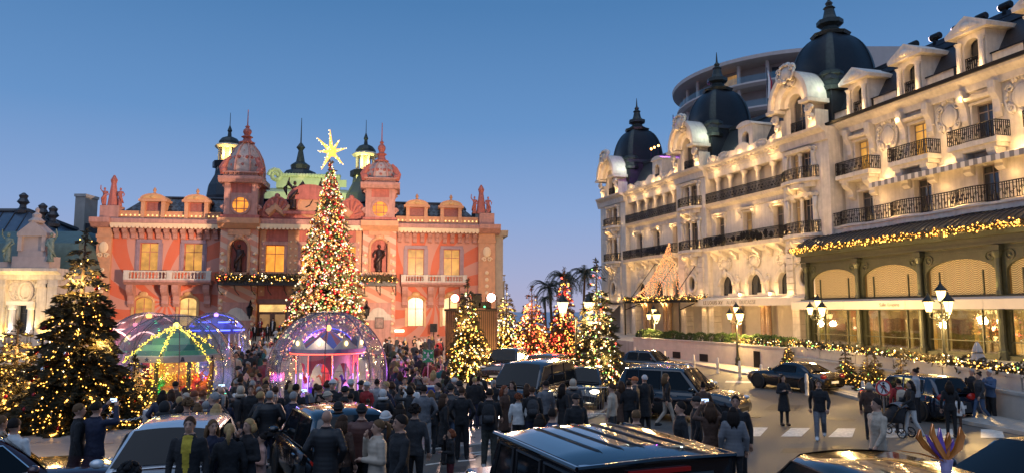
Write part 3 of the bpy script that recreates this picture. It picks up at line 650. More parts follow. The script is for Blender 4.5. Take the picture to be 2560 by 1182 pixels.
    for sg in (-1, 1):
        s = MB(); X = m+sg*(w2-.1); s.tube([(X, OT, zt+.6), (X+sg*.15, OT, zt+1.3), (X-sg*.15, OT, zt+1.9), (X-sg*.5, OT, zt+2.4)], [.3, .35, .28, .1], 6); s.sph((X, OT-.1, zt+1.0), .4); s.build('scroll_bracket', rose, casino)
# marquise over the doors with garland
mx0, mx1 = cx(545, -4), cx(990, -4); zm0 = cas(640, 712, -4)[1]; zm1 = cas(640, 697, -4)[1]
s = MB(); s.box(mx0, mx1, -4.2, OC, zm0, zm1-.1); s.mold([(-4.25, zm1-.1), (OC, zm1-.1), (OC, zm1+.5), (-4.0, zm1+.1)], mx0, mx1)
for i in range(12):
    x = mx0 + (mx1-mx0)*i/11; s.tube([(x, -4.1, zm0-.02), (x, -3.6, zm0-.5), (x, OT-.1, zm0-.9)], .05, 4)
s.build('marquise', mat('dark_marquise', (.035, .035, .032), .4, metal=.4, var=.3), casino)
s = MB(); s.box(ca-.5, cb_+.5, -3.2, OC, 0, .45); s.box(ca-.5, cb_+.5, -2.7, OC, .45, .9); s.box(ca-.5, cb_+.5, -2.2, OC, .9, 1.35); s.build('entrance_steps', cream, casino)
# wall lanterns and corner sculpture groups
def small_lantern(root, x, y, z, h=1.3):
    s = MB(); s.lathe([(.05, -.2*h), (.1, 0), (.24, .1), (.32, h*.6), (.38, h*.62), (.12, h*.85), (.05, h)], 6, (x, y, z)); s.tube([(x, y, z+h), (x, y+.3, z+h+.3), (x, y+.8, z+h*.9)], .05, 4); s.build('wall_lantern', black_fe, root)
for p in (625, 733, 815, 918): small_lantern(casino, cx(p, -3), -2.6, cas(p, 790, -3)[1])
# ---- casino: what rises behind the front
for p, yb, yt in ((571, 415, 345), (913, 437, 365)):
    x, z0 = cas(p, yb, 15); z1 = cas(p, yt, 15)[1]; s = MB(); h = z1-z0
    for j in range(8):
        a = PI/8 + PI/4*j; s.tube([(x + 1.1*math.cos(a), 15 + 1.1*math.sin(a), z0), (x + 1.1*math.cos(a), 15 + 1.1*math.sin(a), z0+h*.62)], .2, 5)
    s.lathe([(.5, 0), (.5, h*.62)], 8, (x, 15, z0)); s.lathe([(1.5, h*.6), (1.75, h*.68), (1.5, h*.74)], 8, (x, 15, z0)); s.lathe([(1.6, -.3), (1.6, 0)], 8, (x, 15, z0)); s.lathe([(1.5, -5), (1.5, -.3)], 8, (x, 15, z0))
    t = s.build('lantern_turret', mat('turret_stone', (.62, .52, .36), .6, emit=(1, .7, .2), es=0), casino)
    s = MB(); s.lathe([(1.3, h*.74), (1.25, h*.85), (.9, h*.97), (.25, h*1.05), (.2, h*1.2), (.3, h*1.25), (.05, h*1.45), (.03, h*1.9)], 10, (x, 15, z0)); s.build('turret_cap', bronze_g, t)
    s = MB()
    for r_ in (1.9,): s.lathe([(r_, 0), (r_, .7)], 8, (x, 15, z0-.3))
    s.build('turret_rail', black_fe, t); lamp('turret_light', 'POINT', (x, 13.4, z0+h*.35), 260, (1, .72, .25), casino, size=.2); lamp('turret_light', 'POINT', (x, 15, z0+h*.4), 160, (1, .72, .25), casino, size=.2)
    for yy in (-1,):
        s = MB(); s.lathe([(2.4, -4.5), (2.5, -4), (2.3, -2.6), (1.6, -1.2), (1.5, -.3)], 10, (x, 15, z0)); s.build('turret_base_dome', slate, casino)
    s = MB(); s.box(x-2.3, x+2.3, 13, 17.3, z0-9, z0-4.4); s.build('turret_block', cream, casino)
green_l = mat('pale_copper_roof', (.42, .44, .28), .5, var=.2, vs=1)
xa, zc_ = cas(655, 505, 18); xb = cas(885, 505, 18)[0]; ztop = cas(720, 470, 18)[1]
s = MB(); s.add([(xa, 16, zc_-2), (xb, 16, zc_-2), (xb, 16.8, zc_+1.2), (xa, 16.8, zc_+1.2), (xa+1, 18.5, ztop), (xb-1, 18.5, ztop), (xa, 26, zc_-2), (xb, 26, zc_-2)], [(0,1,2,3), (3,2,5,4), (4,5,7,6), (0,3,4,6), (1,7,5,2)]); gr = s.build('vaulted_roof', green_l, casino)
s = MB(); zq = cas(720, 440, 18)[1]; xc0, xc1 = cas(690, 470, 18)[0], cas(850, 470, 18)[0]; s.box(xc0, xc1, 18.0, 18.6, ztop, zq)
n = 22
for i in range(n): s.sph((xc0 + (xc1-xc0)*(i+.5)/n, 18, zq+.1), (.3, .25, .3), 6, 4)
for i in range(5): s.box(xc0 + 2 + i*1.5, xc0 + 2.9 + i*1.5, 17.95, 18.05, ztop+.25, zq-.35)
s.tube(scroll_pts((xc0-.1, zq), .9, 1.5, -1, 18), .3, 6); s.build('roof_cresting', green_l, gr)
lamp('roof_flood', 'SPOT', (xa+8, 8, zc_-.5), 4200, (.90, 1, .42), casino, target=(xa+8, 18, ztop+1), spot=110, size=.3)
x, z0 = cas(750, 440, 22); s = MB(); s.lathe([(1.9, -2), (2.4, 0), (2.0, .5), (1.2, .8), (1.3, 1.4), (.6, 1.9), (.5, 2.4)], 10, (x, 22, z0)); s.lathe([(.5, 2.4), (.3, 3.5), (.6, 3.9), (.1, 4.6), (.04, 8)], 8, (x, 22, z0)); s.build('roof_finial', bronze_g, casino)
s = MB()
for p, yt in ((1015, 515), (1075, 516), (1100, 517), (1160, 520), (1185, 520), (1222, 515)):
    x, z0 = cas(p, yt+14, 6); s.lathe([(.25, -2), (.3, 0), (.2, .25), (.28, .5), (.05, .8)], 6, (x, 6, z0))
s.build('roof_finials', slate, casino)
# corner sculpture groups on their pedestals: three small figures round a plinth
def statue_mb(h=2.2, arm_up=True, lean=0., wing=False):
    s = MB(); k = h/1.8
    s.loft([(0, 0, 0, .22*k, .2*k), (0, 0, .15*k, .18*k, .16*k), (lean*.3, 0, .55*k, .17*k, .14*k), (lean*.6, 0, .95*k, .19*k, .14*k), (lean*.8, 0, 1.12*k, .15*k, .11*k), (lean, 0, 1.38*k, .22*k, .13*k), (lean, 0, 1.48*k, .09*k, .08*k)], 10)
    s.cap((-.08*k, -.03, .75*k), (-.12*k, -.16*k, .42*k), .10*k, .07*k, 7); s.cap((-.12*k, -.16*k, .42*k), (-.13*k, -.06*k, .04), .07*k, .05*k, 7); s.cap((.1*k, 0, .75*k), (.12*k, .02*k, .04), .1*k, .05*k, 7)
    s.sph((lean, -.02*k, 1.65*k), (.1*k, .12*k, .14*k), 9, 7)
    s.cap((lean-.2*k, 0, 1.38*k), (lean-.36*k, -.05*k, 1.62*k if arm_up else 1.15*k), .06*k, .05*k, 6); s.cap((lean-.36*k, -.05*k, 1.62*k if arm_up else 1.15*k), (lean-.33*k, -.12*k, 1.95*k if arm_up else .95*k), .05*k, .04*k, 6)
    s.cap((lean+.2*k, 0, 1.38*k), (lean+.34*k, 0, 1.12*k), .06*k, .05*k, 6); s.cap((lean+.34*k, 0, 1.12*k), (lean+.2*k, -.14*k, .95*k), .05*k, .04*k, 6)
    s.tube([(lean+.25*k, .05*k, 1.4*k), (lean+.1*k, -.16*k, 1.05*k), (-.15*k, -.17*k, .7*k), (-.25*k, .1*k, .3*k)], [.06*k, .1*k, .12*k, .06*k], 6)
    if wing:
        for sg in (-1, 1): s.tube([(lean+sg*.1*k, .12*k, 1.3*k), (lean+sg*.45*k, .2*k, 1.7*k), (lean+sg*.62*k, .22*k, 1.35*k), (lean+sg*.5*k, .2*k, .9*k)], [.06*k, .16*k, .14*k, .03*k], 5)
    return s
zq = zTop + 1.3
for p in (268, 1203):
    x = cx(p); s = MB(); s.loft([(x, .4, zq, .55, .4), (x, .4, zq+1.6, .35, .3), (x, .4, zq+2.3, .25, .2), (x, .4, zq+2.7, .35, .3), (x, .4, zq+3.2, .08, .08)], 8); g = s.build('sculpture_plinth', rose, casino)
    for sg in (-1, 1):
        f = statue_mb(1.9, sg < 0); f.xf(Matrix.Translation((x+sg*.75, .2, zq)) @ Matrix.Scale(-sg, 4, (1, 0, 0))); f.build('sculpted_figure', rose, g, True)
bronze = mat('dark_bronze', (.06, .035, .03), .4, metal=.6, var=.3, vs=6)
for (m, y, z), up in zip(niche_pts, (True, False)):
    f = statue_mb(2.9, up); M = Matrix.Translation((m, y, z)); f.xf(M)
    if up: f.sph((m-.53, y-.2, z+3.25), (.12, .12, .2))
    else: f.tube([(m+.35, y-.25, z+1.4), (m+.9, y-.3, z+3.3)], .05, 5); f.cap((m+.3, y-.1, z+2.2), (m+.6, y-.3, z+2.2), .09, .07)
    f.build('niche_statue', bronze, casino, True)
x, z0 = cas(733, 545, OC); f = statue_mb(3.0, True, .1, True); f.xf(Matrix.Translation((x, OC-.2, zTop+1.1))); f.build('winged_figure', bronze, casino, True)
x, z0 = cas(818, 545, OC); f = statue_mb(3.0, True, -.1, True); f.xf(Matrix.Translation((x, OC-.2, zTop+1.1))); f.build('winged_figure', bronze, casino, True)
# pictures by the door, low panels and a loudspeaker row
for p in (948,):
    x, z0 = cas(p, 815, OT); z1 = cas(p, 792, OT)[1]; s = MB(); s.box(x-.45, x+.45, OT-.16, OT-.1, z0-.2, z1); f = s.build('poster_frame', black_fe, casino); s = MB(); s.box(x-.38, x+.38, OT-.18, OT-.16, z0-.12, z1-.08); s.build('poster', MT('poster_print', (.22, .12, .09), .4, var=.7, vs=4), f)
s = MB(); x, z0 = cas(997, 826); s.box(x-.55, x+.55, -.3, -.15, z0-.12, z0+.12); s.build('flood_lamp', glow('white_flood', (1, .85, .6), 4), casino)
x, z0 = cas(1085, 820, -2); g = gnd(1085, 838); t = thing('loudspeaker', 'black box loudspeaker on a stand against the pink wall', 'loudspeaker', PL + ex*cx(1085, -2) - ey*2.6)
s = MB(); s.box(-.35, .35, -.3, .3, z0-.35, z0+.5); s.build('cabinet', iron, t); s = MB(); s.tube([(0, 0, 0), (0, 0, z0-.3)], .05); s.build('stand', iron, t); s = MB(); s.lathe([(.26, 0), (.26, .03), (.1, .01)], 12); s.xf(Matrix.Translation((0, -.3, z0+.05)) @ Matrix.Rotation(PI/2, 4, 'X')); s.build('driver', dark_m, t)

# ---------------------------------------------------------------- chimney block behind the casino's end
p0, p1 = at_y(182, 600, 78), at_y(214, 485, 78); t = thing('chimney_tower', 'plain square grey beige tower beside the pink building', 'tower', (p0.x, 78, 0)); wd = p1.x-p0.x
s = MB(); s.box(0, wd, 0, 2.4, 0, p1.z-.3); s.build('shaft', mat('grey_render', (.36, .33, .29), .75, var=.15, vs=1), t)
s = MB(); s.box(-.1, wd+.1, -.1, 2.5, p1.z-.3, p1.z); s.build('cap', kerb_m, t); s = MB(); s.box(-.12, wd+.12, -.12, 2.4, p1.z-4.2, p1.z-4.0); s.build('band', kerb_m, t)
s = MB(); s.box(wd, wd+2.4, .3, 2.2, p1.z-5, p1.z-3.2); s.build('side_step', slate, t)

# ---------------------------------------------------------------- building at the square's side
YL = 66.; XL0 = at_y(152, 700, YL).x
lbd = thing('theatre_building', 'cream building with oval window and carved gable under a green roof', 'building', (XL0, YL, 0))
def lb(px, py, off=0.):
    p = at_y(px, py, YL+off); return p.x - XL0, p.z
zt = lb(60, 674)[1]; X = lambda p, o=0.: lb(p, 700, o)[0]
wz0, wz1 = lb(67, 832)[1], lb(67, 762)[1]; oz = lb(67, 728)[1]
MB().wall(-26, 0, 0, zt-.4, 0, .6, [(X(50), X(85), wz0, wz1), (X(67)-.55, X(67)+.55, oz-.75, oz+.75, .0)]).build('wall', cream, lbd)
window(lbd, X(50), X(85), wz0, wz1, .4, glass_d, MT('dark_frame', (.05, .04, .035), .5, var=0), trans=.7)
s = MB(); s.tube([(X(67)+.62*math.cos(q), -.05, oz+.82*math.sin(q)) for q in [2*PI*i/20 for i in range(21)]], .16, 6); s.build('oval_frame', cream, lbd)
s = MB(); s.ext([(X(67)+.56*math.cos(q), oz+.76*math.sin(q)) for q in [2*PI*i/20 for i in range(20)]], .4, .45); s.build('oval_pane', glass_d, lbd)
oc = MB(); v, f = cartouche(3.2, 2.6, 3); oc.add(v, f); om = oc.mesh('relief_ornament', cream, True); inst(om, 'relief_ornament', lbd, (X(67), .02, oz+.2), scale=(1, .6, 1))
s = MB()
for p in (41, 87): s.lathe([(.36, 0), (.36, .2), (.28, .25), (.26, wz1-wz0-.4), (.36, wz1-wz0-.3), (.36, wz1-wz0)], 10, (X(p), -.25, wz0))
s.box(X(30), X(98), -.6, 0, wz1, wz1+.35); s.build('column', mat('pale_column', (.66, .62, .55), .5, var=.1), lbd)
s = MB(); balustrade(s, X(25), X(98), -.7, wz0-1.0, .95, .3); s.box(X(22), X(100), -.8, 0, wz0-1.25, wz0-1.0); s.build('balustrade', cream, lbd)
s = MB()
for p in (-75, 8, 112, 138):
    x = X(p); s.box(x-.45, x+.45, -.35, 0, 0, zt-.9); s.box(x-.55, x+.55, -.45, 0, zt-1.6, zt-1.3); s.box(x-.6, x+.6, -.5, 0, 0, 1.5)
s.build('pilaster', cream, lbd)
s = MB(); s.mold([(.6, zt-.9), (-.4, zt-.9), (-.5, zt-.45), (-1.1, zt-.15), (-1.1, zt+.1), (.6, zt+.1)], -26, .3); s.build('cornice', cream, lbd)
za = lb(70, 640)[1]; s = MB(); s.box(X(28), X(122), -.1, 1.5, zt+.1, za); s.box(-26, X(28), .2, 1.2, zt+.1, za-.5); s.build('attic', mat('pink_beige_stone', (.46, .36, .31), .65, var=.15), lbd)
zb = lb(70, 590)[1]; zp = lb(70, 562)[1]; s = MB(); s.box(X(38), X(108), .1, 1.2, za, za+.5); s.box(X(45), X(102), .2, 1.1, za+.5, zb); s.ext([(X(36), zb), (X(110), zb), (X(110), zb+.3), (X(73), zp+.4), (X(36), zb+.3)], -.1, 1.3)
s.box(X(38), X(48), -.05, .4, za+.5, zb); s.box(X(98), X(108), -.05, .4, za+.5, zb); s.lathe([(.6, 0), (.7, .2), (.35, .5), (.4, .8), (.15, 1.0), (.2, 1.3), (.03, 1.5)], 8, (X(73), .5, zp+.2)); s.build('carved_gable', MT('pink_beige_stone2', (.46, .37, .32), .65, var=.15), lbd)
verd = mat('verdigris_figure', (.16, .22, .18), .5, var=.4, vs=5)
for p, sg in ((16, 1), (124, -1)):
    f = statue_mb(2.7, True); f.xf(Matrix.Translation((X(p), -.1, za-.5)) @ Matrix.Scale(sg, 4, (1, 0, 0))); f.build('bronze_statue', verd, lbd, True)
zg0, zg1, zg2 = lb(60, 660, 4)[1], lb(60, 578, 6)[1], lb(60, 528, 9)[1]
cop = mat('green_copper', (.07, .12, .11), .45, var=.3, vs=2)
s = MB(); s.add([(-26, 2, zg0-1), (.5, 2, zg0-1), (-.5, 3.2, zg0+2), (-26, 3.2, zg0+2), (-1.6, 6, zg1), (-26, 6, zg1), (-3, 14, zg1), (.5, 14, zg0-1), (-26, 14, zg1)], [(0,1,2,3), (3,2,4,5), (1,7,6,4,2), (5,4,6,8)]); s.build('copper_roof', cop, lbd)
s = MB(); xr0, xr1 = X(8, 9), X(62, 9); s.add([(-30, 6, zg1), (X(150, 9), 6, zg1), (X(60, 9), 9, zg2), (-30, 9, zg2), (X(170, 9), 16, zg1)], [(0,1,2,3), (1,4,2)]); gl = s.build('glass_roof', MT('blue_glass_roof', (.05, .08, .12), .2, var=.2), lbd)
s = MB()
for i in range(10):
    x = X(60, 9) - i*1.3; s.tube([(x+.9, 6, zg1+.05), (x, 9, zg2+.05)], .06, 4)
s.tube([(-30, 9, zg2), (X(60, 9), 9, zg2), (X(165, 9), 13, zg1+.3)], .3, 6); s.build('roof_bars', slate, gl)
for p, py in ((57, 527), (105, 553), (131, 560)):
    x, z0 = lb(p, py, 9); s = MB(); s.lathe([(.7, -.3), (.75, 0), (.35, .3), (.3, .6), (.6, .9), (.35, 1.3), (.45, 1.6), (.1, 1.9)], 8, (x, 9, z0)); s.build('roof_urn', slate, lbd)
s = MB(); s.box(-26, -.2, .6, 14, 0, zt); s.build('rear_block', cream, lbd)
for p in (5, 109): lamp('wall_uplight', 'SPOT', (X(p)+.8, -1.0, .9), 1000, (1, .60, .12), lbd, target=(X(p)+.6, 0, 6), spot=80, size=.1)
for p in (41, 87): lamp('window_uplight', 'SPOT', (X(p)+.1, -.8, wz0-.05), 130, (.95, 1, .9), lbd, target=(X(p), -.3, wz1), spot=90, size=.08)
lamp('attic_light', 'POINT', (X(60), -2.2, zt-1.8), 260, (1, .66, .28), lbd, size=.2)
# ================================================================ hotel
class Plane:
    def __init__(s, o, d):
        s.o = Vector((*o, 0)); s.x = Vector((*d, 0)).normalized(); s.y = Vector((-s.x.y, s.x.x, 0)); s.rz = math.atan2(s.x.y, s.x.x)
        s.W = Matrix.Translation(s.o) @ Matrix.Rotation(s.rz, 4, 'Z')
    def uz(s, px, py, off=0.):
        d = ray(px, py); o = Vector((0, 0, EYE)) - (s.o + s.y*off); t = -o.dot(s.y) / d.dot(s.y); p = o + d*t
        return p.dot(s.x), p.z
    def u(s, px, py=690, off=0.): return s.uz(px, py, off)[0]
FC = Plane((44-.3375*94, 94), (.3375, -1)); FN = Plane((41-.267*57.3, 57.3), (.267, -1)); FR = Plane((38-.267*56.4, 56.4), (.267, -1))
hotel = thing('hotel_building', 'grand floodlit white hotel with three dark domes, iron balconies and carved gables', 'building', FC.o, FC.rz)
LC = Matrix.Identity(4); LN = FC.W.inverted() @ FN.W
warm = (1, .59, .22); stucco = white_st
Uc = lambda p, y=690, o=0.: FC.u(p, y, o)
def hb(mb, name, m=stucco, M=None, sm=False, parent=None): return mb.build(name, m, parent or hotel, sm, M)
def hin(me, name, x, y, z, M=None, sc_=1, rz=0):
    o = inst(me, name, hotel, scale=sc_); L = (M or Matrix.Identity(4)) @ Matrix.Translation((x, y, z)) @ Matrix.Rotation(rz, 4, 'Z')
    o.matrix_local = L @ Matrix.Diagonal((*(sc_ if isinstance(sc_, tuple) else (sc_,)*3), 1)); return o
UPK = 3.9
def up(x, y, z, e=22., M=None, col=warm, sz=.08):
    e *= UPK; p = (M or Matrix.Identity(4)) @ Vector((x, y, z)); return lamp('uplight', 'POINT', p, e, col, hotel, size=sz)
S0, S1 = 0.0, Uc(2096, 600)
uP1, uP2, uP3 = Uc(1545, 500), Uc(1735, 480), Uc(2016, 420)
zT, zM, zF1, zF2, zK, zK2 = 1.2, 5.1, 10.0, 14.35, 17.25, 18.3
secA, secB = (Uc(1574, 550), Uc(1704, 550)), (Uc(1777, 520), Uc(1972, 480))
pav = [(S0, secA[0]), (secA[1], secB[0]), (secB[1], S1)]
rel = [orn(1.7, 1.5, i) for i in range(3)]; figure_m = None
corb = corbel(.32, .8, .45).mesh('bracket', stucco); corbL = corbel(.5, 1.3, .9).mesh('bracket', stucco)
shut = MT('beige_shutter', (.30, .24, .19), .6, var=.15)
dusk_glass = mat('dusk_window_glass', (.03, .035, .045), .05, var=0, spec=1.)
def rwin(i): return (dusk_glass, dusk_glass, lit_dim, dusk_glass, lit_dim)[i % 5]
# ---- flat sections
for si, ((a, b), awin, fwin, cols, dorm) in enumerate(((secA, (1604, 1646, 1694), (1599, 1642, 1691), (1594, 1615, 1637, 1660, 1683, 1701), (1647,)),
                                                    (secB, (1816, 1887, 1965), (1802, 1871, 1949), (1794, 1825, 1860, 1894, 1934, 1968), (1871,)))):
    # mezzanine arches
    ah = [(Uc(p, 720)-.95, Uc(p, 720)+.95, 5.35, 7.25, .95) for p in awin]
    hb(MB().wall(a, b, zM, zF1-.35, 0, .6, ah), 'mezzanine_wall')
    for i, h in enumerate(ah):
        window(hotel, h[0], h[1], h[2], h[3], .45, dusk_glass, black_fe, arch=.95); s = MB(); m = (h[0]+h[1])/2
        for k_, rr in ((1.05, .1), (1.25, .13)): s.tube([(m + k_*math.cos(q), -.04, 6.3 + k_*math.sin(q)) for q in [PI*j/14 for j in range(15)]], rr, 6)
        s.sph((m, -.15, 7.45), (.25, .2, .4)); hb(s, 'arch_moulding', sm=True)
        hin(rel[i % 3], 'relief_ornament', m, -.03, 8.35, sc_=(1.15, .9, .95))
        if i < 2:
            m2 = (h[1] + (Uc(awin[i+1], 720)-.95))/2; f = statue_mb(1.75, i == 0, .05); f.xf(Matrix.Translation((m2, -.3, 5.5))); hb(f, 'seated_figure', sm=True)
            s = MB(); s.box(m2-.75, m2+.75, -.75, 0, 5.15, 5.5); hb(s, 'figure_plinth'); up(m2-.9, -.7, 5.4, 14); up(m2+.9, -.7, 5.4, 14)
    # main floor with tall windows behind the long balcony
    fh = [(Uc(p, 560)-.68, Uc(p, 560)+.68, zF1+.05, 12.95) for p in fwin]
    hb(MB().wall(a, b, zF1-.35, zF2-.3, 0, .6, fh), 'storey_wall')
    for i, h in enumerate(fh):
        window(hotel, h[0], h[1], h[2], h[3], .42, rwin(i + si), shut, trans=.75); s = surround(MB(), h[0], h[1], h[2], h[3], 0, .12, .08)
        s.mold([(0, 13.12), (-.3, 13.16), (-.38, 13.34), (0, 13.34)], h[0]-.35, h[1]+.35); hb(s, 'window_surround')
        for q in (h[0]-.22, h[1]+.22): hin(corb, 'bracket', q, -.02, 13.12, sc_=.8)
    s = MB(); s.mold([(0, zF1-.75), (-.7, zF1-.45), (-1.05, zF1-.3), (-1.15, zF1), (0, zF1)], a, b); bal = hb(s, 'balcony')
    s = MB(); railing(s, [(a+.1, 0), (a+.1, -1.05), (b-.1, -1.05), (b-.1, 0)], zF1, 1.05); rl = s.build('railing', black_fe, bal)
    s = MB(); rd = random.Random(si)
    for i in range(26):
        x = a + .5 + (b-a-1)*rd.random(); s.sph((x, -.75, zF1+.45 + rd.random()*.3), (.22, .16, .28 + .2*rd.random()), 5, 4)
    stuff(s.build('balcony_plants', MT('dark_leaves', (.015, .02, .012), .6, var=.4, vs=8), bal))
    n = int((b-a)/1.6)
    for i in range(n): hin(corbL, 'bracket', a + (b-a)*(i+.5)/n, -.02, zF1-.42, sc_=(.7, .9, .7))
    # loggia with columns
    s = MB(); s.mold([(.6, zF2-.9), (-.12, zF2-.9), (-.15, zF2-.5), (-.6, zF2-.25), (-.75, zF2), (.6, zF2)], a, b); hb(s, 'string_course')
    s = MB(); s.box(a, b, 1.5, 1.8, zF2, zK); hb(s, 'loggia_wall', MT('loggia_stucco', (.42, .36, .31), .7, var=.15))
    for i in range(5):
        x = a + (b-a)*(i+.5)/5; window(hotel, x-.45, x+.45, zF2+.05, zF2+2.3, 1.46, (lit_dim, dusk_glass, dusk_glass, lit_ye, dusk_glass)[(i+si) % 5], shut)
    for p in cols:
        x = Uc(p, 520); s = MB(); s.lathe([(.3, 0), (.3, .2), (.22, .3), (.2, 1.1), (.18, 2.15), (.3, 2.28), (.36, 2.45), (.36, 2.62)], 10, (x, .15, zF2)); hb(s, 'column', sm=True); up(x, -.45, zF2+1.85, 3.5)
    s = MB(); railing(s, [(a+.1, -.62), (b-.1, -.62)], zF2, 1.05); hb(s, 'railing', black_fe)
    s = MB(); s.mold([(1.8, zF2+2.6), (-.2, zF2+2.6), (-.22, zK+.25), (-.3, zK+.3), (-.3, zK+.6), (-.75, zK2-.2), (-.85, zK2), (1.8, zK2)], a, b)
    for i in range(int((b-a)/.55)): s.box(a + i*.55 + .1, a + i*.55 + .33, -.6, -.2, zK+.6, zK+.85)
    hb(s, 'cornice')
    # parapet crest and dormer
    s = MB(); n = 60; pts = []
    for i in range(n+1):
        f = i/n; pts.append((a + (b-a)*f, zK2 + .45 + .28*abs(math.sin(f*PI*5)) + .45*math.exp(-((f-.5)/.12)**2)))
    s.ext([(a, zK2)] + pts + [(b, zK2)], -.35, -.05); hb(s, 'parapet')
    for i in range(6):
        if i not in (2, 3): hin(rel[i % 3], 'relief_ornament', a + (b-a)*(i+.5)/6, -.36, zK2+.5, sc_=(.9, .6, .5))
    for p in dorm:
        x = Uc(p, 400); s = MB(); s.wall(x-1.05, x+1.05, zK2+.05, zK2+2.7, -.25, .25, [(x-.5, x+.5, zK2+.1, zK2+2.1, .5)])
        s.ext([(x + 1.15*math.cos(q), zK2+2.6 + .45*math.sin(q)) for q in [PI*i/10 for i in range(11)]], -.4, 3.2); s.box(x-1.05, x-.6, .25, 3.2, zK2, zK2+2.7); s.box(x+.6, x+1.05, .25, 3.2, zK2, zK2+2.7)
        d = hb(s, 'dormer'); window(d, x-.5, x+.5, zK2+.1, zK2+2.1, .2, dusk_glass, shut, arch=.5); s = MB(); railing(s, [(x-.5, -.2), (x+.5, -.2)], zK2+.1, .9); s.build('railing', black_fe, d)
        up(x-.75, -.6, zK2+.2, 6); up(x+.75, -.6, zK2+.2, 6)
    s = MB(); s.add([(a-1, .6, zK2), (b+1, .6, zK2), (b+1, 2.6, 22.2), (a-1, 2.6, 22.2), (a-1, 12, 22.9), (b+1, 12, 22.9)], [(0,1,2,3), (3,2,5,4)]); rf = hb(s, 'mansard_roof', slate)
    s = MB(); s.box(a-1, b+1, 2.4, 2.9, 22.1, 22.45); s.build('roof_kerb', zinc, rf)
    # light along the ledges
    n = int((b-a)/2.6)
    for i in range(n):
        x = a + (b-a)*(i+.5)/n; up(x, -1.0, zF1-1.3, 10); up(x, -.55, zF2-1.35, 5); up(x, -.75, zK+.1, 7); up(x, -.8, zK2+.3, 4); up(x, -.5, zF1+.25, 5)
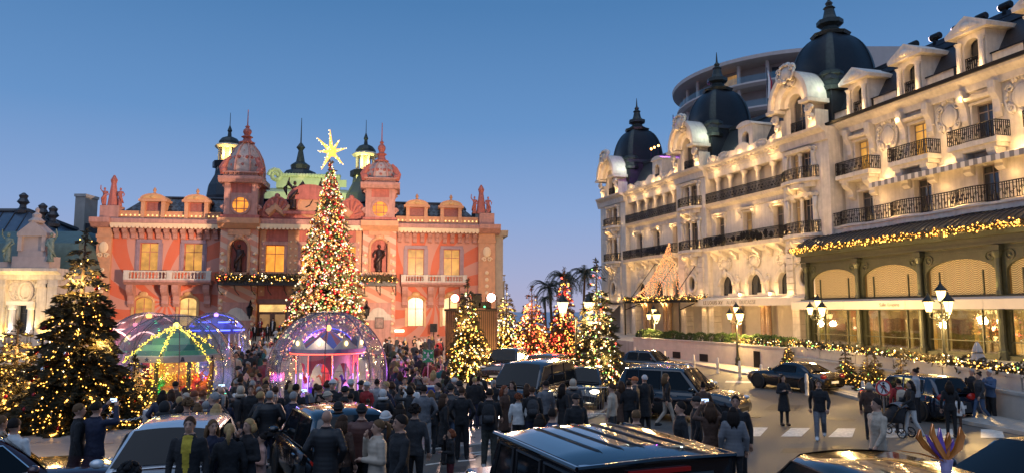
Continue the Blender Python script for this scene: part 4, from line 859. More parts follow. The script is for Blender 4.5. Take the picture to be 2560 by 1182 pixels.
# ---- pavilions with bay, arched gable and dome
def dome_mb(hw, h):
    s = MB(); c = .22; rows = []
    for i in range(15):
        t = i/14; r = hw * (math.cos(t*PI/2*.93)**.80) ; z = h*math.sin(t*PI/2)**1.0 if t else 0
        r = max(r, hw*.30); ring = []
        for k_ in range(4):
            a = k_*PI/2; ca_, sa_ = math.cos(a), math.sin(a)
            for (px_, py_) in ((1, -(1-c*.9)), (1.03, 0), (1, (1-c*.9))): ring.append((r*(px_*ca_ - py_*sa_), r*(px_*sa_ + py_*ca_), z))
        rows.append(ring + [ring[0]])
    s.grid(rows); n = 12
    for i in range(len(s.v)): pass
    return s, rows
for pi, ((a, b), ux) in enumerate(zip(pav, (uP1, uP2, uP3))):
    m = (a+b)/2 if pi < 2 else ux; hw = min(2.35, (b-a)/2); a2, b2 = (a, b); pr = .55
    for zlo, zhi, wz in ((zM, zF1-.35, None), (zF1-.35, zF2-.3, 13.0), (zF2-.3, zK, 16.75)):
        if wz is None:
            hb(MB().wall(a, b, zlo, zhi, -pr, .6, [(m-.62, m+.62, 5.9, 7.4, .0)]), 'pavilion_wall')
            s = MB(); s.tube([(m + .68*math.cos(q), -pr-.05, 6.65 + .86*math.sin(q)) for q in [2*PI*i/20 for i in range(21)]], .17, 6); hb(s, 'oval_frame', sm=True)
            s = MB(); s.ext([(m + .66*math.cos(q), 6.65 + .84*math.sin(q)) for q in [2*PI*i/20 for i in range(20)]], -pr+.3, -pr+.35); hb(s, 'oval_pane', dusk_glass)
            for sg in (-1, 1): hin(rel[0], 'relief_ornament', m+sg*.95, -pr-.02, 8.2, sc_=(.75, .9, .9))
            for sg in (-1, 1):
                s = MB(); x = m+sg*1.65
                for i in range(8): s.box(x-.42, x+.42, -pr-.16, -pr, zM+.05+i*.52, zM+.52+i*.52)
                hb(s, 'rusticated_pier'); up(x, -pr-.6, zM+.25, 8)
        else:
            hb(MB().wall(a, b, zlo, zhi, -pr, .6, [(m-1.15, m+1.15, zlo+.4, wz)]), 'pavilion_wall')
            for sg in (-.58, .58): window(hotel, m+sg-.45, m+sg+.45, zlo+.45, wz, -pr+.3, lit_dim if sg < 0 and pi != 1 else dusk_glass, shut, trans=.78)
            s = MB(); s.lathe([(.22, 0), (.16, .15), (.14, wz-zlo-.7), (.24, wz-zlo-.5)], 8, (m, -pr-.02, zlo+.45)); s.mold([(-pr, wz), (-pr-.35, wz+.05), (-pr-.45, wz+.3), (-pr, wz+.3)], m-1.45, m+1.45); hb(s, 'window_surround')
            for sg in (-1, 1):
                s = MB(); x = m+sg*1.6; s.tube([(x, -pr-.05, zlo+.5), (x+sg*.08, -pr-.12, zlo+1.4), (x-sg*.05, -pr-.1, zlo+2.3), (x, -pr-.12, wz-.1)], [.16, .2, .13, .24], 6); s.tube(scroll_pts((x, wz), .3, 1.4, sg, -pr-.1), .09, 5); s.tube(scroll_pts((x, zlo+.6), .22, 1.4, -sg, -pr-.1), .08, 5); hb(s, 'carved_drop', sm=True)
            arc = [(m + 2.0*math.cos(q), -pr - .95*math.sin(q)) for q in [PI - PI*i/12 for i in range(13)]]
            s = MB(); s.flat([(x*1.0 + (x-m)*.06, y*1.08) for x, y in arc], zlo+.12, zlo+.38); s.flat([(m + (x-m)*.85, y*.9) for x, y in arc], zlo-.3, zlo+.12); bal = hb(s, 'balcony')
            s = MB(); railing(s, arc, zlo+.38, .95, .13); s.build('railing', black_fe, bal)
            hin(corbL, 'bracket', m-.8, -pr-.02, zlo-.1, sc_=(.9, 1, .9)); hin(corbL, 'bracket', m+.8, -pr-.02, zlo-.1, sc_=(.9, 1, .9))
            for sg in (-1, 1): up(m+sg*1.6, -pr-.65, zlo+.7, 8)
            up(m, -pr-.8, zlo-.55, 7); up(m, -pr-.6, zlo+.6, 5)
    s = MB(); s.mold([(.6, zK), (-pr-.2, zK), (-pr-.3, zK+.6), (-pr-.8, zK2-.2), (-pr-.9, zK2), (.6, zK2)], a, b); hb(s, 'cornice')
    # arched gable
    za, ro, ri = 20.75, 2.1, 1.05
    hb(MB().wall(m-2.0, m+2.0, zK2, za+ro*.98, -pr-.1, .5, [(m-.85, m+.85, zK2+.1, za+.6, .85)]) if False else MB().wall(m-1.75, m+1.75, zK2, za+.05, -pr-.1, .5, [(m-.85, m+.85, zK2+.1, za+.05)]), 'gable_wall')
    s = MB()
    for (r0_, r1_, y0_, y1_) in ((ro-.05, ro+.32, -pr-1.15, .2), (ri+.28, ro-.05, -pr-.75, .5), (ri-.2, ri+.28, -pr-.35, .5)):
        n = 18
        for j in range(n):
            q0, q1 = PI*j/n, PI*(j+1)/n
            s.ext([(m + r0_*math.cos(q0), za + r0_*1.15*math.sin(q0)), (m + r1_*math.cos(q0), za + r1_*1.15*math.sin(q0)), (m + r1_*math.cos(q1), za + r1_*1.15*math.sin(q1)), (m + r0_*math.cos(q1), za + r0_*1.15*math.sin(q1))], y0_, y1_)
    hb(s, 'arched_gable'); window(hotel, m-.85, m+.85, zK2+.1, za+.95, -pr+.35, dusk_glass, shut, arch=.9)
    s = MB(); railing(s, [(m-.85, -pr-.1), (m+.85, -pr-.1)], zK2+.1, 1.0); hb(s, 'railing', black_fe)
    s = MB(); s.ext([(m + (ro+.3)*math.cos(q), za-.02 + (ro+.3)*1.16*math.sin(q)) for q in [PI*i/14 for i in range(15)]], .2, 4.0); hb(s, 'gable_hood', bronze_g)
    for sg in (-1, 1):
        s = MB(); x = m+sg*2.0; s.box(x-.38, x+.38, -pr-.45, .3, zK2, za-.9); s.mold([(.3, za-.35), (-pr-1.25, za-.35), (-pr-1.3, za-.1), (.3, za)], x-.55, x+.55); s.tube(scroll_pts((x, za-.85), .36, 1.5, sg, -pr-.75), .17, 6); s.tube(scroll_pts((x, za-1.5), .28, 1.5, -sg, -pr-.6), .13, 6)
        hb(s, 'gable_bracket', sm=False); up(x, -pr-.9, zK2+.3, 12)
    hin(rel[1], 'relief_ornament', m, -pr-1.15, za+ro*1.15+.15, sc_=(1.25, 1.6, 1.1)); hin(rel[2], 'relief_ornament', m, -pr-.8, za+1.85, sc_=(.8, .9, .6))
    s = MB(); zt_ = za + ro*1.15 + .7
    for q in (-.5, 0, .5): s.sph((m+q, -pr-.9, zt_+.15-abs(q)*.4), (.3, .3, .38), 7, 5)
    hb(s, 'gable_crest', sm=True)
    for q in (PI*.15, PI*.5, PI*.85): up(m + 1.35*math.cos(q), -pr-1.5, za + .8*math.sin(q), 9)
    # dome
    dh, hwD = 4.5, 2.5; yc = 3.1; zD = 22.7
    s = MB(); s.box(m-hwD-.1, m+hwD+.1, yc-hwD-.1, yc+hwD+.1, zK2, zD); s.mold([(yc-hwD-.35, zD-.35), (yc+hwD+.35, zD-.35), (yc+hwD+.35, zD), (yc-hwD-.35, zD)], m-hwD-.35, m+hwD+.35); hb(s, 'dome_drum', slate)
    s, rows = dome_mb(hwD, dh); dome = hb(s, 'dome', MT('dark_lead', (.012, .013, .016), .42, var=.35, vs=5, metal=.1, bump=.3, bs=14, spec=.35), Matrix.Translation((m, yc, zD)), True)
    for k_ in range(4):
        s = MB(); L = [(r_[(3*k_+2)], r_[(3*k_+3) % 12]) for r_ in rows]
        s.grid([[Vector(p)*1.0 + Vector((p[0]*.012, p[1]*.012, .0)) for p in (l[0], ((l[0][0]+l[1][0])/2*1.05, (l[0][1]+l[1][1])/2*1.05, l[0][2]), l[1])] for l in L]); s.build('dome_rib', bronze_g, dome, True)
        q = PI/4 + k_*PI/2; X_, Y_ = hwD*1.18*math.cos(q), hwD*1.18*math.sin(q)
        s = MB(); s.lathe([(.95, -1.2), (1.0, -.9), (.8, -.7), (.78, -.1), (.98, .1), (.95, .35), (.7, .5)], 8, (X_, Y_, 0)); s.build('dome_pedestal', bronze_g, dome)
        s = MB()
        for zz, rr in ((1.0, .26), (2.5, .2)):
            rdm = hwD * (math.cos(math.asin(zz/dh)*.93)**.80) * 1.12 + .12; s.sph((rdm*math.cos(q), rdm*math.sin(q), zz), (rr, rr, rr*1.5), 6, 5)
        s.build('dome_vent', slate, dome)
    s = MB(); r_ = hwD*.30*1.25
    s.lathe([(r_*1.6, -.15), (r_*1.75, .1), (r_*1.2, .3), (r_*.75, .6), (r_*.7, .8), (r_*1.15, 1.0), (r_*1.15, 1.35), (r_*.7, 1.5), (r_*.55, 1.8), (r_*.42, 2.4), (r_*.55, 2.5), (r_*.25, 2.75), (r_*.34, 2.95), (r_*.12, 3.2), (.03, 4.3)], 8, (0, 0, dh-.05)); s.build('dome_finial', bronze_g, dome)
    up(m-2.4, .2, zD-.4, 18, col=(1, .8, .55)); up(m-1.0, -.5, zD+.6, 30, col=(1, .85, .6)); up(m+hwD+.9, yc-hwD-.9, zD-.9, 20, col=(.8, 1, .8))
# ---- ground floor: piers, glazed doors, columns, awning with the restaurant's name
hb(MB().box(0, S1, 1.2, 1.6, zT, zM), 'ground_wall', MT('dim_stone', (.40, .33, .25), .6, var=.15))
s = MB(); s.mold([(1.3, zM-.15), (-.75, zM-.15), (-.85, zM+.12), (1.3, zM+.12)], 0, S1); hb(s, 'ledge')
for p in (1560, 1590, 1716, 1767, 1785, 1998):
    x = Uc(p, 800); s = MB()
    for i in range(7): s.box(x-.42, x+.42, -.3, 1.3, zT+i*.54, zT+.51+i*.54)
    hb(s, 'rusticated_pier')
    lamp('pier_light', 'SPOT', (x, -.75, zM-.65), 60, warm, hotel, target=(x, -.3, zT), spot=110, size=.08)
for p in (1614, 1624, 1665, 1675, 1836, 1848, 1910, 1922):
    x = Uc(p, 800); s = MB(); s.lathe([(.36, 0), (.36, .25), (.28, .35), (.27, 1.8), (.23, 3.0), (.32, 3.15), (.4, 3.45), (.4, 3.75)], 12, (x, -.05, zT)); hb(s, 'column', MT('brown_marble_column', (.40, .26, .15), .25, var=.3, vs=6), sm=True)
    up(x, -.6, zM-.55, 9)
for p0_, p1_ in ((1626, 1663), (1677, 1706), (1722, 1740), (1742, 1762), (1792, 1830), (1852, 1906), (1928, 1990)):
    x0, x1 = Uc(p0_, 800), Uc(p1_, 800); window(hotel, x0, x1, zT+.05, zM-.6, 1.1, curtain_mat('lobby_%d' % p0_, (1, .5, .16), .22, 5), MT('dark_frame', (.05, .04, .035), .5, var=0), trans=.8, name='glazed_door')
aw0, aw1 = Uc(1702, 745, -1.6), Uc(2030, 745, -1.6); awn = MT('cream_awning', (.60, .54, .46), .7, var=.06)
s = MB(); s.mold([(-.3, 5.25), (-1.7, 4.95), (-1.72, 4.35), (-1.68, 4.35), (-1.64, 4.9), (-.3, 5.18)], aw0, aw1); aw = hb(s, 'awning', awn)
def lettering(txt, size, m, parent, M, ext=.012, sp=1.0):
    c = bpy.data.curves.new('lettering', 'FONT'); c.body = txt; c.size = size; c.extrude = ext; c.materials.append(m); c.resolution_u = 3
    c.space_character = sp
    o = bpy.data.objects.new('lettering', c); me = bpy.data.meshes.new_from_object(o); bpy.data.objects.remove(o)
    if not me.materials: me.materials.append(m)
    return link('lettering', me, parent, M)
ltm = MT('brown_letters', (.12, .08, .05), .5, var=0); u0 = Uc(1758, 750, -1.72); u1 = Uc(1892, 750, -1.72)
tx = lettering('LE LOUIS XV', .50, ltm, aw, Matrix.Translation((u0, -1.73, 4.5)) @ Matrix.Rotation(PI/2, 4, 'X'), sp=1.15)
for wd_, f_ in (('ALAIN', .46), ('DUCASSE', .70)): lettering(wd_, .50, MT('grey_letters', (.33, .29, .24), .5, var=0), aw, Matrix.Translation((u0 + (u1-u0)*f_, -1.73, 4.5)) @ Matrix.Rotation(PI/2, 4, 'X'), sp=1.1)
s = MB(); x0, x1 = Uc(1530, 800), Uc(1556, 800); s.mold([(0, 5.0), (-1.9, 3.3), (-1.92, 3.2), (-.02, 4.9)], x0-1.0, x1); hb(s, 'shop_awning', awn)
s = MB(); s.box(x0, x1-.2, 1.0, 1.1, 1.8, 4.2); hb(s, 'shop_window', lit_hot)
hb(MB().box(.0, S1, .6, 14, zT, zK2), 'rear_block', MT('plain_stone3', (.45, .40, .34), .7, var=.1))
s = MB(); s.box(-.35, 0, -.5, 14, zT, zK2); s.mold([(-.6, zK), (14, zK), (14, zK2), (-.9, zK2)], -.9, 0); hb(s, 'end_wall')
for z0 in (zF1, zF2):
    s = MB(); s.box(-1.1, -.35, .2, 3.5, z0-.3, z0); b_ = hb(s, 'end_balcony'); s = MB(); railing(s, [(-.35, .2), (-1.05, .2), (-1.05, 3.4)], z0, 1.0); s.build('railing', black_fe, b_)
# entrance marquise with net of lights
e0, e1 = Uc(1552, 745, -3.6), Uc(1702, 745, -3.6); s = MB(); s.flat([(e0, 0), (e0, -3.0), (e0+1.5, -3.9), (e1-1.5, -3.9), (e1, -3.0), (e1, 0)], 4.75, 5.0)
for x in (e0+.6, e1-.6): s.tube([(x, -3.4, 1.2), (x, -3.4, 4.75)], .09, 8); s.tube([(x, -3.4, 4.0), (x, -1.5, 4.7)], .05, 5)
for x in (e0+1.8, (e0+e1)/2, e1-1.8): s.tube([(x, -3.5, 5.0), (x, -.1, 9.2)], .04, 4)
hb(s, 'entrance_marquise', black_fe)
# ---- near wing of the hotel
NW0, NW1 = 0.35, 22.5
Un = lambda p, y=500, o=0.: FN.u(p, y, o)
n1 = [Un(2165, 490), Un(2307, 460), Un(2472, 440)]; dN = (n1[2]-n1[0])/2; n1 += [n1[2]+dN]
n2 = [Un(2156, 360), Un(2296, 315), Un(2458, 280)]; n2 += [n2[2]+dN]
zL = 18.6; zB1, zB2 = 10.3, 14.2
h1 = [(x-.72, x+.72, zB1+.02, 12.85) for x in n1]; h2 = [(x-.72, x+.72, zB2+.02, 16.75) for x in n2]
hb(MB().wall(NW0-.4, NW1, 1.2, zL-.6, 0, .6, h1 + h2), 'storey_wall', M=LN)
hb(MB().box(NW0-.4, NW1, .6, 14, 1.2, zL), 'rear_block', MT('plain_stone3', (.45, .40, .34), .7, var=.1), LN)
def wn(*a, **k): return window(hotel, *a, M=LN, **k)
for i, h in enumerate(h1): wn(*h, .42, dusk_glass, shut, trans=.8); hb(surround(MB(), *h, 0, .12, .06), 'window_surround', M=LN)
for i, h in enumerate(h2):
    wn(*h, .42, (lit_ye, lit_ye, dusk_glass, lit_dim)[i], shut, trans=.8); s = surround(MB(), *h, 0, .14, .08); s.mold([(0, 16.95), (-.4, 17.0), (-.5, 17.2), (0, 17.2)], h[0]-.5, h[1]+.5); hb(s, 'window_surround', M=LN)
    for sg in (-1, 1):
        x = (h[0]+h[1])/2 + sg*1.15; hin(corbL, 'bracket', x, -.02, 17.75, LN, (.9, .7, 1.7)); s = MB(); s.sph((x, -.35, 17.2), (.22, .25, .35)); s.tube(scroll_pts((x, 16.2), .25, 1.4, sg, -.1), .09, 5); hb(s, 'carved_head', M=LN, sm=True)
    # balcony
    m = (h[0]+h[1])/2; s = MB(); s.flat([(m-1.75, 0), (m-1.75, -1.15), (m+1.75, -1.15), (m+1.75, 0)], zB2-.3, zB2); s.flat([(m-1.55, 0), (m-1.55, -.95), (m+1.55, -.95), (m+1.55, 0)], zB2-.55, zB2-.3); b_ = hb(s, 'balcony', M=LN)
    s = MB(); railing(s, [(m-1.7, 0), (m-1.7, -1.1), (m+1.7, -1.1), (m+1.7, 0)], zB2, 1.0); s.build('railing', black_fe, b_)
    for sg in (-1, 1): hin(corbL, 'bracket', m+sg*1.1, -.02, zB2-.5, LN, (1.1, 1, 1.05))
    hin(rel[i % 3], 'relief_ornament', m, -.03, zB2-1.05, LN, (.9, .6, .5)); up(m+2.35, -.55, zB2-.75, 14, LN); up(m+.6, -.85, zB2+.35, 5, LN)
for i in range(len(n2)):
    x = n2[i] + dN/2; hin(orn(2.0, 2.6, 5), 'relief_ornament', x, -.03, 16.5, LN); up(x, -.9, 15.2, 12, LN); up(x+1.5, -.7, 17.2, 7, LN)
s = MB(); s.mold([(.6, zL-1.0), (-.25, zL-1.0), (-.35, zL-.6), (-.8, zL-.25), (-.85, zL-.1), (.6, zL-.1)], NW0-.4, NW1); hb(s, 'cornice', M=LN)
s = MB(); s.mold([(.6, zL-.1), (-1.0, zL-.1), (-1.05, zL+.12), (.6, zL+.12)], NW0-.5, NW1); hb(s, 'gutter', black_fe, LN)
s = MB(); s.box(NW0-.4, NW1, -.2, .4, zL+.12, zL+.85); s.box(NW0-.4, NW1, -.24, .42, zL+.85, zL+.98); hb(s, 'attic_band', M=LN)
s = MB()
for i in range(10): s.box(NW0 + i*2.4, NW0 + i*2.4 + .1, -.3, -.2, zL+.12, zL+.95)
s.box(NW0-.4, NW1, -.32, -.26, zL+.9, zL+.98); hb(s, 'attic_rail', black_fe, LN)
s = MB(); s.add([(NW0-1, .2, zL+.9), (NW1, .2, zL+.9), (NW1, 1.6, 21.9), (NW0-1, 1.6, 21.9), (NW0-1, 3.0, 22.9), (NW1, 3.0, 22.9), (NW0-1, 14, 23.4), (NW1, 14, 23.4)], [(0,1,2,3), (3,2,5,4), (4,5,7,6)]); rf = hb(s, 'mansard_roof', slate, LN)
s = MB(); s.box(NW0-1, NW1, 1.4, 1.75, 21.75, 22.1); s.box(NW0-1, NW1, 2.8, 3.3, 22.8, 23.15); s.build('roof_kerb', zinc, rf)
for p in (2158, 2292, 2452, 2640):
    x = Un(p, 200); s = MB(); z0 = zL+.15; s.wall(x-1.0, x+1.0, z0, z0+2.5, -.55, -.05, [(x-.55, x+.55, z0, z0+2.1, .55)])
    s.box(x-1.0, x-.6, -.05, 2.2, z0, z0+2.5); s.box(x+.6, x+1.0, -.05, 2.2, z0, z0+2.5)
    for sg in (-1, 1): s.lathe([(.22, 0), (.16, .15), (.15, 1.7), (.25, 1.95)], 8, (x+sg*.8, -.72, z0))
    s.ext([(x-1.5, z0+2.4), (x+1.5, z0+2.4), (x+1.55, z0+2.65), (x, z0+3.5), (x-1.55, z0+2.65)], -1.0, 2.2); d = hb(s, 'dormer', M=LN)
    s = MB(); s.ext([(x-1.0, z0+2.62), (x+1.0, z0+2.62), (x, z0+3.2)], -1.04, -.99); s.sph((x, -1.05, z0+2.8), (.4, .14, .25)); s.build('pediment_relief', stucco, d)
    g = MB(); g.box(x-.55, x+.55, .05, .1, z0, z0+2.1); g.build('pane', dusk_glass, d); s = MB(); railing(s, [(x-.55, -.5), (x+.55, -.5)], z0+.05, .85); s.build('railing', black_fe, d)
    up(x-.85, -1.2, z0+.25, 6, LN); up(x+.85, -1.2, z0+.25, 6, LN); up(x, -1.3, z0+1.9, 5, LN)
# roof spotlights and railings
spot_glow = glow('pale_spot', (1, .75, .85), 5)
for p, py in ((2328, 98), (2384, 76), (2440, 50), (2500, 22), (2272, 118)):
    u_, z_2 = FN.uz(p, py, 2.9); s = MB(); s.lathe([(.22, 0), (.26, .1), (.26, .75), (.2, .8)], 10); s.xf(Matrix.Translation((u_, 2.9, z_2)) @ Matrix.Rotation(PI/2, 4, 'Y')); s.box(u_+.2, u_+.5, 2.8, 3.0, min(22.9, z_2-.3), z_2); o = hb(s, 'roof_spotlight', iron, LN)
    s = MB(); s.lathe([(.2, 0), (.2, .04)], 10); s.xf(Matrix.Translation((u_-.05, 2.9, z_2)) @ Matrix.Rotation(PI/2, 4, 'Y')); s.build('lens', spot_glow, o)
# striped awning and long wavy balcony
xa = Un(2205, 455); s = MB(); k = int((NW1-xa)/.3)
stripe = [MT('awning_white', (.62, .58, .54), .7, var=.05), MT('awning_grey', (.20, .19, .19), .7, var=.05)]
s.mold([(0, 13.4), (-1.15, 13.1), (-1.15, 13.05), (0, 13.35)], xa, NW1); s.cm = 0
for i in range(k): s.cm = i % 2; s.box(xa + i*.3, xa + i*.3 + .3, -1.18, -1.15, 12.73, 13.1)
hb(s, 'striped_awning', stripe, LN)
wav = [(NW0+.8 + i*.45, -1.25 - .45*math.sin(max(0, math.sin((i*.45 - 1.2)*2*PI/dN/1.0)))) for i in range(int((NW1-NW0-.8)/.45))]
s = MB(); s.flat([(wav[0][0], 0)] + wav + [(wav[-1][0], 0)], zB1-.15, zB1); s.flat([(wav[0][0]+.1, 0)] + [(x, y*.92) for x, y in wav] + [(wav[-1][0], 0)], zB1-.5, zB1-.15); b_ = hb(s, 'long_balcony', M=LN)
s = MB(); railing(s, wav, zB1, 1.05, .15); s.build('railing', black_fe, b_)
for x in [q + dN*.5 for q in n1]: up(x, -.6, zB1+.35, 16, LN); up(x-.9, -.5, 12.0, 4, LN)
s = MB(); s.tube([(NW0+.15, -.12, 9), (NW0+.15, -.12, zL-1.2)], .08, 6); hb(s, 'drainpipe', stucco, LN)

# ================================================================ glazed restaurant along the terrace
rest = thing('restaurant_pavilion', 'green iron glazed restaurant front with arched curtained windows under the lit garland', 'building', FR.o, FR.rz)
Ur = lambda p, y=750, o=0.: FR.u(p, y, o)
gm = mat('dark_green_iron', (.062, .066, .042), .4, metal=.3, var=.25, vs=3)
cols = [Ur(p) for p in (2026, 2156, 2313, 2511)]; dR = (cols[3]-cols[0])/3; cols = [cols[0] + dR*i for i in range(6)]
RE = cols[-1]
swag = bpy.data.materials.new('festoon_blind'); swag.use_nodes = True; nt = swag.node_tree; b = base_of(swag); tc = N(nt, 'TexCoord'); sp = N(nt, 'SeparateXYZ'); nt.links.new(tc.outputs['Object'], sp.inputs[0])
px_ = math_n(nt, 'PINGPONG', sp.outputs[0], .30); sag = math_n(nt, 'MULTIPLY', math_n(nt, 'MULTIPLY', px_, px_), 1.6)
wv = math_n(nt, 'SINE', math_n(nt, 'MULTIPLY', math_n(nt, 'SUBTRACT', sp.outputs[2], sag), 52)); wv = math_n(nt, 'MULTIPLY_ADD', wv, .5, .5)
nt.links.new(mixrgb(nt, (.12, .08, .04), (.30, .22, .13), wv), b.inputs['Base Color']); b.inputs['Roughness'].default_value = .8
nt.links.new(mixrgb(nt, (.16, .08, .02), (.42, .25, .085), wv), b.inputs['Emission Color']); b.inputs['Emission Strength'].default_value = .95; swag.cycles.emission_sampling = 'NONE'  # lamplight behind the cloth put into the blind as emission
bpn = N(nt, 'Bump'); bpn.inputs['Strength'].default_value = .8; bpn.inputs['Distance'].default_value = .1; nt.links.new(wv, bpn.inputs['Height']); nt.links.new(bpn.outputs[0], b.inputs['Normal'])
drape = curtain_mat('gold_drape', (1, .58, .16), .55, 3.2); room = curtain_mat('warm_room', (.75, .34, .08), .16, .7)  # drapes and room walls emit, room light put into their material
clear = thin_glass('shop_glass', (.95, .95, .9), .06)
for i in range(len(cols)-1):
    a, b_ = cols[i]+.22, cols[i+1]-.22; m = (a+b_)/2
    MB().wall(a, b_, 4.75, 8.15, -.1, .1, [(a+.12, b_-.12, 4.85, 6.95, .85)]).build('spandrel_frame', gm, rest)
    s = MB(); s.box(a+.1, b_-.1, .25, .3, 4.85, 7.0); s.build('festoon_blind', swag, rest)
    s = MB(); [s.box(a + (b_-a)*f-.03, a + (b_-a)*f+.03, -.04, .06, 4.85, 6.6 + (.3 if .2 < f < .8 else -.35)) for f in (.2, .8)]
    for sg, xx in ((-1, a+.42), (1, b_-.42)): s.tube([(xx + .26*math.cos(q), -.12, 7.0 + .26*math.sin(q)) for q in [2*PI*j/12 for j in range(13)]], .045, 5); s.sph((xx, -.12, 7.0), (.1, .06, .1))
    s.box(a, b_, -.14, .1, 7.35, 7.45); s.build('arch_tracery', gm, rest)
    w_ = window(rest, a, b_, 1.45, 4.0, 0, clear, gm, mull=0, name='dining_window')
    s = MB(); [s.box(a + (b_-a)*f-.04, a + (b_-a)*f+.04, -.06, .05, 1.5, 4.0) for f in (.27, .76)]; s.box(a, b_, -.05, .04, 2.15, 2.2); s.build('glazing_bar', gm, w_)
    for f0, f1 in ((.02, .24), (.60, .74)):
        s = MB(); n = 14; s.grid([[(a + (b_-a)*(f0 + (f1-f0)*j/n), .5 + .06*math.sin(j*2.2), z) for j in range(n+1)] for z in (1.5, 2.6, 4.0)]); s.build('drape', drape, rest, True)
    s = MB(); n = 30
    rows = []
    for z in range(5): rows.append([(a + (b_-a)*j/n, .42 - .05*z*(4-z)/2, 4.0 - z*.13 - .12*z/4*abs(math.sin(j/n*PI*4))) for j in range(n+1)])
    s.grid(rows); s.build('pelmet', drape, rest, True)
    s = MB(); s.box(a-.2, b_+.2, 2.6, 2.7, 1.2, 4.2); s.build('room_wall', room, rest)
    s = MB(); s.box(m-1.6, m-1.0, 2.5, 2.6, 1.4, 3.6); s.box(m+.6, m+1.3, 2.5, 2.6, 1.4, 3.6); s.build('mirror', lit_ye, rest)  # mirror panels emit in place of reflecting the lit room
    lamp('dining_light', 'POINT', (m, 1.4, 3.6), 70, (1, .62, .24), rest, size=.3)
s = MB(); s.box(cols[0]-.6, RE+.3, -.25, .25, 4.1, 4.75); s.box(cols[0]-.6, RE+.3, -.4, .3, 4.62, 4.78); s.build('lintel', gm, rest)
s = MB(); s.box(cols[0]-.5, RE+.3, -.3, .2, 1.15, 1.45); s.build('sill', gm, rest); MB().box(cols[0]-.4, RE, 2.7, 2.9, 1.2, 8.1).build('inner_wall', room, rest)
MB().box(cols[0]-.4, RE, .1, 2.9, 4.25, 4.4).build('ceiling_slab', MT('dim_stone', (.4, .33, .25), .6), rest)
for x in cols:
    s = MB(); s.lathe([(.30, 0), (.30, .45), (.24, .5), (.2, .65), (.19, 2.9)], 12, (x, -.28, 1.2)); s.box(x-.24, x+.24, -.1, .3, 1.2, 4.1); s.build('column', gm, rest)
    s = MB(); s.lathe([(.2, 0), (.2, .15), (.155, .25), (.145, 2.05), (.17, 2.1), (.26, 2.35), (.27, 2.45)], 12, (x, -.28, 4.78)); s.box(x-.22, x+.22, -.12, .2, 4.75, 8.15); s.box(x-.3, x+.3, -.5, .1, 7.25, 7.55); s.build('upper_column', gm, rest)
    lamp('column_uplight', 'SPOT', (x-.15, -.75, 4.85), 160, (1, .72, .26), rest, target=(x, -.3, 7.3), spot=70, size=.05); lamp('column_downlight', 'SPOT', (x-.3, -.8, 4.0), 190, (1, .72, .26), rest, target=(x, -.35, 1.2), spot=80, size=.05)
s = MB(); s.box(cols[0]-.6, RE+.3, -.35, .3, 7.6, 7.75); s.mold([(.3, 8.1), (-.5, 8.1), (-.75, 8.35), (-.8, 8.5), (.3, 8.5)], cols[0]-.8, RE+.3); s.box(cols[0]-.6, RE+.3, -.28, .3, 7.75, 8.1); s.build('entablature', gm, rest)
s = MB(); rows = [[(cols[0]-.9 + (RE+1.2-cols[0])*j/40, y, z) for j in range(41)] for y, z in ((-.85, 8.5), (-.2, 9.05), (.6, 9.45), (1.4, 9.7), (3.2, 9.8))]; s.grid(rows); rf = s.build('metal_roof', zinc, rest, True)
s = MB(); n = 58
for i in range(n):
    x = cols[0]-.85 + (RE+1.1-cols[0])*i/(n-1); s.tube([(x, -.87, 8.53), (x, -.2, 9.08), (x, .6, 9.48), (x, 1.4, 9.73)], .035, 4)
s.build('standing_seam', slate, rf)
aw = []
for i in range(len(cols)-1):
    s = MB(); a, b_ = cols[i]-.3 if i == 0 else cols[i]+.01, cols[i+1]-.01
    s.mold([(-.3, 4.72), (-1.5, 4.55), (-1.52, 4.0), (-1.49, 4.0), (-1.46, 4.5), (-.3, 4.66)], a, b_); aw.append(s.build('awning', awn, rest))
u0 = Ur(2198, 760, -1.52); lettering('Salle Empire', .34, MT('grey_letters', (.33, .29, .24), .5, var=0), aw[1], Matrix.Translation((u0, -1.53, 4.17)) @ Matrix.Rotation(PI/2, 4, 'X')); aw[1].name = 'awning'

# ================================================================ round modern building behind the hotel
ap = thing('round_apartment_building', 'modern beige building with curved balconies rising behind the hotel roof', 'building', (45, 115, 0))
mw = mat('beige_render', (.56, .49, .44), .7, var=.1); mg = thin_glass('balcony_glass', (.75, .9, .95), .12)
for z0 in (25.5, 29.2, 32.9, 36.6):
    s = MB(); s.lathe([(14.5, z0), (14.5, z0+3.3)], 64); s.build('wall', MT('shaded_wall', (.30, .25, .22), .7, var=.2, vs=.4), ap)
    s = MB(); s.lathe([(13, z0-.55), (17.0, z0-.5), (17.6, z0-.15), (17.6, z0+.1), (13, z0+.1)], 64); s.build('balcony_slab', mw, ap)
    s = MB(); rows = [[(17.3*math.cos(q), 17.3*math.sin(q), z) for q in [PI*.75 + PI*j/40 for j in range(41)]] for z in (z0+.1, z0+1.1)]; s.grid(rows); s.build('balcony_glass', mg, ap)
    for j in range(13):
        q = PI*.75 + PI*j/12; s = MB(); s.lathe([(.28, 0), (.28, 3.2)], 8, (16.2*math.cos(q), 16.2*math.sin(q), z0)); s.build('column', mw, ap)
        if j % 2: s = MB(); s.box(-1.1, 1.1, -.06, .06, 0, 2.5); s.build('window', (lit_dim if j in (5, 9) and z0 > 30 else dusk_glass), ap, M=Matrix.Translation((14.5*math.cos(q+.1), 14.5*math.sin(q+.1), z0+.1)) @ Matrix.Rotation(q+.1+PI/2, 4, 'Z'))
s = MB(); s.lathe([(14, 39.7), (18.2, 39.8), (18.3, 40.3), (14, 40.8)], 64); s.build('roof_slab', mw, ap)
s = MB(); s.box(2, 9, -18.6, 10, 20, 40.2); s.build('side_wing', MT('beige_render2', (.46, .40, .36), .7, var=.08), ap)
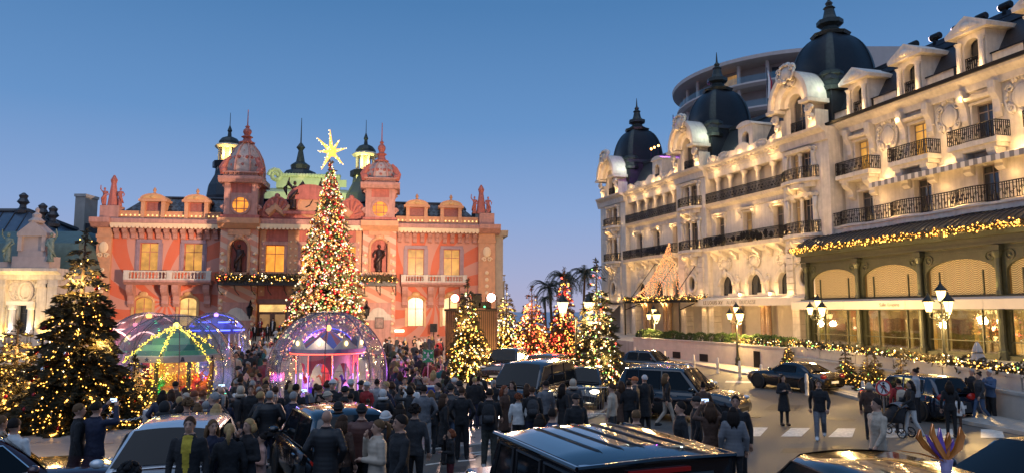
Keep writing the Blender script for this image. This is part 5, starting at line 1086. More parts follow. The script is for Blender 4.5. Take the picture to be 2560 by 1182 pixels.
s = MB(); rd = random.Random(3)
for i in range(30): s.sph((-7 + rd.random()*4.5, -11 + rd.random()*2, 40.8 + rd.random()*1.2), (.6, .5, .5), 5, 4)
stuff(s.build('roof_plants', MT('dark_leaves', (.015, .02, .012), .6, var=.4, vs=8), ap))
# flags on the roofline
flag_m = [mat('flag_white', (.7, .68, .66), .7, var=0), mat('flag_red', (.42, .02, .03), .7, var=0)]
for px, y0, y1, Y in ((1920, 262, 170, 72), (1684, 350, 288, 84)):
    p0, p1 = at_y(px, y0, Y), at_y(px, y1, Y); t = thing('flagpole', 'furled red and white flag on a pole ' + ('by the magenta roof lamps' if px < 1800 else 'before the round modern building'), 'flag', (p0.x, Y, 0))
    s = MB(); s.tube([(0, 0, 21.5), (0, 0, p1.z-p0.z + p0.z)], .05, 6); s.build('pole', zinc, t); s = MB()
    for k_ in (0, 1): s.cm = k_; s.tube([(.1 + k_*.12, 0, p1.z-.3 - k_*.4), (.25 + k_*.1, 0, p1.z-1.5), (.15 + k_*.15, 0, p0.z+.6)], [.05, .16, .2], 6)
    s.build('flag_cloth', flag_m, t)
mag = glow('magenta_lamp', (1, .12, .9), 14)
for px, py in ((1683, 345), (1694, 348)):
    p = at_y(px, py, 83); t = thing('stage_lamp', 'magenta stage lamp glowing on the hotel roof', 'lamp', (p.x, 83, p.z), group='magenta roof lamps')
    s = MB(); s.sph((0, -.15, 0), .16, 10, 8); s.build('lens', mag, t); s = MB(); s.lathe([(.22, 0), (.26, .5), (.1, .6)], 10); s.xf(Matrix.Rotation(-PI/2, 4, 'X')); s.box(-.05, .05, .1, .3, -1.2, 0); s.build('housing', iron, t)
lamp('stage_light', 'POINT', at_y(1668, 372, 81), 420, (.55, .06, 1), None, size=.2)
for px, py in ((1628, 373), (1636, 369), (1646, 365)):
    p = at_y(px, py, 86); t = thing('roof_lamp', 'small orange lamp on the hotel roof edge by the far dome', 'lamp', p, group='orange roof lamps'); s = MB(); s.sph((0, 0, 0), .14, 8, 6); s.build('bulb', glow('orange_lamp_%d' % px, (1, .45, .12), 8), t); s = MB(); s.box(-.04, .04, .05, .12, -1.2, .0); s.build('bracket', iron, t)
# ================================================================ firs, garlands, hedges, palms
rng = np.random.default_rng(5)
def np_mesh(name, V, F, m, smooth=False):
    V = np.asarray(V, np.float32).reshape(-1, 3); F = np.asarray(F, np.int32); k = F.shape[1]
    me = bpy.data.meshes.new(name); me.vertices.add(len(V)); me.vertices.foreach_set('co', V.ravel())
    me.loops.add(F.size); me.loops.foreach_set('vertex_index', F.ravel()); me.polygons.add(len(F))
    me.polygons.foreach_set('loop_start', np.arange(0, F.size, k, dtype=np.int32)); me.polygons.foreach_set('loop_total', np.full(len(F), k, np.int32))
    if smooth: me.polygons.foreach_set('use_smooth', np.ones(len(F), bool))
    me.materials.append(m); me.update(calc_edges=True); me.validate(); return me
def sprigs(P, D, L, Wd):                                 # crossed needle blades at P along D
    n = len(P); D = D / np.linalg.norm(D, axis=1, keepdims=True); r = rng.normal(size=(n, 3)); A = np.cross(D, r); A /= np.linalg.norm(A, axis=1, keepdims=True); B = np.cross(D, A)
    L = L[:, None]; Wd = Wd[:, None]; V = np.empty((n, 8, 3))
    V[:, 0] = P; V[:, 1] = P + D*L*.45 + A*Wd; V[:, 2] = P + D*L; V[:, 3] = P + D*L*.45 - A*Wd
    V[:, 4] = P + D*L*.02; V[:, 5] = P + D*L*.5 + B*Wd; V[:, 6] = P + D*L*.98; V[:, 7] = P + D*L*.5 - B*Wd
    i = np.arange(n)[:, None]*8; F = np.concatenate([i + np.array([[0, 1, 2, 3]]), i + np.array([[4, 5, 6, 7]])]); return V.reshape(-1, 3), F
OCT = np.array([(1,0,0),(-1,0,0),(0,1,0),(0,-1,0),(0,0,1),(0,0,-1)], float); OCF = np.array([(0,2,4),(2,1,4),(1,3,4),(3,0,4),(2,0,5),(1,2,5),(3,1,5),(0,3,5)])
def dots(name, P, r, m, parent, M=None):
    n = len(P); r = np.broadcast_to(np.asarray(r, float), (n,)); V = P[:, None, :] + OCT[None]*r[:, None, None]; F = (np.arange(n)[:, None, None]*6 + OCF[None]).reshape(-1, 3)
    return stuff(link(name, np_mesh(name, V, F, m), parent, M))
_s = MB(); _s.sph((0, 0, 0), 1, 9, 7); SPV = np.array(_s.v); SPT = np.array([f if len(f) == 4 else (f[0], f[1], f[2], f[2]) for f in _s.f])
def balls(name, P, r, m, parent):
    n = len(P); s = MB(); s.sph((0, 0, 0), 1, 6, 4); v = np.array(s.v); tri = np.array([q for f in s.f for q in ([f] if len(f) == 3 else [(f[0], f[1], f[2]), (f[0], f[2], f[3])])])
    r = np.broadcast_to(np.asarray(r, float), (n,)); V = P[:, None, :] + v[None]*r[:, None, None]; F = (np.arange(n)[:, None, None]*len(v) + tri[None]).reshape(-1, 3)
    return stuff(link(name, np_mesh(name, V, F, m, True), parent))
needle = mat('fir_needles', (.085, .066, .028), .6, var=.5, vs=3.5); bark = mat('bark', (.07, .045, .03), .8, var=.3, vs=8, bump=.4)
bulb_w = glow('fairy_bulb_warm', (1, .46, .07), 5.5); bulb_y = glow('fairy_bulb_gold', (1, .58, .14), 4.5); bulb_c = glow('fairy_bulb_white', (1, .82, .5), 5)
bulb_g = glow('fairy_bulb_green', (.35, 1, .2), 3.5); bulb_r = glow('fairy_bulb_red', (1, .08, .04), 5)
red_b = mat('red_bauble', (.35, .015, .02), .15, metal=.5, var=0); sil_b = mat('silver_bauble', (.7, .7, .72), .12, metal=.9, var=0); gold_b = mat('gold_bauble', (.72, .45, .16), .18, metal=.9, var=0)
def cone_pts(n, h, r, z0, tiers, fmin=.3, fpow=.6, shell=False):
    t = 1 - np.sqrt(rng.random(n)) if not shell else 1 - np.sqrt(rng.random(n)); t = np.clip(t, 0, .985)
    tier = (t*tiers) % 1.; R_ = r*(1-t)**.92*(.78 + .3*(1-tier)) + .05; a = rng.random(n)*2*PI
    lobe = 1 + .10*np.sin(a*3 + t*17) + .08*np.sin(a*7 - t*31); f = fmin + (1-fmin)*rng.random(n)**fpow
    rr = R_*lobe*f; z = z0 + h*t - rr*.22
    return np.stack([rr*np.cos(a), rr*np.sin(a), np.maximum(z, .12)], 1), a, f, t
BR = {}
def branch_set(h, r, seed):                              # whorls of drooping branches: foot height, angle, length
    g = np.random.default_rng(seed); nb = int(60 + 26*h); t = np.sort(1 - np.sqrt(g.random(nb))); t = np.clip(t, 0, .97); lv = max(8, int(h*2.6)); t = .45*t + .55*np.round(t*lv)/lv
    return h*(.05 + .95*t), np.arange(nb)*2.39996 + g.random(nb)*.8, r*(1-t)**.92*(.70 + .42*g.random(nb)) + .07
def on_branch(bs, k, s0, s1, g, side=1., jit=.03):
    z, a, L = bs; p = L**1.5; i = g.choice(len(z), k, p=p/p.sum()); s = s0 + (s1-s0)*g.random(k)**.75; l = L[i]; lat = g.normal(size=k)*(.13*l*(1.08-s) + .03)*side
    ca_, sa_ = np.cos(a[i]), np.sin(a[i]); zz = z[i] + l*(.12*s - .40*s*s) - np.abs(lat)*.18 + g.normal(size=k)*jit
    return np.stack([l*s*ca_ - lat*sa_, l*s*sa_ + lat*ca_, np.maximum(zz, .1)], 1), ca_, sa_, np.sign(lat), s
def fir_mesh(h, r, n, seed, L=.30, tiers=9):
    g = np.random.default_rng(seed); global rng; rng = g; bs = branch_set(h, r, seed); P, ca_, sa_, sg, s = on_branch(bs, n, .06, 1., g)
    D = np.stack([ca_ - sa_*sg*.7, sa_ + ca_*sg*.7, -.18 + .25*g.normal(size=n)], 1) + g.normal(size=(n, 3))*.22
    V, F = sprigs(P, D, L*(.5 + .6*g.random(n)), L*.12*(.7 + .6*g.random(n)))
    top = np.array([(0, 0, h*.92)]*40) + np.stack([np.zeros(40), np.zeros(40), g.random(40)*h*.08], 1); V2, F2 = sprigs(top, g.normal(size=(40, 3)) + np.array([0, 0, .6]), np.full(40, L*.7), np.full(40, L*.08))
    return np_mesh('crown', np.concatenate([V, V2]), np.concatenate([F, F2 + len(V)]), needle)
def fir_limbs(h, r, n=46):
    s = MB(); s.tube([(0, 0, 0), (0, 0, h*.5), (0, 0, h*.99)], [r*.07+.03, r*.045+.02, .012], 8)
    for i in range(n):
        t = i/n; a = i*2.4; R_ = r*(1-t)*.82; z = h*(.07 + .88*t); s.tube([(0, 0, z), (R_*.55*math.cos(a), R_*.55*math.sin(a), z+.02), (R_*math.cos(a), R_*math.sin(a), z - R_*.2)], [.03, .018, .006], 4)
    return s.mesh('trunk', bark)
def fir(name, label, base, h, r, n, seed, bulbs=(), baubles=(), L=.3, group=None, light=0., lcol=(1, .6, .2), tiers=9, proto=None, cat='christmas tree'):
    t = thing(name, label, cat, base, seed*1.1, group)
    cm, tm = proto or (fir_mesh(h, r, n, seed, L, tiers), fir_limbs(h, r)); link('crown', cm, t); link('trunk', tm, t)
    global rng; rng = np.random.default_rng(seed+100)
    for nm, m, k, rad in bulbs:
        P = on_branch(branch_set(h, r, seed), k, .45, 1.06, rng, .9, .04)[0]; P[:, 2] += .03; dots(nm, P, rad*(.7 + .6*rng.random(k)), m, t)
    for nm, me, k in baubles:
        P = on_branch(branch_set(h, r, seed), k, .85, 1.08, rng, .6, .02)[0]; P[:, 2] -= .07
        for p in P: inst(me, nm, t, p)
    if light:
        for q in range(5):
            a = q*2.5; zz = h*(.12 + .15*q); R_ = r*(1-zz/h)*.72; lamp('fairy_glow', 'POINT', (R_*math.cos(a), R_*math.sin(a), zz), light, lcol, t, size=.25)
    s = MB(); s.lathe([(r*.32, 0), (r*.34, .04), (r*.27, .30), (r*.12, .32)], 14); s.build('planter', bark, t); return t
def ball_mesh(nm, r, m):
    s = MB(); s.sph((0, 0, 0), r, 10, 8); s.lathe([(r*.2, 0), (r*.2, r*.3)], 6, (0, 0, r*.9)); return s.mesh(nm, m, True)
bm_r, bm_s, bm_g = ball_mesh('bauble', .07, red_b), ball_mesh('bauble', .065, sil_b), ball_mesh('bauble', .07, gold_b)
b1 = gnd(185, 1072); h1_ = (b1.y*(1072-578)/1800)
fir('fir_tree', 'large fir with warm lights and red and silver baubles beside the green carousel globe', b1, h1_, 1.85, 32000, 1, (('fairy_lights', bulb_w, 1500, .026), ('fairy_lights', bulb_c, 120, .024)), (('bauble', bm_r, 55), ('bauble', bm_s, 42)), .30, light=240, tiers=11)
b2 = gnd(28, 1066); fir('fir_tree', 'shorter wide fir thick with golden lights in front of the cream building', b2, b2.y*(1066-812)/1800, 1.75, 9000, 2, (('fairy_lights', bulb_w, 950, .028),), (('bauble', bm_r, 26), ('bauble', bm_s, 16)), .28, light=190)
b3 = gnd(330, 1060); fir('fir_tree', 'small bushy fir with golden lights at the foot of the green carousel globe', (b3.x, b3.y, b3.z), 2.3, 1.1, 4500, 9, (('fairy_lights', bulb_w, 500, .026),), (('bauble', bm_r, 10),), .26, light=60)
T = [(1168, 952, 702, 1.35, 10000, 'slim fir with golden lights standing against the wooden tower', 'mix'), (1213, 948, 850, 1.0, 3000, 'low round fir with dense golden lights below the wooden tower', 'warm'),
     (1266, 905, 712, 1.45, 8000, 'narrow dark fir with sparse lights just behind the wooden tower', 'mix'), (1330, 908, 716, 1.9, 9000, 'reddish lit fir standing behind the grey van', 'red'),
     (1412, 915, 672, 1.4, 8000, 'tall red lit fir in front of the palm crowns', 'redd'), (1494, 985, 655, 1.42, 12000, 'bright green fir with multicoloured lights behind the twin lantern lamp post', 'green')]
for i, (px, yb, yt, r, n, lab, k) in enumerate(T):
    b = gnd(px, yb); h = b.y/FPX*(yb-yt)*1.0; rad = .0009*b.y + .008; nb = int(n*.07)
    sets = {'mix': ((bulb_w, 1.), (bulb_c, .35), (bulb_g, .1)), 'warm': ((bulb_w, 1.6), (bulb_y, .5)), 'red': ((bulb_w, .9), (bulb_r, .6), (bulb_c, .2)), 'redd': ((bulb_r, .5), (bulb_w, .6)), 'green': ((bulb_y, .7), (bulb_c, .45), (bulb_g, .25), (bulb_r, .2))}[k]
    fir('fir_tree', lab, b, h, r, n, 20+i, tuple(('fairy_lights', m, int(nb*f), rad) for m, f in sets), ((('bauble', bm_r, 14), ('bauble', bm_s, 8)) if i in (0, 5) else ()), .30, light=(220 if k != 'green' else 110), lcol={'red': (1, .28, .12), 'redd': (1, .06, .05), 'green': (1, .8, .3)}.get(k, (1, .6, .2)))
# ---- tall tree with the star
bb = at_y(815, 890, 60); bb.z = 0; hB = at_y(822, 402, 60).z; rB = 3.75
big = thing('giant_christmas_tree', 'towering conical tree covered in gold and red baubles topped by a glowing star', 'christmas tree', bb)
link('crown', fir_mesh(hB, rB, 17000, 41, .55, 16), big); link('trunk', fir_limbs(hB, rB), big); rng = np.random.default_rng(77)
for nm, m, k, r_ in (('gold_baubles', gold_b, 1500, .11), ('red_baubles', red_b, 900, .11), ('copper_baubles', mat('copper_bauble', (.5, .2, .08), .2, metal=.9, var=0), 800, .12), ('silver_baubles', sil_b, 500, .1), ('green_baubles', mat('green_bauble', (.06, .16, .05), .2, metal=.7, var=0), 500, .11)):
    P, *_ = cone_pts(k, hB*.97, rB, hB*.03, 16, .9, .5); balls(nm, P, r_*(.8 + .5*rng.random(k)), m, big)
for m, k in ((glow('tree_bulb_white', (1, .78, .45), 2.6), 850), (glow('tree_bulb_amber', (1, .42, .08), 3), 500), (glow('tree_bulb_pink', (1, .25, .2), 2.6), 350), (glow('tree_bulb_green', (.5, 1, .25), 2), 200)):
    P, *_ = cone_pts(k, hB*.97, rB*1.03, hB*.03, 16, .95, .5); dots('fairy_lights', P, .075*(.7 + .6*rng.random(k)), m, big)
for q in range(7):
    a = -PI/2 + (q % 3 - 1)*.9; zz = hB*(.1 + .12*q); R_ = rB*(1-zz/hB) + 1.4; lamp('tree_glow', 'POINT', (R_*math.cos(a), R_*math.sin(a), zz), 150, (1, .7, .35), big, size=.4)
star_m = glow('star_gold', (1, .46, .06), 1.7); sz = hB + .75; s = MB(); s.sph((0, 0, sz), .42, 8, 6); sb = MB()
for dx, dy, dz, L in ((-.08, 0, 1, 1.95), (-.72, 0, .72, 1.75), (.45, .2, .8, 1.3), (1, 0, .25, 1.35), (.72, 0, -.75, 1.55), (-.5, 0, -.95, 1.75), (-1, 0, .05, 1.1), (0, -1, .1, 1.2), (.1, 1, .1, 1.2), (-.2, -.7, -.6, 1.1)):
    d = Vector((dx, dy, dz)).normalized(); c = Vector((0, 0, sz)); s.tube([c, c + d*L*.35, c + d*L], [.2, .15, .015], 6)
    for i in range(7): sb.sph(c + d*L*(.25 + .11*i) + Vector((random.uniform(-.1, .1), -.12, random.uniform(-.1, .1))), .045, 5, 4)
st = s.build('star', star_m, big); sb.build('star_bulbs', glow('star_bulb', (1, .75, .35), 3), st); lamp('star_light', 'POINT', (0, -.9, sz), 90, (1, .62, .2), big, size=.3)

# ---- garlands
def garland(label, pts, r, n, nb, rad, group=None, mats_=((bulb_w, .7), (bulb_y, .3))):
    pts = [Vector(p) for p in pts]; o = pts[0]; t = thing('lit_garland', label, 'garland', o, group=group); seg = [(b-a).length for a, b in zip(pts[:-1], pts[1:])]; tot = sum(seg); w_ = np.array(seg)/tot
    def sample(k):
        i = rng.choice(len(seg), k, p=w_); f = rng.random(k)[:, None]; A = np.array([tuple(p-o) for p in pts]); return A[i]*(1-f) + A[i+1]*f
    P = sample(n) + rng.normal(size=(n, 3))*r*.5; V, F = sprigs(P, rng.normal(size=(n, 3)), r*(.7 + .6*rng.random(n)), np.full(n, r*.2)); stuff(link('foliage', np_mesh('foliage', V, F, needle), t))
    for m, f in mats_: k = int(nb*f); dots('fairy_lights', sample(k) + rng.normal(size=(k, 3))*r*.55, rad*(.7 + .6*rng.random(k)), m, t)
    return t
g = garland('thick garland of golden lights along the eave of the glazed restaurant', [FR.W @ Vector((x, -.95, 8.55)) for x in np.linspace(cols[0]-1.0, RE, 12)], .20, 2800, 620, .05, mats_=((bulb_w, .6), (glow('fairy_bulb_amber', (1, .34, .05), 5), .4)))
for x in np.linspace(cols[0], RE, 5): lamp('garland_glow', 'POINT', g.matrix_world.inverted() @ Vector((0, 0, 0)) if False else (FR.W @ Vector((x, -1.35, 8.5))) - Vector(g.location), 26, (1, .6, .2), g, size=.2)
pl = [(17.55, 45.8), (17.9, 42), (18.05, 38), (17.95, 34), (17.85, 30), (17.6, 25), (17.3, 20)]
g = garland('garland of gold and green lights along the planters of the restaurant terrace', [(15.9, 51.4, 1.75), (16.9, 48.3, 1.75)] + [(x, y, 1.85) for x, y in pl], .21, 2600, 520, .034, mats_=((bulb_w, .6), (bulb_c, .3), (bulb_g, .1)))
for x, y in pl[::2]: lamp('garland_glow', 'POINT', Vector((x-.5, y, 1.95)) - Vector(g.location), 16, (1, .66, .25), g, size=.2)
garland('row of golden lights along the edge of the hotel entrance canopy', [FC.W @ Vector(p) for p in ((e0, -.4, 5.15), (e0, -3.0, 5.15), (e0+1.5, -3.95, 5.15), (e1-1.5, -3.95, 5.15), (e1, -3.0, 5.15), (e1, -.3, 5.15))], .25, 1200, 180, .055)
garland('string of lights along the canopy over the casino doors', [PL + ex*x - ey*4.3 + Vector((0, 0, zm1+.1)) for x in np.linspace(mx0, mx1, 10)], .32, 2400, 300, .055, mats_=((bulb_w, .6), (bulb_r, .15), (bulb_c, .25)))
# net of lights hung over the entrance
pk = FC.W @ Vector(((e0+e1)/2+.6, -1.3, 10.9)); t = thing('light_net', 'cone of golden light strings hung from the balcony over the hotel entrance', 'lights', (pk.x, pk.y, 1.2)); Pn = []; s = MB()
for j in range(17):
    f = j/16; q = FC.W @ Vector((e0 + (e1-e0)*f*.92, -2.2 - 1.6*math.sin(PI*f), 5.15))
    L = [pk.lerp(q, k_/12) - Vector((0, 0, 1.3*math.sin(PI*k_/12)*(.5 + .3*abs(f-.5)))) for k_ in range(13)]; L = [p - Vector(t.location) for p in L]; s.tube(L, .012, 3)
    for k_ in range(46): i = int(k_/46*12); p = L[i].lerp(L[i+1], (k_/46*12) % 1); Pn.append(tuple(p + Vector((random.gauss(0, .05), random.gauss(0, .05), random.gauss(0, .05)))))
s.build('string', black_fe, t); dots('fairy_lights', np.array(Pn), .05, glow('net_bulb', (1, .36, .12), 1.9), t)
lamp('net_glow', 'POINT', (-.6, -1.6, 6.0), 90, (1, .5, .22), t, size=.4)

# ---- hedge balls on the terrace wall, cone trees in front of it
leafm = mat('box_leaves', (.045, .085, .022), .55, var=.5, vs=6)
def ball_bush(r, n, seed):
    global rng; rng = np.random.default_rng(seed); D = rng.normal(size=(n, 3)); D /= np.linalg.norm(D, axis=1, keepdims=True); P = D*r*(.72 + .28*rng.random(n))[:, None]; P[:, 2] *= .85
    V, F = sprigs(P, D + rng.normal(size=(n, 3))*.6, np.full(n, r*.22), np.full(n, r*.06)); return np_mesh('foliage', V, F, leafm)
bushes = [ball_bush(.55, 900, i) for i in range(3)]; stemm = MB().tube([(0, 0, -.5), (0, 0, .1)], .05, 6).mesh('stem', bark)
k = 17
for i in range(k):
    f = i/(k-1)*2.75; j = min(2, int(f)); a, b_ = Vector((*WL[j], 0)), Vector((*WL[j+1], 0)); p = a.lerp(b_, f-j); d = (b_-a).normalized(); nrm = Vector((-d.y, d.x, 0)); nrm = nrm if nrm.x > 0 else -nrm
    sc_ = random.uniform(.8, 1.25); t = thing('hedge_ball', 'clipped round green bush on the pale terrace wall below the hotel columns', 'bush', p + nrm*.95 + Vector((0, 0, 1.75)), i*1.3, 'round bushes along the terrace wall'); t.scale = (sc_,)*3
    link('foliage', bushes[i % 3], t); link('stem', stemm, t)
for i, (px, yt, yb) in enumerate(((2015, 862, 935), (2120, 872, 968), (2172, 882, 985), (2237, 888, 985), (2312, 885, 1000))):
    b = gnd(px, yb); b = Vector((min(b.x, 17.1), b.y, 0)); Y = b.y; z1 = at_y(px, yt, Y).z; b.z = gz(Y) + .13; h = z1 - b.z; r = .62 if i else .55
    fir('cone_tree', ('clipped cone tree with lights beside the parked black convertible', 'clipped cone tree with warm lights by the low planter steps', 'clipped cone tree lit gold next to the no pedestrians sign', 'sparsely lit cone tree behind the parked dark hatchback', 'dark cone tree beside the tall three lantern lamp')[i], b, h, r, 3200, 60+i, (('fairy_lights', bulb_w, 70, .03), ('fairy_lights', bulb_g, 14, .026)), (), .18, light=5, tiers=5, cat='tree')
# planters and iron scrolls on the terrace edge
for i, (a, b_) in enumerate(zip(pl[:-1], pl[1:])):
    a, b_ = Vector((*a, 0)), Vector((*b_, 0)); L = (b_-a).length; t = thing('planter_box', 'long grey terrace planter with iron scrolls ' + ('beside the parked black convertible', 'behind the pair of lit cone trees', 'behind the parked dark hatchback', 'below the tall three lantern lamp', 'in front of the closed parasol', 'beyond the crowd barriers')[i], 'planter', ((a.x+b_.x)/2 + .15, (a.y+b_.y)/2, 0), math.atan2(b_.y-a.y, b_.x-a.x) - PI/2, 'planters along the terrace'); s = MB(); s.box(-.3, .3, -L/2+.05, L/2-.05, 1.1, 1.7); s.box(-.34, .34, -L/2+.03, L/2-.03, 1.62, 1.72); s.build('box', stone_w, t)
    for q in (-.25, .25): s = MB(); s.tube([(-.37, y_ + q*L, 1.35 + z_3) for y_, _, z_3 in scroll_pts((0, 0), .22, 1.5, 1 if q > 0 else -1)], .025, 4); s.build('iron_scroll', iron, t)
# ---- palms
def palm_mesh(seed):
    rd = random.Random(seed); s = MB()
    for i in range(34):
        a = rd.random()*2*PI; e = rd.uniform(-.5, 1.25); L = rd.uniform(1.9, 2.5); P = []
        for k_ in range(7):
            f = k_/6; ang = e - f*f*1.25; P.append(Vector((L*f*math.cos(a)*max(.25, math.cos(ang*.6)), L*f*math.sin(a)*max(.25, math.cos(ang*.6)), L*f*math.sin(ang)*.8)))
        s.tube(P, [.03]*4 + [.02, .015, .008], 3)
        for k_ in range(22):
            f = .15 + .84*k_/22; i0 = min(5, int(f*6)); p = P[i0].lerp(P[i0+1], f*6-i0); d = (P[i0+1]-P[i0]).normalized(); sd = d.cross(Vector((0, 0, 1))).normalized()
            for sg in (-1, 1):
                q = p + (sd*sg*.8 + d*.55 + Vector((0, 0, -.25))).normalized() * .55*(1-.55*f); w_ = d*.035; s.add([p-w_, p+w_, q], [(0, 1, 2)])
    return s.mesh('crown', MT('palm_leaf', (.02, .03, .018), .6, var=.3))
pm = [palm_mesh(1), palm_mesh(2)]
for i, (px, py, Y) in enumerate(((1374, 718, 96), (1413, 697, 92), (1462, 684, 90), (1362, 748, 106))):
    p = at_y(px, py, Y); t = thing('palm_tree', ('tall thin palm rising beside the red lit fir', 'palm whose crown shows right behind the red lit fir tip', 'palm crown beside the hotel end wall', 'small distant palm behind the thin trunks')[i], 'palm', (p.x, Y, 0), i*1.7); c = inst(pm[i % 2], 'crown', t, (0, 0, p.z), scale=1.3 if i < 3 else .75)
    s = MB(); s.tube([(.35, 0, 0), (.2, 0, p.z*.5), (0, 0, p.z)], [.22, .17, .15], 8); s.build('trunk', bark, t)
# far edge of the square: balustrade over the sea
t = thing('sea_balustrade', 'stone balustrade closing the square above the sea', 'balustrade', (-2, 112, 0)); s = MB(); balustrade(s, 0, 24, 0, 0, 1.0, .35); s.build('balusters', stone_w, t)
rd = random.Random(8)
for i, (x, y) in enumerate(((2.5, 84), (5.5, 88), (8.0, 92), (3.6, 96), (10.2, 97))):
    t = thing('hedge_bush', 'dark rounded shrub at the far end of the square below the palms', 'bush', (x, y, .45), i, 'shrubs below the palms'); t.scale = (2.2, 2.0, 1.7); link('foliage', bushes[i % 3], t)
# ================================================================ carousels in clear globes
pvc = thin_glass('clear_pvc', (.97, .96, .98), .05, .05, .010); seam = mat('pvc_seam', (.06, .06, .08), .4, var=0)
def globe_shell(t, r, h, n=28, rib=8, ph=.2):
    prof = []
    for i in range(15):
        q = -.55 + (PI/2 + .55)*i/14; prof.append((r*math.cos(q), h*.32 + h*.68*math.sin(q) if q > 0 else h*.32*(1 + math.sin(q)/math.sin(.55))))
    s = MB(); s.grid([[(p[0]*math.cos(2*PI*j/n), p[0]*math.sin(2*PI*j/n), p[1]) for j in range(n+1)] for p in prof]); s.build('clear_shell', pvc, t, True)
    s = MB(); [s.tube([(p[0]*1.003*math.cos(ph + 2*PI*j/rib), p[0]*1.003*math.sin(ph + 2*PI*j/rib), p[1]) for p in prof[:-2]], .018, 4) for j in range(rib)]
    p = prof[-3]; s.tube([(p[0]*math.cos(2*PI*j/24), p[0]*math.sin(2*PI*j/24), p[1]+.01) for j in range(25)], .02, 4); s.build('seam', seam, t)
    s = MB(); s.lathe([(prof[0][0]+.05, 0), (prof[0][0]+.14, .06), (prof[0][0]+.12, .2), (prof[0][0]+.0, .26)], n); s.build('base_ring', mat('globe_base', (.5, .5, .52), .5), t)
def at_ground(px, Y): p = at_y(px, 800, Y); return Vector((p.x, Y, gz(Y)))
red_c = mat('red_canvas', (.42, .03, .03), .6, var=.15); blue_c = mat('blue_canvas', (.05, .05, .34), .6, var=.15); grey_c = mat('silver_panel', (.36, .34, .33), .5, var=.15); white_c = mat('white_panel', (.62, .60, .58), .55, var=.1)
neon_r = glow('red_neon', (1, .07, .03), 4); neon_b = glow('blue_neon', (.07, .10, 1), 5); neon_v = glow('violet_tube', (.4, .2, 1), 4); bulb_y2 = glow('amber_globe', (1, .45, .1), 3); lemon = glow('lemon_globe', (1, .85, .15), 3)
# ---- the carousel with the crown roof
c0 = at_ground(822, 30.4); gl = thing('carousel_globe', 'clear globe round a red and blue carousel with a zigzag crown roof and orange ball', 'carousel', c0)
globe_shell(gl, 2.45, 3.92)
RP, HP = 1.95, .42
s = MB(); s.lathe([(RP, 0), (RP+.05, .05), (RP+.02, HP), (RP-.1, HP+.04), (.1, HP+.04)], 28); s.build('platform', mat('carousel_deck', (.12, .10, .36), .35, var=.1), gl)
s = MB(); s.lathe([(RP+.06, .12), (RP+.07, .14), (RP+.07, .34), (RP+.06, .36)], 28); s.build('platform_band', red_c, gl)
s = MB(); [s.sph(((RP+.09)*math.cos(2*PI*j/24), (RP+.09)*math.sin(2*PI*j/24), .24), .055, 7, 5) for j in range(24)]; s.build('platform_lights', glow('pearl_bulb', (1, .8, .75), 5), gl)
s = MB(); [s.tube([((RP+.1)*math.cos(2*PI*j/32), (RP+.1)*math.sin(2*PI*j/32), z) for j in range(33)], .022, 5) for z in (.06, .42)]; s.build('neon_ring', neon_b, gl)
for j in range(8):
    q = -PI/2 + PI/8 + j*PI/4; x, y = 1.62*math.cos(q), 1.62*math.sin(q); s = MB(); s.tube([(x, y, HP), (x, y, 2.45)], .04, 8); pst = s.build('post', mat('chrome_post', (.6, .5, .6), .2, metal=.8, var=0) if j == 0 else bpy.data.materials['chrome_post'], gl); s = MB(); s.tube([(x*1.03, y*1.03, HP+.05), (x*1.03, y*1.03, 1.5)], .016, 5); s.build('light_tube', neon_v, pst); s = MB(); s.tube([(x*1.03, y*1.03, 1.55), (x*1.03, y*1.03, 2.4)], .016, 5); s.build('red_tube', neon_r, pst)
    # gathered curtain between posts
    q2 = q + PI/4; s = MB(); rows = []
    for k_ in range(5):
        f = k_/4; row = []
        for i in range(13):
            u_ = i/12; a = q + (q2-q)*u_; dr = .30 + f*.75*(1-abs(2*u_-1)**.8) * .15 + f*(.95*(abs(2*u_-1))**2.2); row.append((1.55*math.cos(a), 1.55*math.sin(a), 2.45 - dr*f*.95 - .02*math.sin(i*3)))
        rows.append(row)
    s.grid(rows); s.build('curtain', red_c if j % 2 else grey_c, gl, True)
s = MB(); s.lathe([(1.72, 2.45), (2.0, 2.5), (2.02, 2.72), (1.75, 2.74), (.1, 2.76)], 32); s.build('canopy_ring', mat('mauve_canopy', (.16, .12, .2), .5), gl)
s = MB(); s.tube([(2.0*math.cos(2*PI*j/36), 2.0*math.sin(2*PI*j/36), 2.5) for j in range(37)], .03, 6); s.build('red_neon_ring', neon_r, gl)
for j in range(8):
    q = -PI/2 + j*PI/4; a, b_ = q-PI/8, q+PI/8; s = MB(); A = [(1.95*math.cos(a), 1.95*math.sin(a), 2.72), (1.95*math.cos(b_), 1.95*math.sin(b_), 2.72), (1.75*math.cos(q), 1.75*math.sin(q), 3.28)]; B = [tuple(Vector(p)*Vector((.95, .95, 1)) if False else (p[0]*.95, p[1]*.95, p[2])) for p in A]
    s.add(A + B, [(0, 1, 2), (5, 4, 3), (0, 3, 4, 1), (1, 4, 5, 2), (2, 5, 3, 0)]); cp = s.build('crown_panel', grey_c, gl); s = MB(); s.sph((1.84*math.cos(q), 1.84*math.sin(q), 2.98), (.09, .09, .12), 6, 5); s.build('lamp_lozenge', glow('lozenge', (1, .75, .25), 4) if j == 0 else bpy.data.materials['lozenge'], cp)
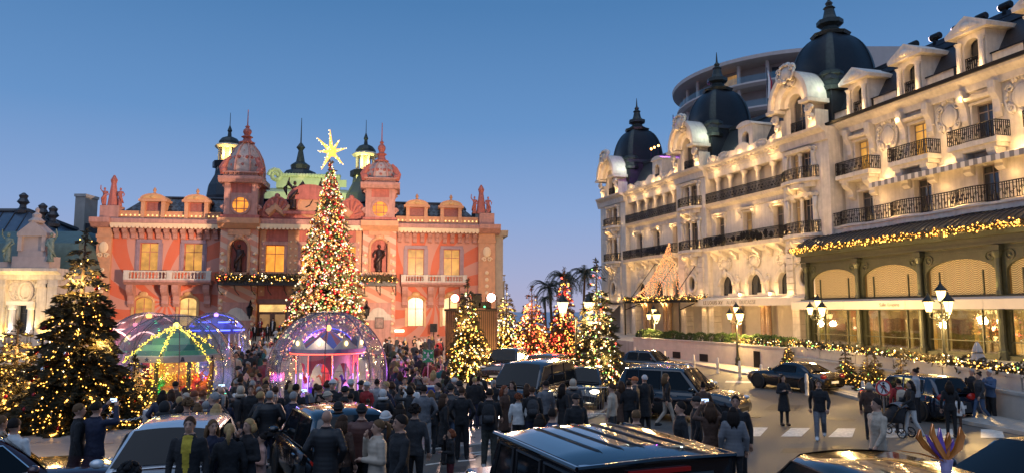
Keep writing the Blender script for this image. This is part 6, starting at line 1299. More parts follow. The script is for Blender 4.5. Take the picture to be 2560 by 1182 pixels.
for j in range(16):
    a, b_ = -PI/2 + j*PI/8 - PI/16, -PI/2 + j*PI/8 + PI/16; s = MB(); s.add([(1.6*math.cos(a), 1.6*math.sin(a), 2.76), (1.6*math.cos(b_), 1.6*math.sin(b_), 2.76), (.1*math.cos(b_), .1*math.sin(b_), 3.52), (.1*math.cos(a), .1*math.sin(a), 3.52)], [(0, 1, 2, 3)]); s.build('roof_panel', red_c if j % 2 == 0 else blue_c, gl)
s = MB(); s.sph((0, 0, 3.66), .15, 14, 10); s.build('roof_ball', bulb_y2, gl)
s = MB(); s.lathe([(.55, HP), (.5, .8), (.3, 1.0), (.28, 1.5), (.38, 1.6), (.2, 2.3), (.2, 2.5)], 12); s.build('centre_column', mat('red_gilt', (.55, .12, .08), .35, var=.4, vs=6), gl)
for nm_ in range(6):                                     # ride animals on poles
    q = -PI/2 + nm_*PI/3 + .3; x, y = 1.15*math.cos(q), 1.15*math.sin(q); s = MB(); s.sph((0, 0, .55), (.30, .12, .14), 9, 6); s.cap((.22, 0, .62), (.36, 0, .86), .09, .06); s.cap((.36, 0, .86), (.50, 0, .80), .06, .04)
    for lx in (-.18, .18):
        for ly in (-.06, .06): s.cap((lx, ly, .48), (lx + .06*(1 if lx > 0 else -1), ly, .2), .045, .03, 6)
    s.tube([(-.28, 0, .6), (-.4, 0, .5), (-.42, 0, .35)], [.04, .05, .02], 5); s.tube([(0, 0, 0), (0, 0, 1.9)], .018, 5); s.build('carousel_horse', [red_c, white_c, blue_c, MT('gold_paint', (.6, .35, .1), .35)][nm_ % 4], gl, True, Matrix.Translation((x, y, HP+.05)) @ Matrix.Rotation(q+PI/2, 4, 'Z'))
s = MB(); s.box(-.5, .15, -1.75, -1.35, HP+.04, HP+.55); s.box(-.55, .2, -1.8, -1.3, HP+.5, HP+.58); s.build('ticket_chest', mat('violet_chest', (.2, .04, .45), .4, var=.1), gl)
for q, e, c in ((-1.57, 30, (.15, .15, 1)), (-2.5, 20, (.4, .1, 1)), (-.6, 20, (.2, .15, 1)), (1.5, 20, (.6, .1, 1))): lamp('deck_light', 'POINT', (1.75*math.cos(q), 1.75*math.sin(q), .75), e, c, gl, size=.15)
lamp('canopy_light', 'POINT', (0, -1.2, 2.2), 40, (1, .12, .10), gl, size=.2); lamp('crown_light', 'POINT', (0, -2.1, 3.1), 18, (1, .7, .5), gl, size=.2); lamp('flash', 'POINT', (-1.55, -1.6, 1.2), 14, (1, .7, .5), gl, size=.08)
s = MB(); s.sph((-1.6, -1.5, 1.15), .05, 8, 6); s.build('flood_bulb', glow('flood_bulb', (1, .9, .8), 40), gl)
for q, c in ((-.25, (1, .1, .3)), (.1, (.6, .2, 1))): lamp('side_glow', 'POINT', (2.9*math.cos(q), 2.9*math.sin(q), 1.6), 110, c, gl, size=.2)

for ch in list(gl.children):
    if ch.name.split('.')[0] not in ('clear_shell', 'seam', 'base_ring'):
        l = Vector(ch.location); ch.location = (l.x*.76, l.y*.76, l.z*.87); ch.scale = (.76, .76, .87)
# ---- the green tiered carousel
c1 = at_ground(442, 31.5); g2 = thing('carousel_globe', 'clear globe round a green tiered carousel draped with golden light ropes', 'carousel', c1); globe_shell(g2, 2.5, 3.78, ph=.5)
s = MB(); s.lathe([(2.0, 0), (2.05, .3), (1.95, .36), (.1, .36)], 24); s.build('platform', mat('green_deck', (.10, .20, .08), .45, var=.2), g2)
tier = [mat('leaf_green', (.05, .26, .10), .5, var=.2), mat('deep_green', (.02, .12, .07), .5, var=.2), mat('mint_green', (.12, .36, .20), .5, var=.2)]
for k_, (r0_, r1_, z0, z1) in enumerate(((1.75, 1.62, 2.2, 2.42), (1.45, 1.35, 2.42, 2.68), (1.08, 1.0, 2.68, 2.96), (.68, .6, 2.96, 3.18), (.35, .2, 3.18, 3.38))):
    for j in range(8):
        a, b_ = j*PI/4 + .2, (j+1)*PI/4 + .2; s = MB(); n = r1_ - .3 if k_ < 4 else .02
        P = [(r*math.cos(q), r*math.sin(q), z) for r, z in ((r0_, z0), (r1_, z1), (max(.05, r1_-.32), z1)) for q in (a, b_)]; s.add(P, [(0, 1, 3, 2), (2, 3, 5, 4)]); s.build('roof_tile_panel', tier[(j*2 + k_) % 3], g2)
s = MB(); s.lathe([(1.9, 1.92), (1.92, 1.94), (1.92, 2.18), (1.75, 2.22)], 8, (0, 0, 0), .2); val = s.build('valance', mat('grey_cream_valance', (.42, .39, .34), .6, var=.2), g2)
for j in range(8):
    q = .2 + PI/8 + j*PI/4; s = MB(); R_ = 1.92*math.cos(PI/8) + .012
    if j % 2: s.ext([(.11*(1 if i % 2 == 0 else .45)*math.sin(i*PI/5), .11*(1 if i % 2 == 0 else .45)*math.cos(i*PI/5)) for i in range(10)], -.01, .01)
    else: s.ext([(-.09, -.1), (.09, -.1), (.06, .02), (.03, .1), (-.03, .1), (-.06, .02)], -.01, .01)
    s.build('cutout_motif', dark_m, val, M=Matrix.Translation((R_*math.cos(q), R_*math.sin(q), 2.06)) @ Matrix.Rotation(q+PI/2, 4, 'Z'))
rng = np.random.default_rng(9); ropem = glow('rope_bulb', (1, .70, .06), 3.2)
for j in range(6):
    q = -PI/2 + .12 + j*PI/3; P = []
    for k_ in range(26):
        f = k_/25; r = .12 + 1.85*f; z = 3.42 - 1.5*f**1.15 + .12*math.sin(f*PI); P.append((r*math.cos(q), r*math.sin(q), z))
    P = np.repeat(np.array(P), 7, 0); P = P + rng.normal(size=P.shape)*.035; s = MB(); s.tube([tuple(p) for p in P[::7]], .035, 5); rp_ = s.build('light_rope', needle, g2); dots('rope_bulbs', P, .026, ropem, rp_)
s = MB(); s.sph((0, 0, 3.52), .14, 12, 9); s.build('roof_ball', lemon, g2); rng = np.random.default_rng(10)
for j in range(8):
    q = j*PI/4; x, y = 1.6*math.cos(q), 1.6*math.sin(q); s = MB(); s.tube([(x, y, .36), (x, y, 2.2)], .09, 7); pst = s.build('garland_post', needle, g2); P = np.stack([x + rng.normal(size=60)*.07, y + rng.normal(size=60)*.07, .4 + rng.random(60)*1.75], 1); dots('post_bulbs', P, .022, ropem, pst)
s = MB(); s.lathe([(.9, .36), (.85, 1.6), (.9, 1.95)], 10); cc = s.build('centre_drum', mat('amber_drum', (.6, .35, .12), .5, var=.6, vs=4), g2); P = np.stack([(lambda a: .95*np.cos(a))(A := rng.random(420)*2*PI), .95*np.sin(A), .5 + rng.random(420)*1.4], 1); dots('drum_bulbs', P, .022, ropem, cc)
for k_, (q, m_) in enumerate(((-2.3, 'orange'), (-1.75, 'green'), (-1.25, 'orange'), (-.7, 'red'), (-.1, 'orange'), (2.6, 'red'), (1.6, 'green'), (.9, 'orange'))):
    x, y = 1.3*math.cos(q), 1.3*math.sin(q); cm = MT('ride_' + m_, {'orange': (.75, .22, .04), 'green': (.08, .4, .08), 'red': (.55, .06, .05)}[m_], .35, var=.2); s = MB(); s.sph((0, 0, .28), (.36, .22, .22), 10, 7); s.sph((.34, 0, .62), (.18, .16, .17), 9, 7); s.cap((.2, 0, .4), (.3, 0, .55), .12, .1); s.cap((-.3, 0, .4), (-.5, 0, .62), .05, .03)
    for sg in (-1, 1): s.cap((.3, sg*.08, .76), (.22, sg*.2, .98), .035, .02); s.tube([(.1, sg*.16, .12), (.0, sg*.16, .03), (-.3, sg*.16, .03), (.4, sg*.16, .03)], .03, 5)
    s.build('ride_seat', cm, g2, True, Matrix.Translation((x, y, .4)) @ Matrix.Rotation(q+PI/2, 4, 'Z'))
grn = glow('green_tube', (.08, 1, .4), 7); s = MB()
for j in range(14):
    q = j*2*PI/14; s.tube([(2.12*math.cos(q), 2.12*math.sin(q), .08), (2.1*math.cos(q+.05), 2.1*math.sin(q+.05), .28)], .035, 6)
s.build('floor_tubes', grn, g2)
for q, e, c, z in ((-1.57, 26, (1, .62, .15), 1.5), (-2.6, 22, (1, .6, .15), 1.4), (-.5, 22, (1, .5, .15), 1.4), (-1.4, 9, (.2, 1, .4), .5)): lamp('ride_light', 'POINT', (1.55*math.cos(q), 1.55*math.sin(q), z), e, c, g2, size=.15)
lamp('rope_light', 'POINT', (0, -1.9, 3.0), 22, (1, .85, .3), g2, size=.3); lamp('rope_light', 'POINT', (-1.5, -1.2, 3.0), 14, (1, .85, .3), g2, size=.3)

for ch in list(g2.children):
    if ch.name.split('.')[0] not in ('clear_shell', 'seam', 'base_ring'):
        l = Vector(ch.location); ch.location = (l.x, l.y, l.z*.93); ch.scale = (1, 1, .93)
# ---- two more behind
for px, Y, lab, col, nc, ballc in ((372, 41, 'clear globe with a pink carousel and glowing white scallops partly behind the green carousel', (1, .25, .4), glow('pink_scallop', (1, .55, .5), 4), bulb_y2), (540, 52, 'clear globe with blue neon bars near the casino wall', (.3, .25, 1), neon_b, neon_v)):
    c = at_ground(px, Y); g3 = thing('carousel_globe', lab, 'carousel', c); globe_shell(g3, 2.45, 3.85, 24); s = MB(); s.lathe([(1.9, 0), (1.95, .36), (.1, .36)], 20); s.build('platform', white_c, g3)
    s = MB(); s.lathe([(1.8, 2.3), (1.85, 2.6), (.9, 3.0), (.12, 3.5)], 16); s.build('canopy', MT('rosy_canopy', (.5, .16, .18), .5) if Y < 45 else MT('indigo_canopy', (.12, .1, .4), .5), g3)
    for j in range(8):
        q = j*PI/4 + .2; s = MB(); s.tube([(1.6*math.cos(q), 1.6*math.sin(q), .36), (1.6*math.cos(q), 1.6*math.sin(q), 2.35)], .06, 6); s.build('post', white_c, g3)
        s = MB(); s.sph((1.15*math.cos(q+.3), 1.15*math.sin(q+.3), .9), (.28, .28, .35), 8, 6); s.cap((1.15*math.cos(q+.3), 1.15*math.sin(q+.3), 1.1), (1.1*math.cos(q+.45), 1.1*math.sin(q+.45), 1.5), .12, .09); s.build('ride_seat', [red_c, white_c, blue_c][j % 3], g3, True)
    s = MB()
    if Y < 45:
        for j in range(8): a = j*PI/4; s.tube([(1.9*math.cos(a + (PI/4)*i/10), 1.9*math.sin(a + (PI/4)*i/10), 2.35 + .42*math.sin(PI*i/10)) for i in range(11)], .045, 5)
    else:
        for j in range(12): a = j*PI/6; s.tube([(1.92*math.cos(a), 1.92*math.sin(a), 2.55), (1.92*math.cos(a+.38), 1.92*math.sin(a+.38), 2.55)], .05, 5)
        for j in range(6): a = j*PI/3; s.tube([(1.2*math.cos(a), 1.2*math.sin(a), 3.1), (1.2*math.cos(a+.6), 1.2*math.sin(a+.6), 3.1)], .05, 5)
    s.build('light_scallops', nc, g3); s = MB(); s.sph((0, 0, 3.62), .16, 10, 8); s.build('roof_ball', ballc, g3)
    for q in (-2.4, -1.57, -.7): lamp('ride_light', 'POINT', (1.8*math.cos(q), 1.8*math.sin(q), 1.5), 30, col, g3, size=.2)
    lamp('ride_light', 'POINT', (0, -1.6, 3.3), 18, col, g3, size=.2)

# ================================================================ street furniture
lan_m = glow('lantern_glass', (1, .66, .24), 5); post_m = mat('cast_iron_green', (.02, .022, .018), .4, metal=.5, var=.2)
def lantern(t, x, y, z, sc_=1., e=0):
    s = MB(); s.lathe([(.14*sc_, 0), (.26*sc_, .5*sc_)], 6, (x, y, z)); s.build('lantern_glass', lan_m, t)
    s = MB(); s.lathe([(.05, -.14*sc_), (.15*sc_, -.02), (.15*sc_, 0)], 6, (x, y, z)); s.lathe([(.31*sc_, .5*sc_), (.30*sc_, .55*sc_), (.16*sc_, .72*sc_), (.1*sc_, .8*sc_), (.06*sc_, .86*sc_), (.02, .98*sc_)], 8, (x, y, z))
    for j in range(6): s.tube([(x + .145*sc_*math.cos(j*PI/3), y + .145*sc_*math.sin(j*PI/3), z), (x + .265*sc_*math.cos(j*PI/3), y + .265*sc_*math.sin(j*PI/3), z+.5*sc_)], .012, 3)
    s.build('lantern_cage', post_m, t)
    if e: lamp('lantern_light', 'POINT', (x*1.3, y*1.3 - .1, z-.45), e, (1, .62, .22), t, size=.25)
def street_lamp(label, base, ztop, k=3, e=120, sc_=1., rz=0.):
    t = thing('street_lamp', label, 'street lamp', base, rz); h = ztop - base[2]; hp = h - 1.5*sc_
    s = MB(); s.lathe([(.22, 0), (.22, .12), (.16, .2), (.17, .5), (.11, .62), (.085, .9), (.065, hp*.6), (.05, hp), (.1, hp+.03), (.06, hp+.12)], 10); s.build('post', post_m, t)
    s = MB(); P = []
    for j in range(k if k < 3 else 3):
        q = rz + j*2*PI/(3 if k == 3 else 2) - (PI/2 if k == 3 else 0); d = Vector((math.cos(q), math.sin(q), 0)); r = .46*sc_ if k == 3 else .5*sc_
        s.tube([Vector((0, 0, hp)), d*r*.5 + Vector((0, 0, hp-.12)), d*r*.95 + Vector((0, 0, hp+.0)), d*r + Vector((0, 0, hp+.18*sc_))], [.035, .03, .03, .025], 6); s.tube([d*(r*.45) + Vector((0, 0, hp+.1)) + (d*math.cos(a) + Vector((0, 0, math.sin(a))))*.12 for a in [i*.7 for i in range(9)]], .018, 4)
        P.append(d*r + Vector((0, 0, hp+.22*sc_)))
    if k == 3: s.tube([(0, 0, hp), (0, 0, hp+.62*sc_)], .035, 6); P.append(Vector((0, 0, hp+.66*sc_)))
    s.build('scroll_arms', post_m, t)
    for i, p in enumerate(P): lantern(t, p.x, p.y, p.z, .82*sc_, e if i in (0, 1) else 0)
    return t
for px, yb, yt, lab in ((1637, 890, 760, 'black three lantern street lamp by the stair end of the terrace wall'), (1845, 917, 752, 'black three lantern street lamp before the restaurant name awning'), (2052, 935, 733, 'black three lantern street lamp behind the parked black convertible')):
    b = gnd(px, yb); b.z += .1; street_lamp(lab, b, at_y(px, yt, b.y).z, 3, 1000)
b = Vector((at_y(2356, 800, 31).x, 31, .1)); street_lamp('tall three lantern street lamp in front of the closed parasol and glazed restaurant', b, at_y(2356, 700, 31).z, 3, 1150, 1.05)
b = gnd(1442, 985); street_lamp('tall twin lantern street lamp between the red and green lit firs', b, at_y(1430, 716, b.y).z + .35, 2, 900, 1.25)
# white bollards along the road
bw = mat('white_bollard', (.55, .50, .45), .5, var=.15); s = MB(); s.lathe([(.11, 0), (.11, .06), (.085, .1), (.085, .55), (.1, .58), (.1, .66), (.085, .7), (.075, .92), (.05, 1.0)], 10); bmesh_ = s.mesh('shaft', bw, True); s = MB(); s.lathe([(.088, .30), (.09, .31), (.09, .4), (.088, .41)], 10); band = s.mesh('band', kerb_m)
for i, (px, py) in enumerate(((1588, 898), (1662, 910), (1735, 923), (1795, 933), (1850, 944), (1904, 956), (2018, 988), (2160, 1012))):
    b = gnd(px, py); t = thing('road_bollard', 'short white stone bollard along the road edge below the terrace wall' if i < 6 else ('white bollard behind the parked black convertible' if i == 6 else 'white bollard by the planter steps'), 'bollard', b, group='white bollards along the road' if i < 6 else None); link('shaft', bmesh_, t); link('band', band, t)
# steel bollards and chains on the square
stl = mat('brushed_steel', (.5, .48, .46), .28, metal=.9, var=.1); s = MB(); s.lathe([(.13, 0), (.13, .94), (.12, .98), (.02, 1.0)], 16); stm = s.mesh('shaft', stl, True); s = MB(); s.lathe([(.16, 0), (.16, .03), (.135, .035)], 16); stb = s.mesh('base_plate', iron)
SB = []
for i, (px, py) in enumerate(((690, 1142), (1073, 1097), (1193, 1017), (365, 1110), (560, 1075))):
    b = gnd(px, py); SB.append(b); t = thing('steel_bollard', ('steel bollard beside the small girl in the pink padded coat', 'steel bollard beside the man in the grey hooded top', 'steel bollard below the low round fir', 'steel bollard at the nose of the white car', 'steel bollard behind the blonde women')[i], 'bollard', b); link('shaft', stm, t); link('base_plate', stb, t)
lk = MB(); lk.tube([(.022*math.cos(a), .0, .035*math.sin(a)) for a in [2*PI*i/8 for i in range(9)]], .007, 4); linkm = lk.mesh('links', stl)
def chain(label, A, B, sag):
    t = thing('chain', label, 'chain', A); n = int((B-A).length/.07); s = MB()
    for i in range(n):
        f = (i+.5)/n; p = (B-A)*f - Vector((0, 0, sag*4*f*(1-f))); k0 = len(s.v); s.add(lk.v, lk.f); s.xf(Matrix.Translation(p) @ Matrix.Rotation(math.atan2((B-A).y, (B-A).x), 4, 'Z') @ Matrix.Rotation(PI/2*(i % 2), 4, 'X') @ Matrix.Rotation(PI/2, 4, 'Y') @ Matrix.Scale(1.25, 4), k0)
    stuff(s.build('links', stl, t))
Zu = Vector((0, 0, .85)); chain('sagging steel chain in front of the large fir', gnd(262, 1122)+Zu, SB[3]+Zu, .12); chain('steel chain between the bollard and the dark car', SB[0]+Zu, SB[0]+Vector((1.5, 1.2, .8)), .15); chain('steel chain by the man in the grey hooded top', SB[1]+Zu, SB[2]+Zu, .2)
# crowd barriers
def barrier_mesh():
    s = MB(); [s.tube(P, .02, 6) for P in ([(-1.1, 0, .12), (-1.1, 0, 1.08), (1.1, 0, 1.08), (1.1, 0, .12), (-1.1, 0, .12)],)]; return s.mesh('frame', stl)
bar_f = barrier_mesh(); s = MB(); s.tube([(0, 0, .12), (0, 0, 1.08)], .010, 5); bar_b = s.mesh('bar', stl); s = MB(); s.tube([(0, -.28, .02), (0, 0, .16), (0, .28, .02)], .018, 5); bar_l = s.mesh('foot', stl)
def barrier(label, A, B):
    A, B = Vector(A), Vector(B); m = (A+B)/2; t = thing('crowd_barrier', label, 'barrier', m, math.atan2((B-A).y, (B-A).x)); t.scale = ((B-A).length/2.25, 1, 1); link('frame', bar_f, t)
    for i in range(15): inst(bar_b, 'bar', t, (-1.0 + i*2.0/14, 0, 0))
    for x in (-.85, .85): inst(bar_l, 'foot', t, (x, 0, 0))
barrier('steel crowd barrier behind the man in the beige jumper', gnd(1462, 1043), gnd(1560, 1040)); barrier('steel crowd barrier in front of the black off roader', gnd(1560, 1040), gnd(1655, 1043)); barrier('steel crowd barrier beside the headlight of the waiting car', gnd(1395, 1045), gnd(1462, 1043))
barrier('steel crowd barrier behind the child in the white padded jacket', gnd(2315, 1052), gnd(2425, 1045)); barrier('steel crowd barrier beside the man in the blue shirt', gnd(2510, 1055), gnd(2620, 1050)); barrier('steel crowd barrier behind the couple with the pushchair', gnd(2190, 1045), gnd(2310, 1050))
# signs
def sign(name, label, base, h, wd, hh, face, m_face, extra=None, rz=0.):
    t = thing(name, label, 'sign', base, rz); s = MB(); s.tube([(0, .03, 0), (0, .03, h)], .03, 8); s.build('post', stl, t); s = MB(); s.box(-wd/2, wd/2, -.02, .02, h-hh, h); p = smooth_bevel(s.build('panel', m_face, t), .015)
    if extra:
        for e_, m_ in extra: e_.build('symbol', m_, p)
    return t
whm = mat('sign_white', (.7, .7, .68), .5, var=0); grm = mat('sign_green', (.02, .26, .09), .45, var=0); blm = mat('sign_blue', (.01, .05, .25), .45, var=0); rdm_ = mat('sign_red', (.45, .02, .02), .45, var=0); bkm = mat('sign_black', (.012, .012, .014), .5, var=0)
def man_icon(s, cx_, cz, k_, y=-.03):
    s.lathe([(.055*k_, 0), (.055*k_, .01)], 10); s.xf(Matrix.Translation((cx_, y, cz+.23*k_)) @ Matrix.Rotation(PI/2, 4, 'X'), len(s.v)-20)
    s.ext([(cx_-.06*k_, cz+.16*k_), (cx_+.06*k_, cz+.16*k_), (cx_+.05*k_, cz-.02*k_), (cx_-.05*k_, cz-.02*k_)], y-.008, y)
    for sg in (-1, 1): s.ext([(cx_+sg*.0, cz), (cx_+sg*.05*k_, cz), (cx_+sg*.14*k_, cz-.24*k_), (cx_+sg*.09*k_, cz-.24*k_)], y-.008, y); s.ext([(cx_+sg*.05*k_, cz+.15*k_), (cx_+sg*.15*k_, cz+.0*k_), (cx_+sg*.12*k_, cz-.02*k_), (cx_+sg*.04*k_, cz+.09*k_)], y-.008, y)
b = gnd(1069, 1012); zt_ = at_y(1071, 873, b.y).z; s = MB(); zc_ = zt_ - b.z - .26; man_icon(s, 0, zc_, .5)
for sx_, sz_ in ((-1, -1), (-1, 1), (1, -1), (1, 1)): s.ext([(sx_*.19, zc_+sz_*.19), (sx_*.19, zc_+sz_*.1), (sx_*.13, zc_+sz_*.16)] if False else [(sx_*.10, zc_+sz_*.10), (sx_*.10, zc_+sz_*.18), (sx_*.18, zc_+sz_*.10)], -.035, -.022); s.ext([(sx_*.13, zc_+sz_*.15), (sx_*.15, zc_+sz_*.13), (sx_*.2, zc_+sz_*.18), (sx_*.18, zc_+sz_*.2)], -.035, -.022)
sign('assembly_sign', 'green assembly point sign with white figures and arrows on a pole in the crowd', b, zt_-b.z, .46, .52, None, grm, ((s, whm),))
b = gnd(1080, 1092); h = at_y(1075, 962, b.y).z - b.z; s = MB(); s.box(-.2, .2, -.03, -.02, h-.62, h-.05); s2 = MB(); s2.box(-.12, .12, -.036, -.03, h-.38, h-.33); s2.box(-.12, .12, -.036, -.03, h-.46, h-.42); sign('parking_sign', 'blue and white information sign behind the man in the grey hooded top', b, h, .48, .85, None, whm, ((s, blm), (s2, whm)))
b = gnd(1690, 1050); h = at_y(1690, 950, b.y).z - b.z; s = MB(); man_icon(s, 0, h-.2, .62); s.ext([(-.17, h-.5), (-.06, h-.42), (-.06, h-.47), (.17, h-.47), (.17, h-.53), (-.06, h-.53), (-.06, h-.58)], -.03, -.021); s2 = MB(); s2.box(-.2, .2, -.0215, -.0205, h-.37, h-.02)
man = MB(); man_icon(man, 0, h-.2, .62, -.025); arrow = MB(); arrow.ext([(-.17, h-.5), (-.06, h-.42), (-.06, h-.47), (.17, h-.47), (.17, h-.53), (-.06, h-.53), (-.06, h-.58)], -.03, -.021)
bk = MB(); bk.box(-.2, .2, -.024, -.02, h-.37, h-.02); sign('walking_sign', 'black and white walking man sign with arrow in front of the black off roader', b, h, .46, .64, None, whm, ((bk, bkm), (man, whm), (arrow, bkm)))
b = gnd(2213, 1062); h = at_y(2213, 948, b.y).z - b.z; t = thing('no_walking_sign', 'round red ringed no pedestrians sign near the pushchair', 'sign', b); s = MB(); s.tube([(0, .03, 0), (0, .03, h)], .025, 6); s.build('post', stl, t); s = MB(); s.lathe([(.27, 0), (.27, .02)], 24); s.xf(Matrix.Translation((0, 0, h-.27)) @ Matrix.Rotation(PI/2, 4, 'X')); p = s.build('panel', whm, t)
s = MB(); s.tube([(.245*math.cos(a), -.025, h-.27 + .245*math.sin(a)) for a in [2*PI*i/24 for i in range(25)]], .03, 6); s.tube([(-.17, -.03, h-.10), (.17, -.03, h-.44)], .018, 5); s.build('red_ring', rdm_, p); s = MB(); man_icon(s, 0, h-.28, .7, -.022); s.build('symbol', bkm, p)
b = gnd(1375, 1030); h = at_y(1375, 952, b.y).z - b.z; s = MB(); s.ext([(-.17, h-.36), (.17, h-.36), (0, h-.08)], -.03, -.02); s2 = MB(); man_icon(s2, 0, h-.26, .35, -.03); s0 = MB(); s0.box(-.23, .23, -.025, -.02, h-.44, h-.02); sign('crossing_sign', 'blue square crossing sign with white triangle by the grey van', b, h, .5, .46, None, whm, ((s0, blm), (s, whm), (s2, bkm)))
# closed parasol on the terrace
p = Vector((at_y(2447, 930, 29).x, 29, 1.2)); zt_ = at_y(2447, 853, 29).z - 1.2; t = thing('closed_parasol', 'closed cream parasol on the restaurant terrace', 'parasol', p); s = MB(); n = 16; rows = []
for f, r in ((.08, .30), (.3, .28), (.52, .24), (.66, .18), (.71, .14), (.77, .155), (.88, .11), (.96, .06), (1.0, .02)): rows.append([(r*(1 + .22*math.cos(j*PI))*math.cos(2*PI*j/n), r*(1 + .22*math.cos(j*PI))*math.sin(2*PI*j/n), zt_*f) for j in range(n+1)])
s.grid(rows); s.build('cloth', mat('cream_canvas', (.55, .48, .42), .8, var=.12), t); s = MB(); s.tube([(0, 0, 0), (0, 0, zt_)], .035, 6); s.box(-.35, .35, -.35, .35, 0, .08); s.build('pole', iron, t); s = MB(); s.tube([(.2*math.cos(a), .2*math.sin(a), zt_*.71) for a in [2*PI*i/12 for i in range(13)]], .02, 4); s.build('tie', dark_m, t)
# wooden projector tower
YT = 43.; a, b_ = at_y(1112, 860, YT).x, at_y(1240, 860, YT).x; zt_ = at_y(1180, 772, YT).z; t = thing('wooden_tower', 'slatted wooden tower carrying stage lights behind the slim fir', 'tower', ((a+b_)/2, YT, 0)); W2 = (b_-a)/2
slat = mat('red_brown_slat', (.13, .06, .035), .6, var=.25, vs=5); MB().box(-W2+.05, W2-.05, .08, 2.4, 0, zt_-.1).build('core', mat('dark_core', (.03, .018, .012), .8, var=.2), t)
sm_ = MB().box(-.035, .035, -.03, .08, 0, 1).mesh('slat', slat); n = int(2*W2/.12)
for i in range(n): inst(sm_, 'slat', t, (-W2+.06 + i*.12, 0, .0), scale=(1, 1, zt_-.12 - (.0 if (i % 7) else .02)))
for i in range(18): inst(sm_, 'slat', t, (W2, .15 + i*.13, 0), (0, 0, PI/2), (1, 1, zt_-.12))
MB().box(-W2-.05, W2+.05, -.08, 2.45, zt_-.12, zt_).build('deck', dark_core if False else bpy.data.materials['dark_core'], t)
pinkl = glow('rose_lens', (1, .35, .3), 30); housing = iron
for i, (px, py, col) in enumerate(((1137, 745, (1, .2, .15)), (1228, 743, (1, .45, .5)))):
    p = at_y(px, py, YT+.3); q = thing('stage_light', 'black stage spotlight glowing ' + ('deep red' if i == 0 else 'pale pink') + ' on the wooden tower', 'spotlight', (p.x, YT+.3, zt_)); dz = p.z - zt_
    s = MB(); s.lathe([(.26, 0), (.3, .1), (.28, .6), (.15, .75)], 12); s.xf(Matrix.Translation((0, .1, dz)) @ Matrix.Rotation(PI*.5, 4, 'X') @ Matrix.Scale(-1, 4, (0, 0, 1))); s.box(-.36, -.31, .2, .4, 0, dz+.05); s.box(.31, .36, .2, .4, 0, dz+.05); s.box(-.36, .36, .1, .5, 0, .06); s.build('housing', housing, q); s = MB(); s.lathe([(.25, 0), (.25, .03)], 14); s.xf(Matrix.Translation((0, .08, dz)) @ Matrix.Rotation(PI/2, 4, 'X')); s.build('lens', pinkl if i else glow('red_lens', (1, .12, .08), 22), q)
for i, (px, wd, hh) in enumerate(((1165, .55, .75), (1192, .6, .95), (1212, .8, .45))):
    p = at_y(px, 760, YT+.9); q = thing('stage_projector', ('squat black projector between the stage lights', 'tall hooded black projector on the wooden tower', 'wide black projector with a green status lamp')[i], 'projector', (p.x, YT+.9, zt_)); s = MB(); s.box(-wd/2, wd/2, -.3, .5, .05, hh); smooth_bevel(s.build('housing', iron, q), .05); s = MB(); s.lathe([(.12, 0), (.15, .2)], 10); s.xf(Matrix.Translation((0, .5, hh*.6)) @ Matrix.Rotation(-PI/2, 4, 'X')); s.build('lens', glass_d, q)
    if i == 2: s = MB(); s.sph((0, -.32, .15), .05, 6, 5); s.build('status_lamp', glow('green_led', (.1, 1, .3), 6), q)
    q['proj'] = 1
for (px_l, e, c) in ((1137, 5200, (1, .62, .5)), (1228, 7000, (1, .72, .58))):
    p = at_y(px_l, 744, YT); lamp('stage_beam', 'SPOT', (p.x, YT-.05, p.z), e, c, None, target=(p.x*.4 - .6, 16, .3), spot=75, size=.22, blend=.8)
# the projectors' beams onto the casino front
PJ = Vector(((a+b_)/2, YT+1.0, zt_+.9))
for (f, zz, e, sp) in ((.50, 6.5, 41000, 62), (.14, 6.0, 60000, 42), (.85, 6.5, 14000, 60), (.5, 15., 20000, 60)):
    tgt = PL + ex*CW*f + Vector((0, 0, zz)); lamp('projector_beam', 'SPOT', PJ, e, (1, .66, .46), None, target=tgt, spot=sp, size=.15, blend=.9)
# ================================================================ cars
def paint(name, col, rough=.18): return mat(name, col, rough, metal=.35, var=0, coat=1.)
car_glass = mat('car_glass', (.008, .009, .010), .05, var=0, spec=.22); tyre_m = mat('tyre_rubber', (.012, .012, .012), .75, var=.2); rim_m = mat('alloy_rim', (.42, .42, .43), .25, metal=.9, var=0); trim_m = mat('black_trim', (.012, .012, .013), .45, var=0); chrome = mat('chrome', (.65, .65, .66), .12, metal=1., var=0)
tail_r = mat('tail_lamp', (.10, .006, .006), .15, var=0, emit=(1, .05, .03), es=.05, sample=False); head_w = mat('head_lamp', (.6, .62, .65), .1, var=0); plate_m = mat('number_plate', (.6, .6, .58), .5, var=.2, vs=20)
head_on = glow('head_lamp_on', (1, .85, .6), 30)
def wheel_meshes():
    s = MB(); s.lathe([(.21, -.10), (.33, -.10), (.345, -.06), (.345, .06), (.33, .10), (.21, .10)], 22); s.xf(Matrix.Rotation(PI/2, 4, 'X')); ty = s.mesh('tyre', tyre_m, True)
    s = MB(); s.lathe([(.22, -.09), (.235, -.095), (.235, .095), (.22, .09)], 22); s.lathe([(.05, -.08), (.06, -.1), (.04, -.105)], 10)
    for j in range(10):
        a = j*PI/5; s.tube([(.04*math.cos(a), .04*math.sin(a), -.085), (.225*math.cos(a), .225*math.sin(a), -.075)], .018, 4)
    s.lathe([(.22, .02), (.22, .03)], 16); s.xf(Matrix.Rotation(PI/2, 4, 'X')); return ty, s.mesh('rim', rim_m)
TY, RI = wheel_meshes()
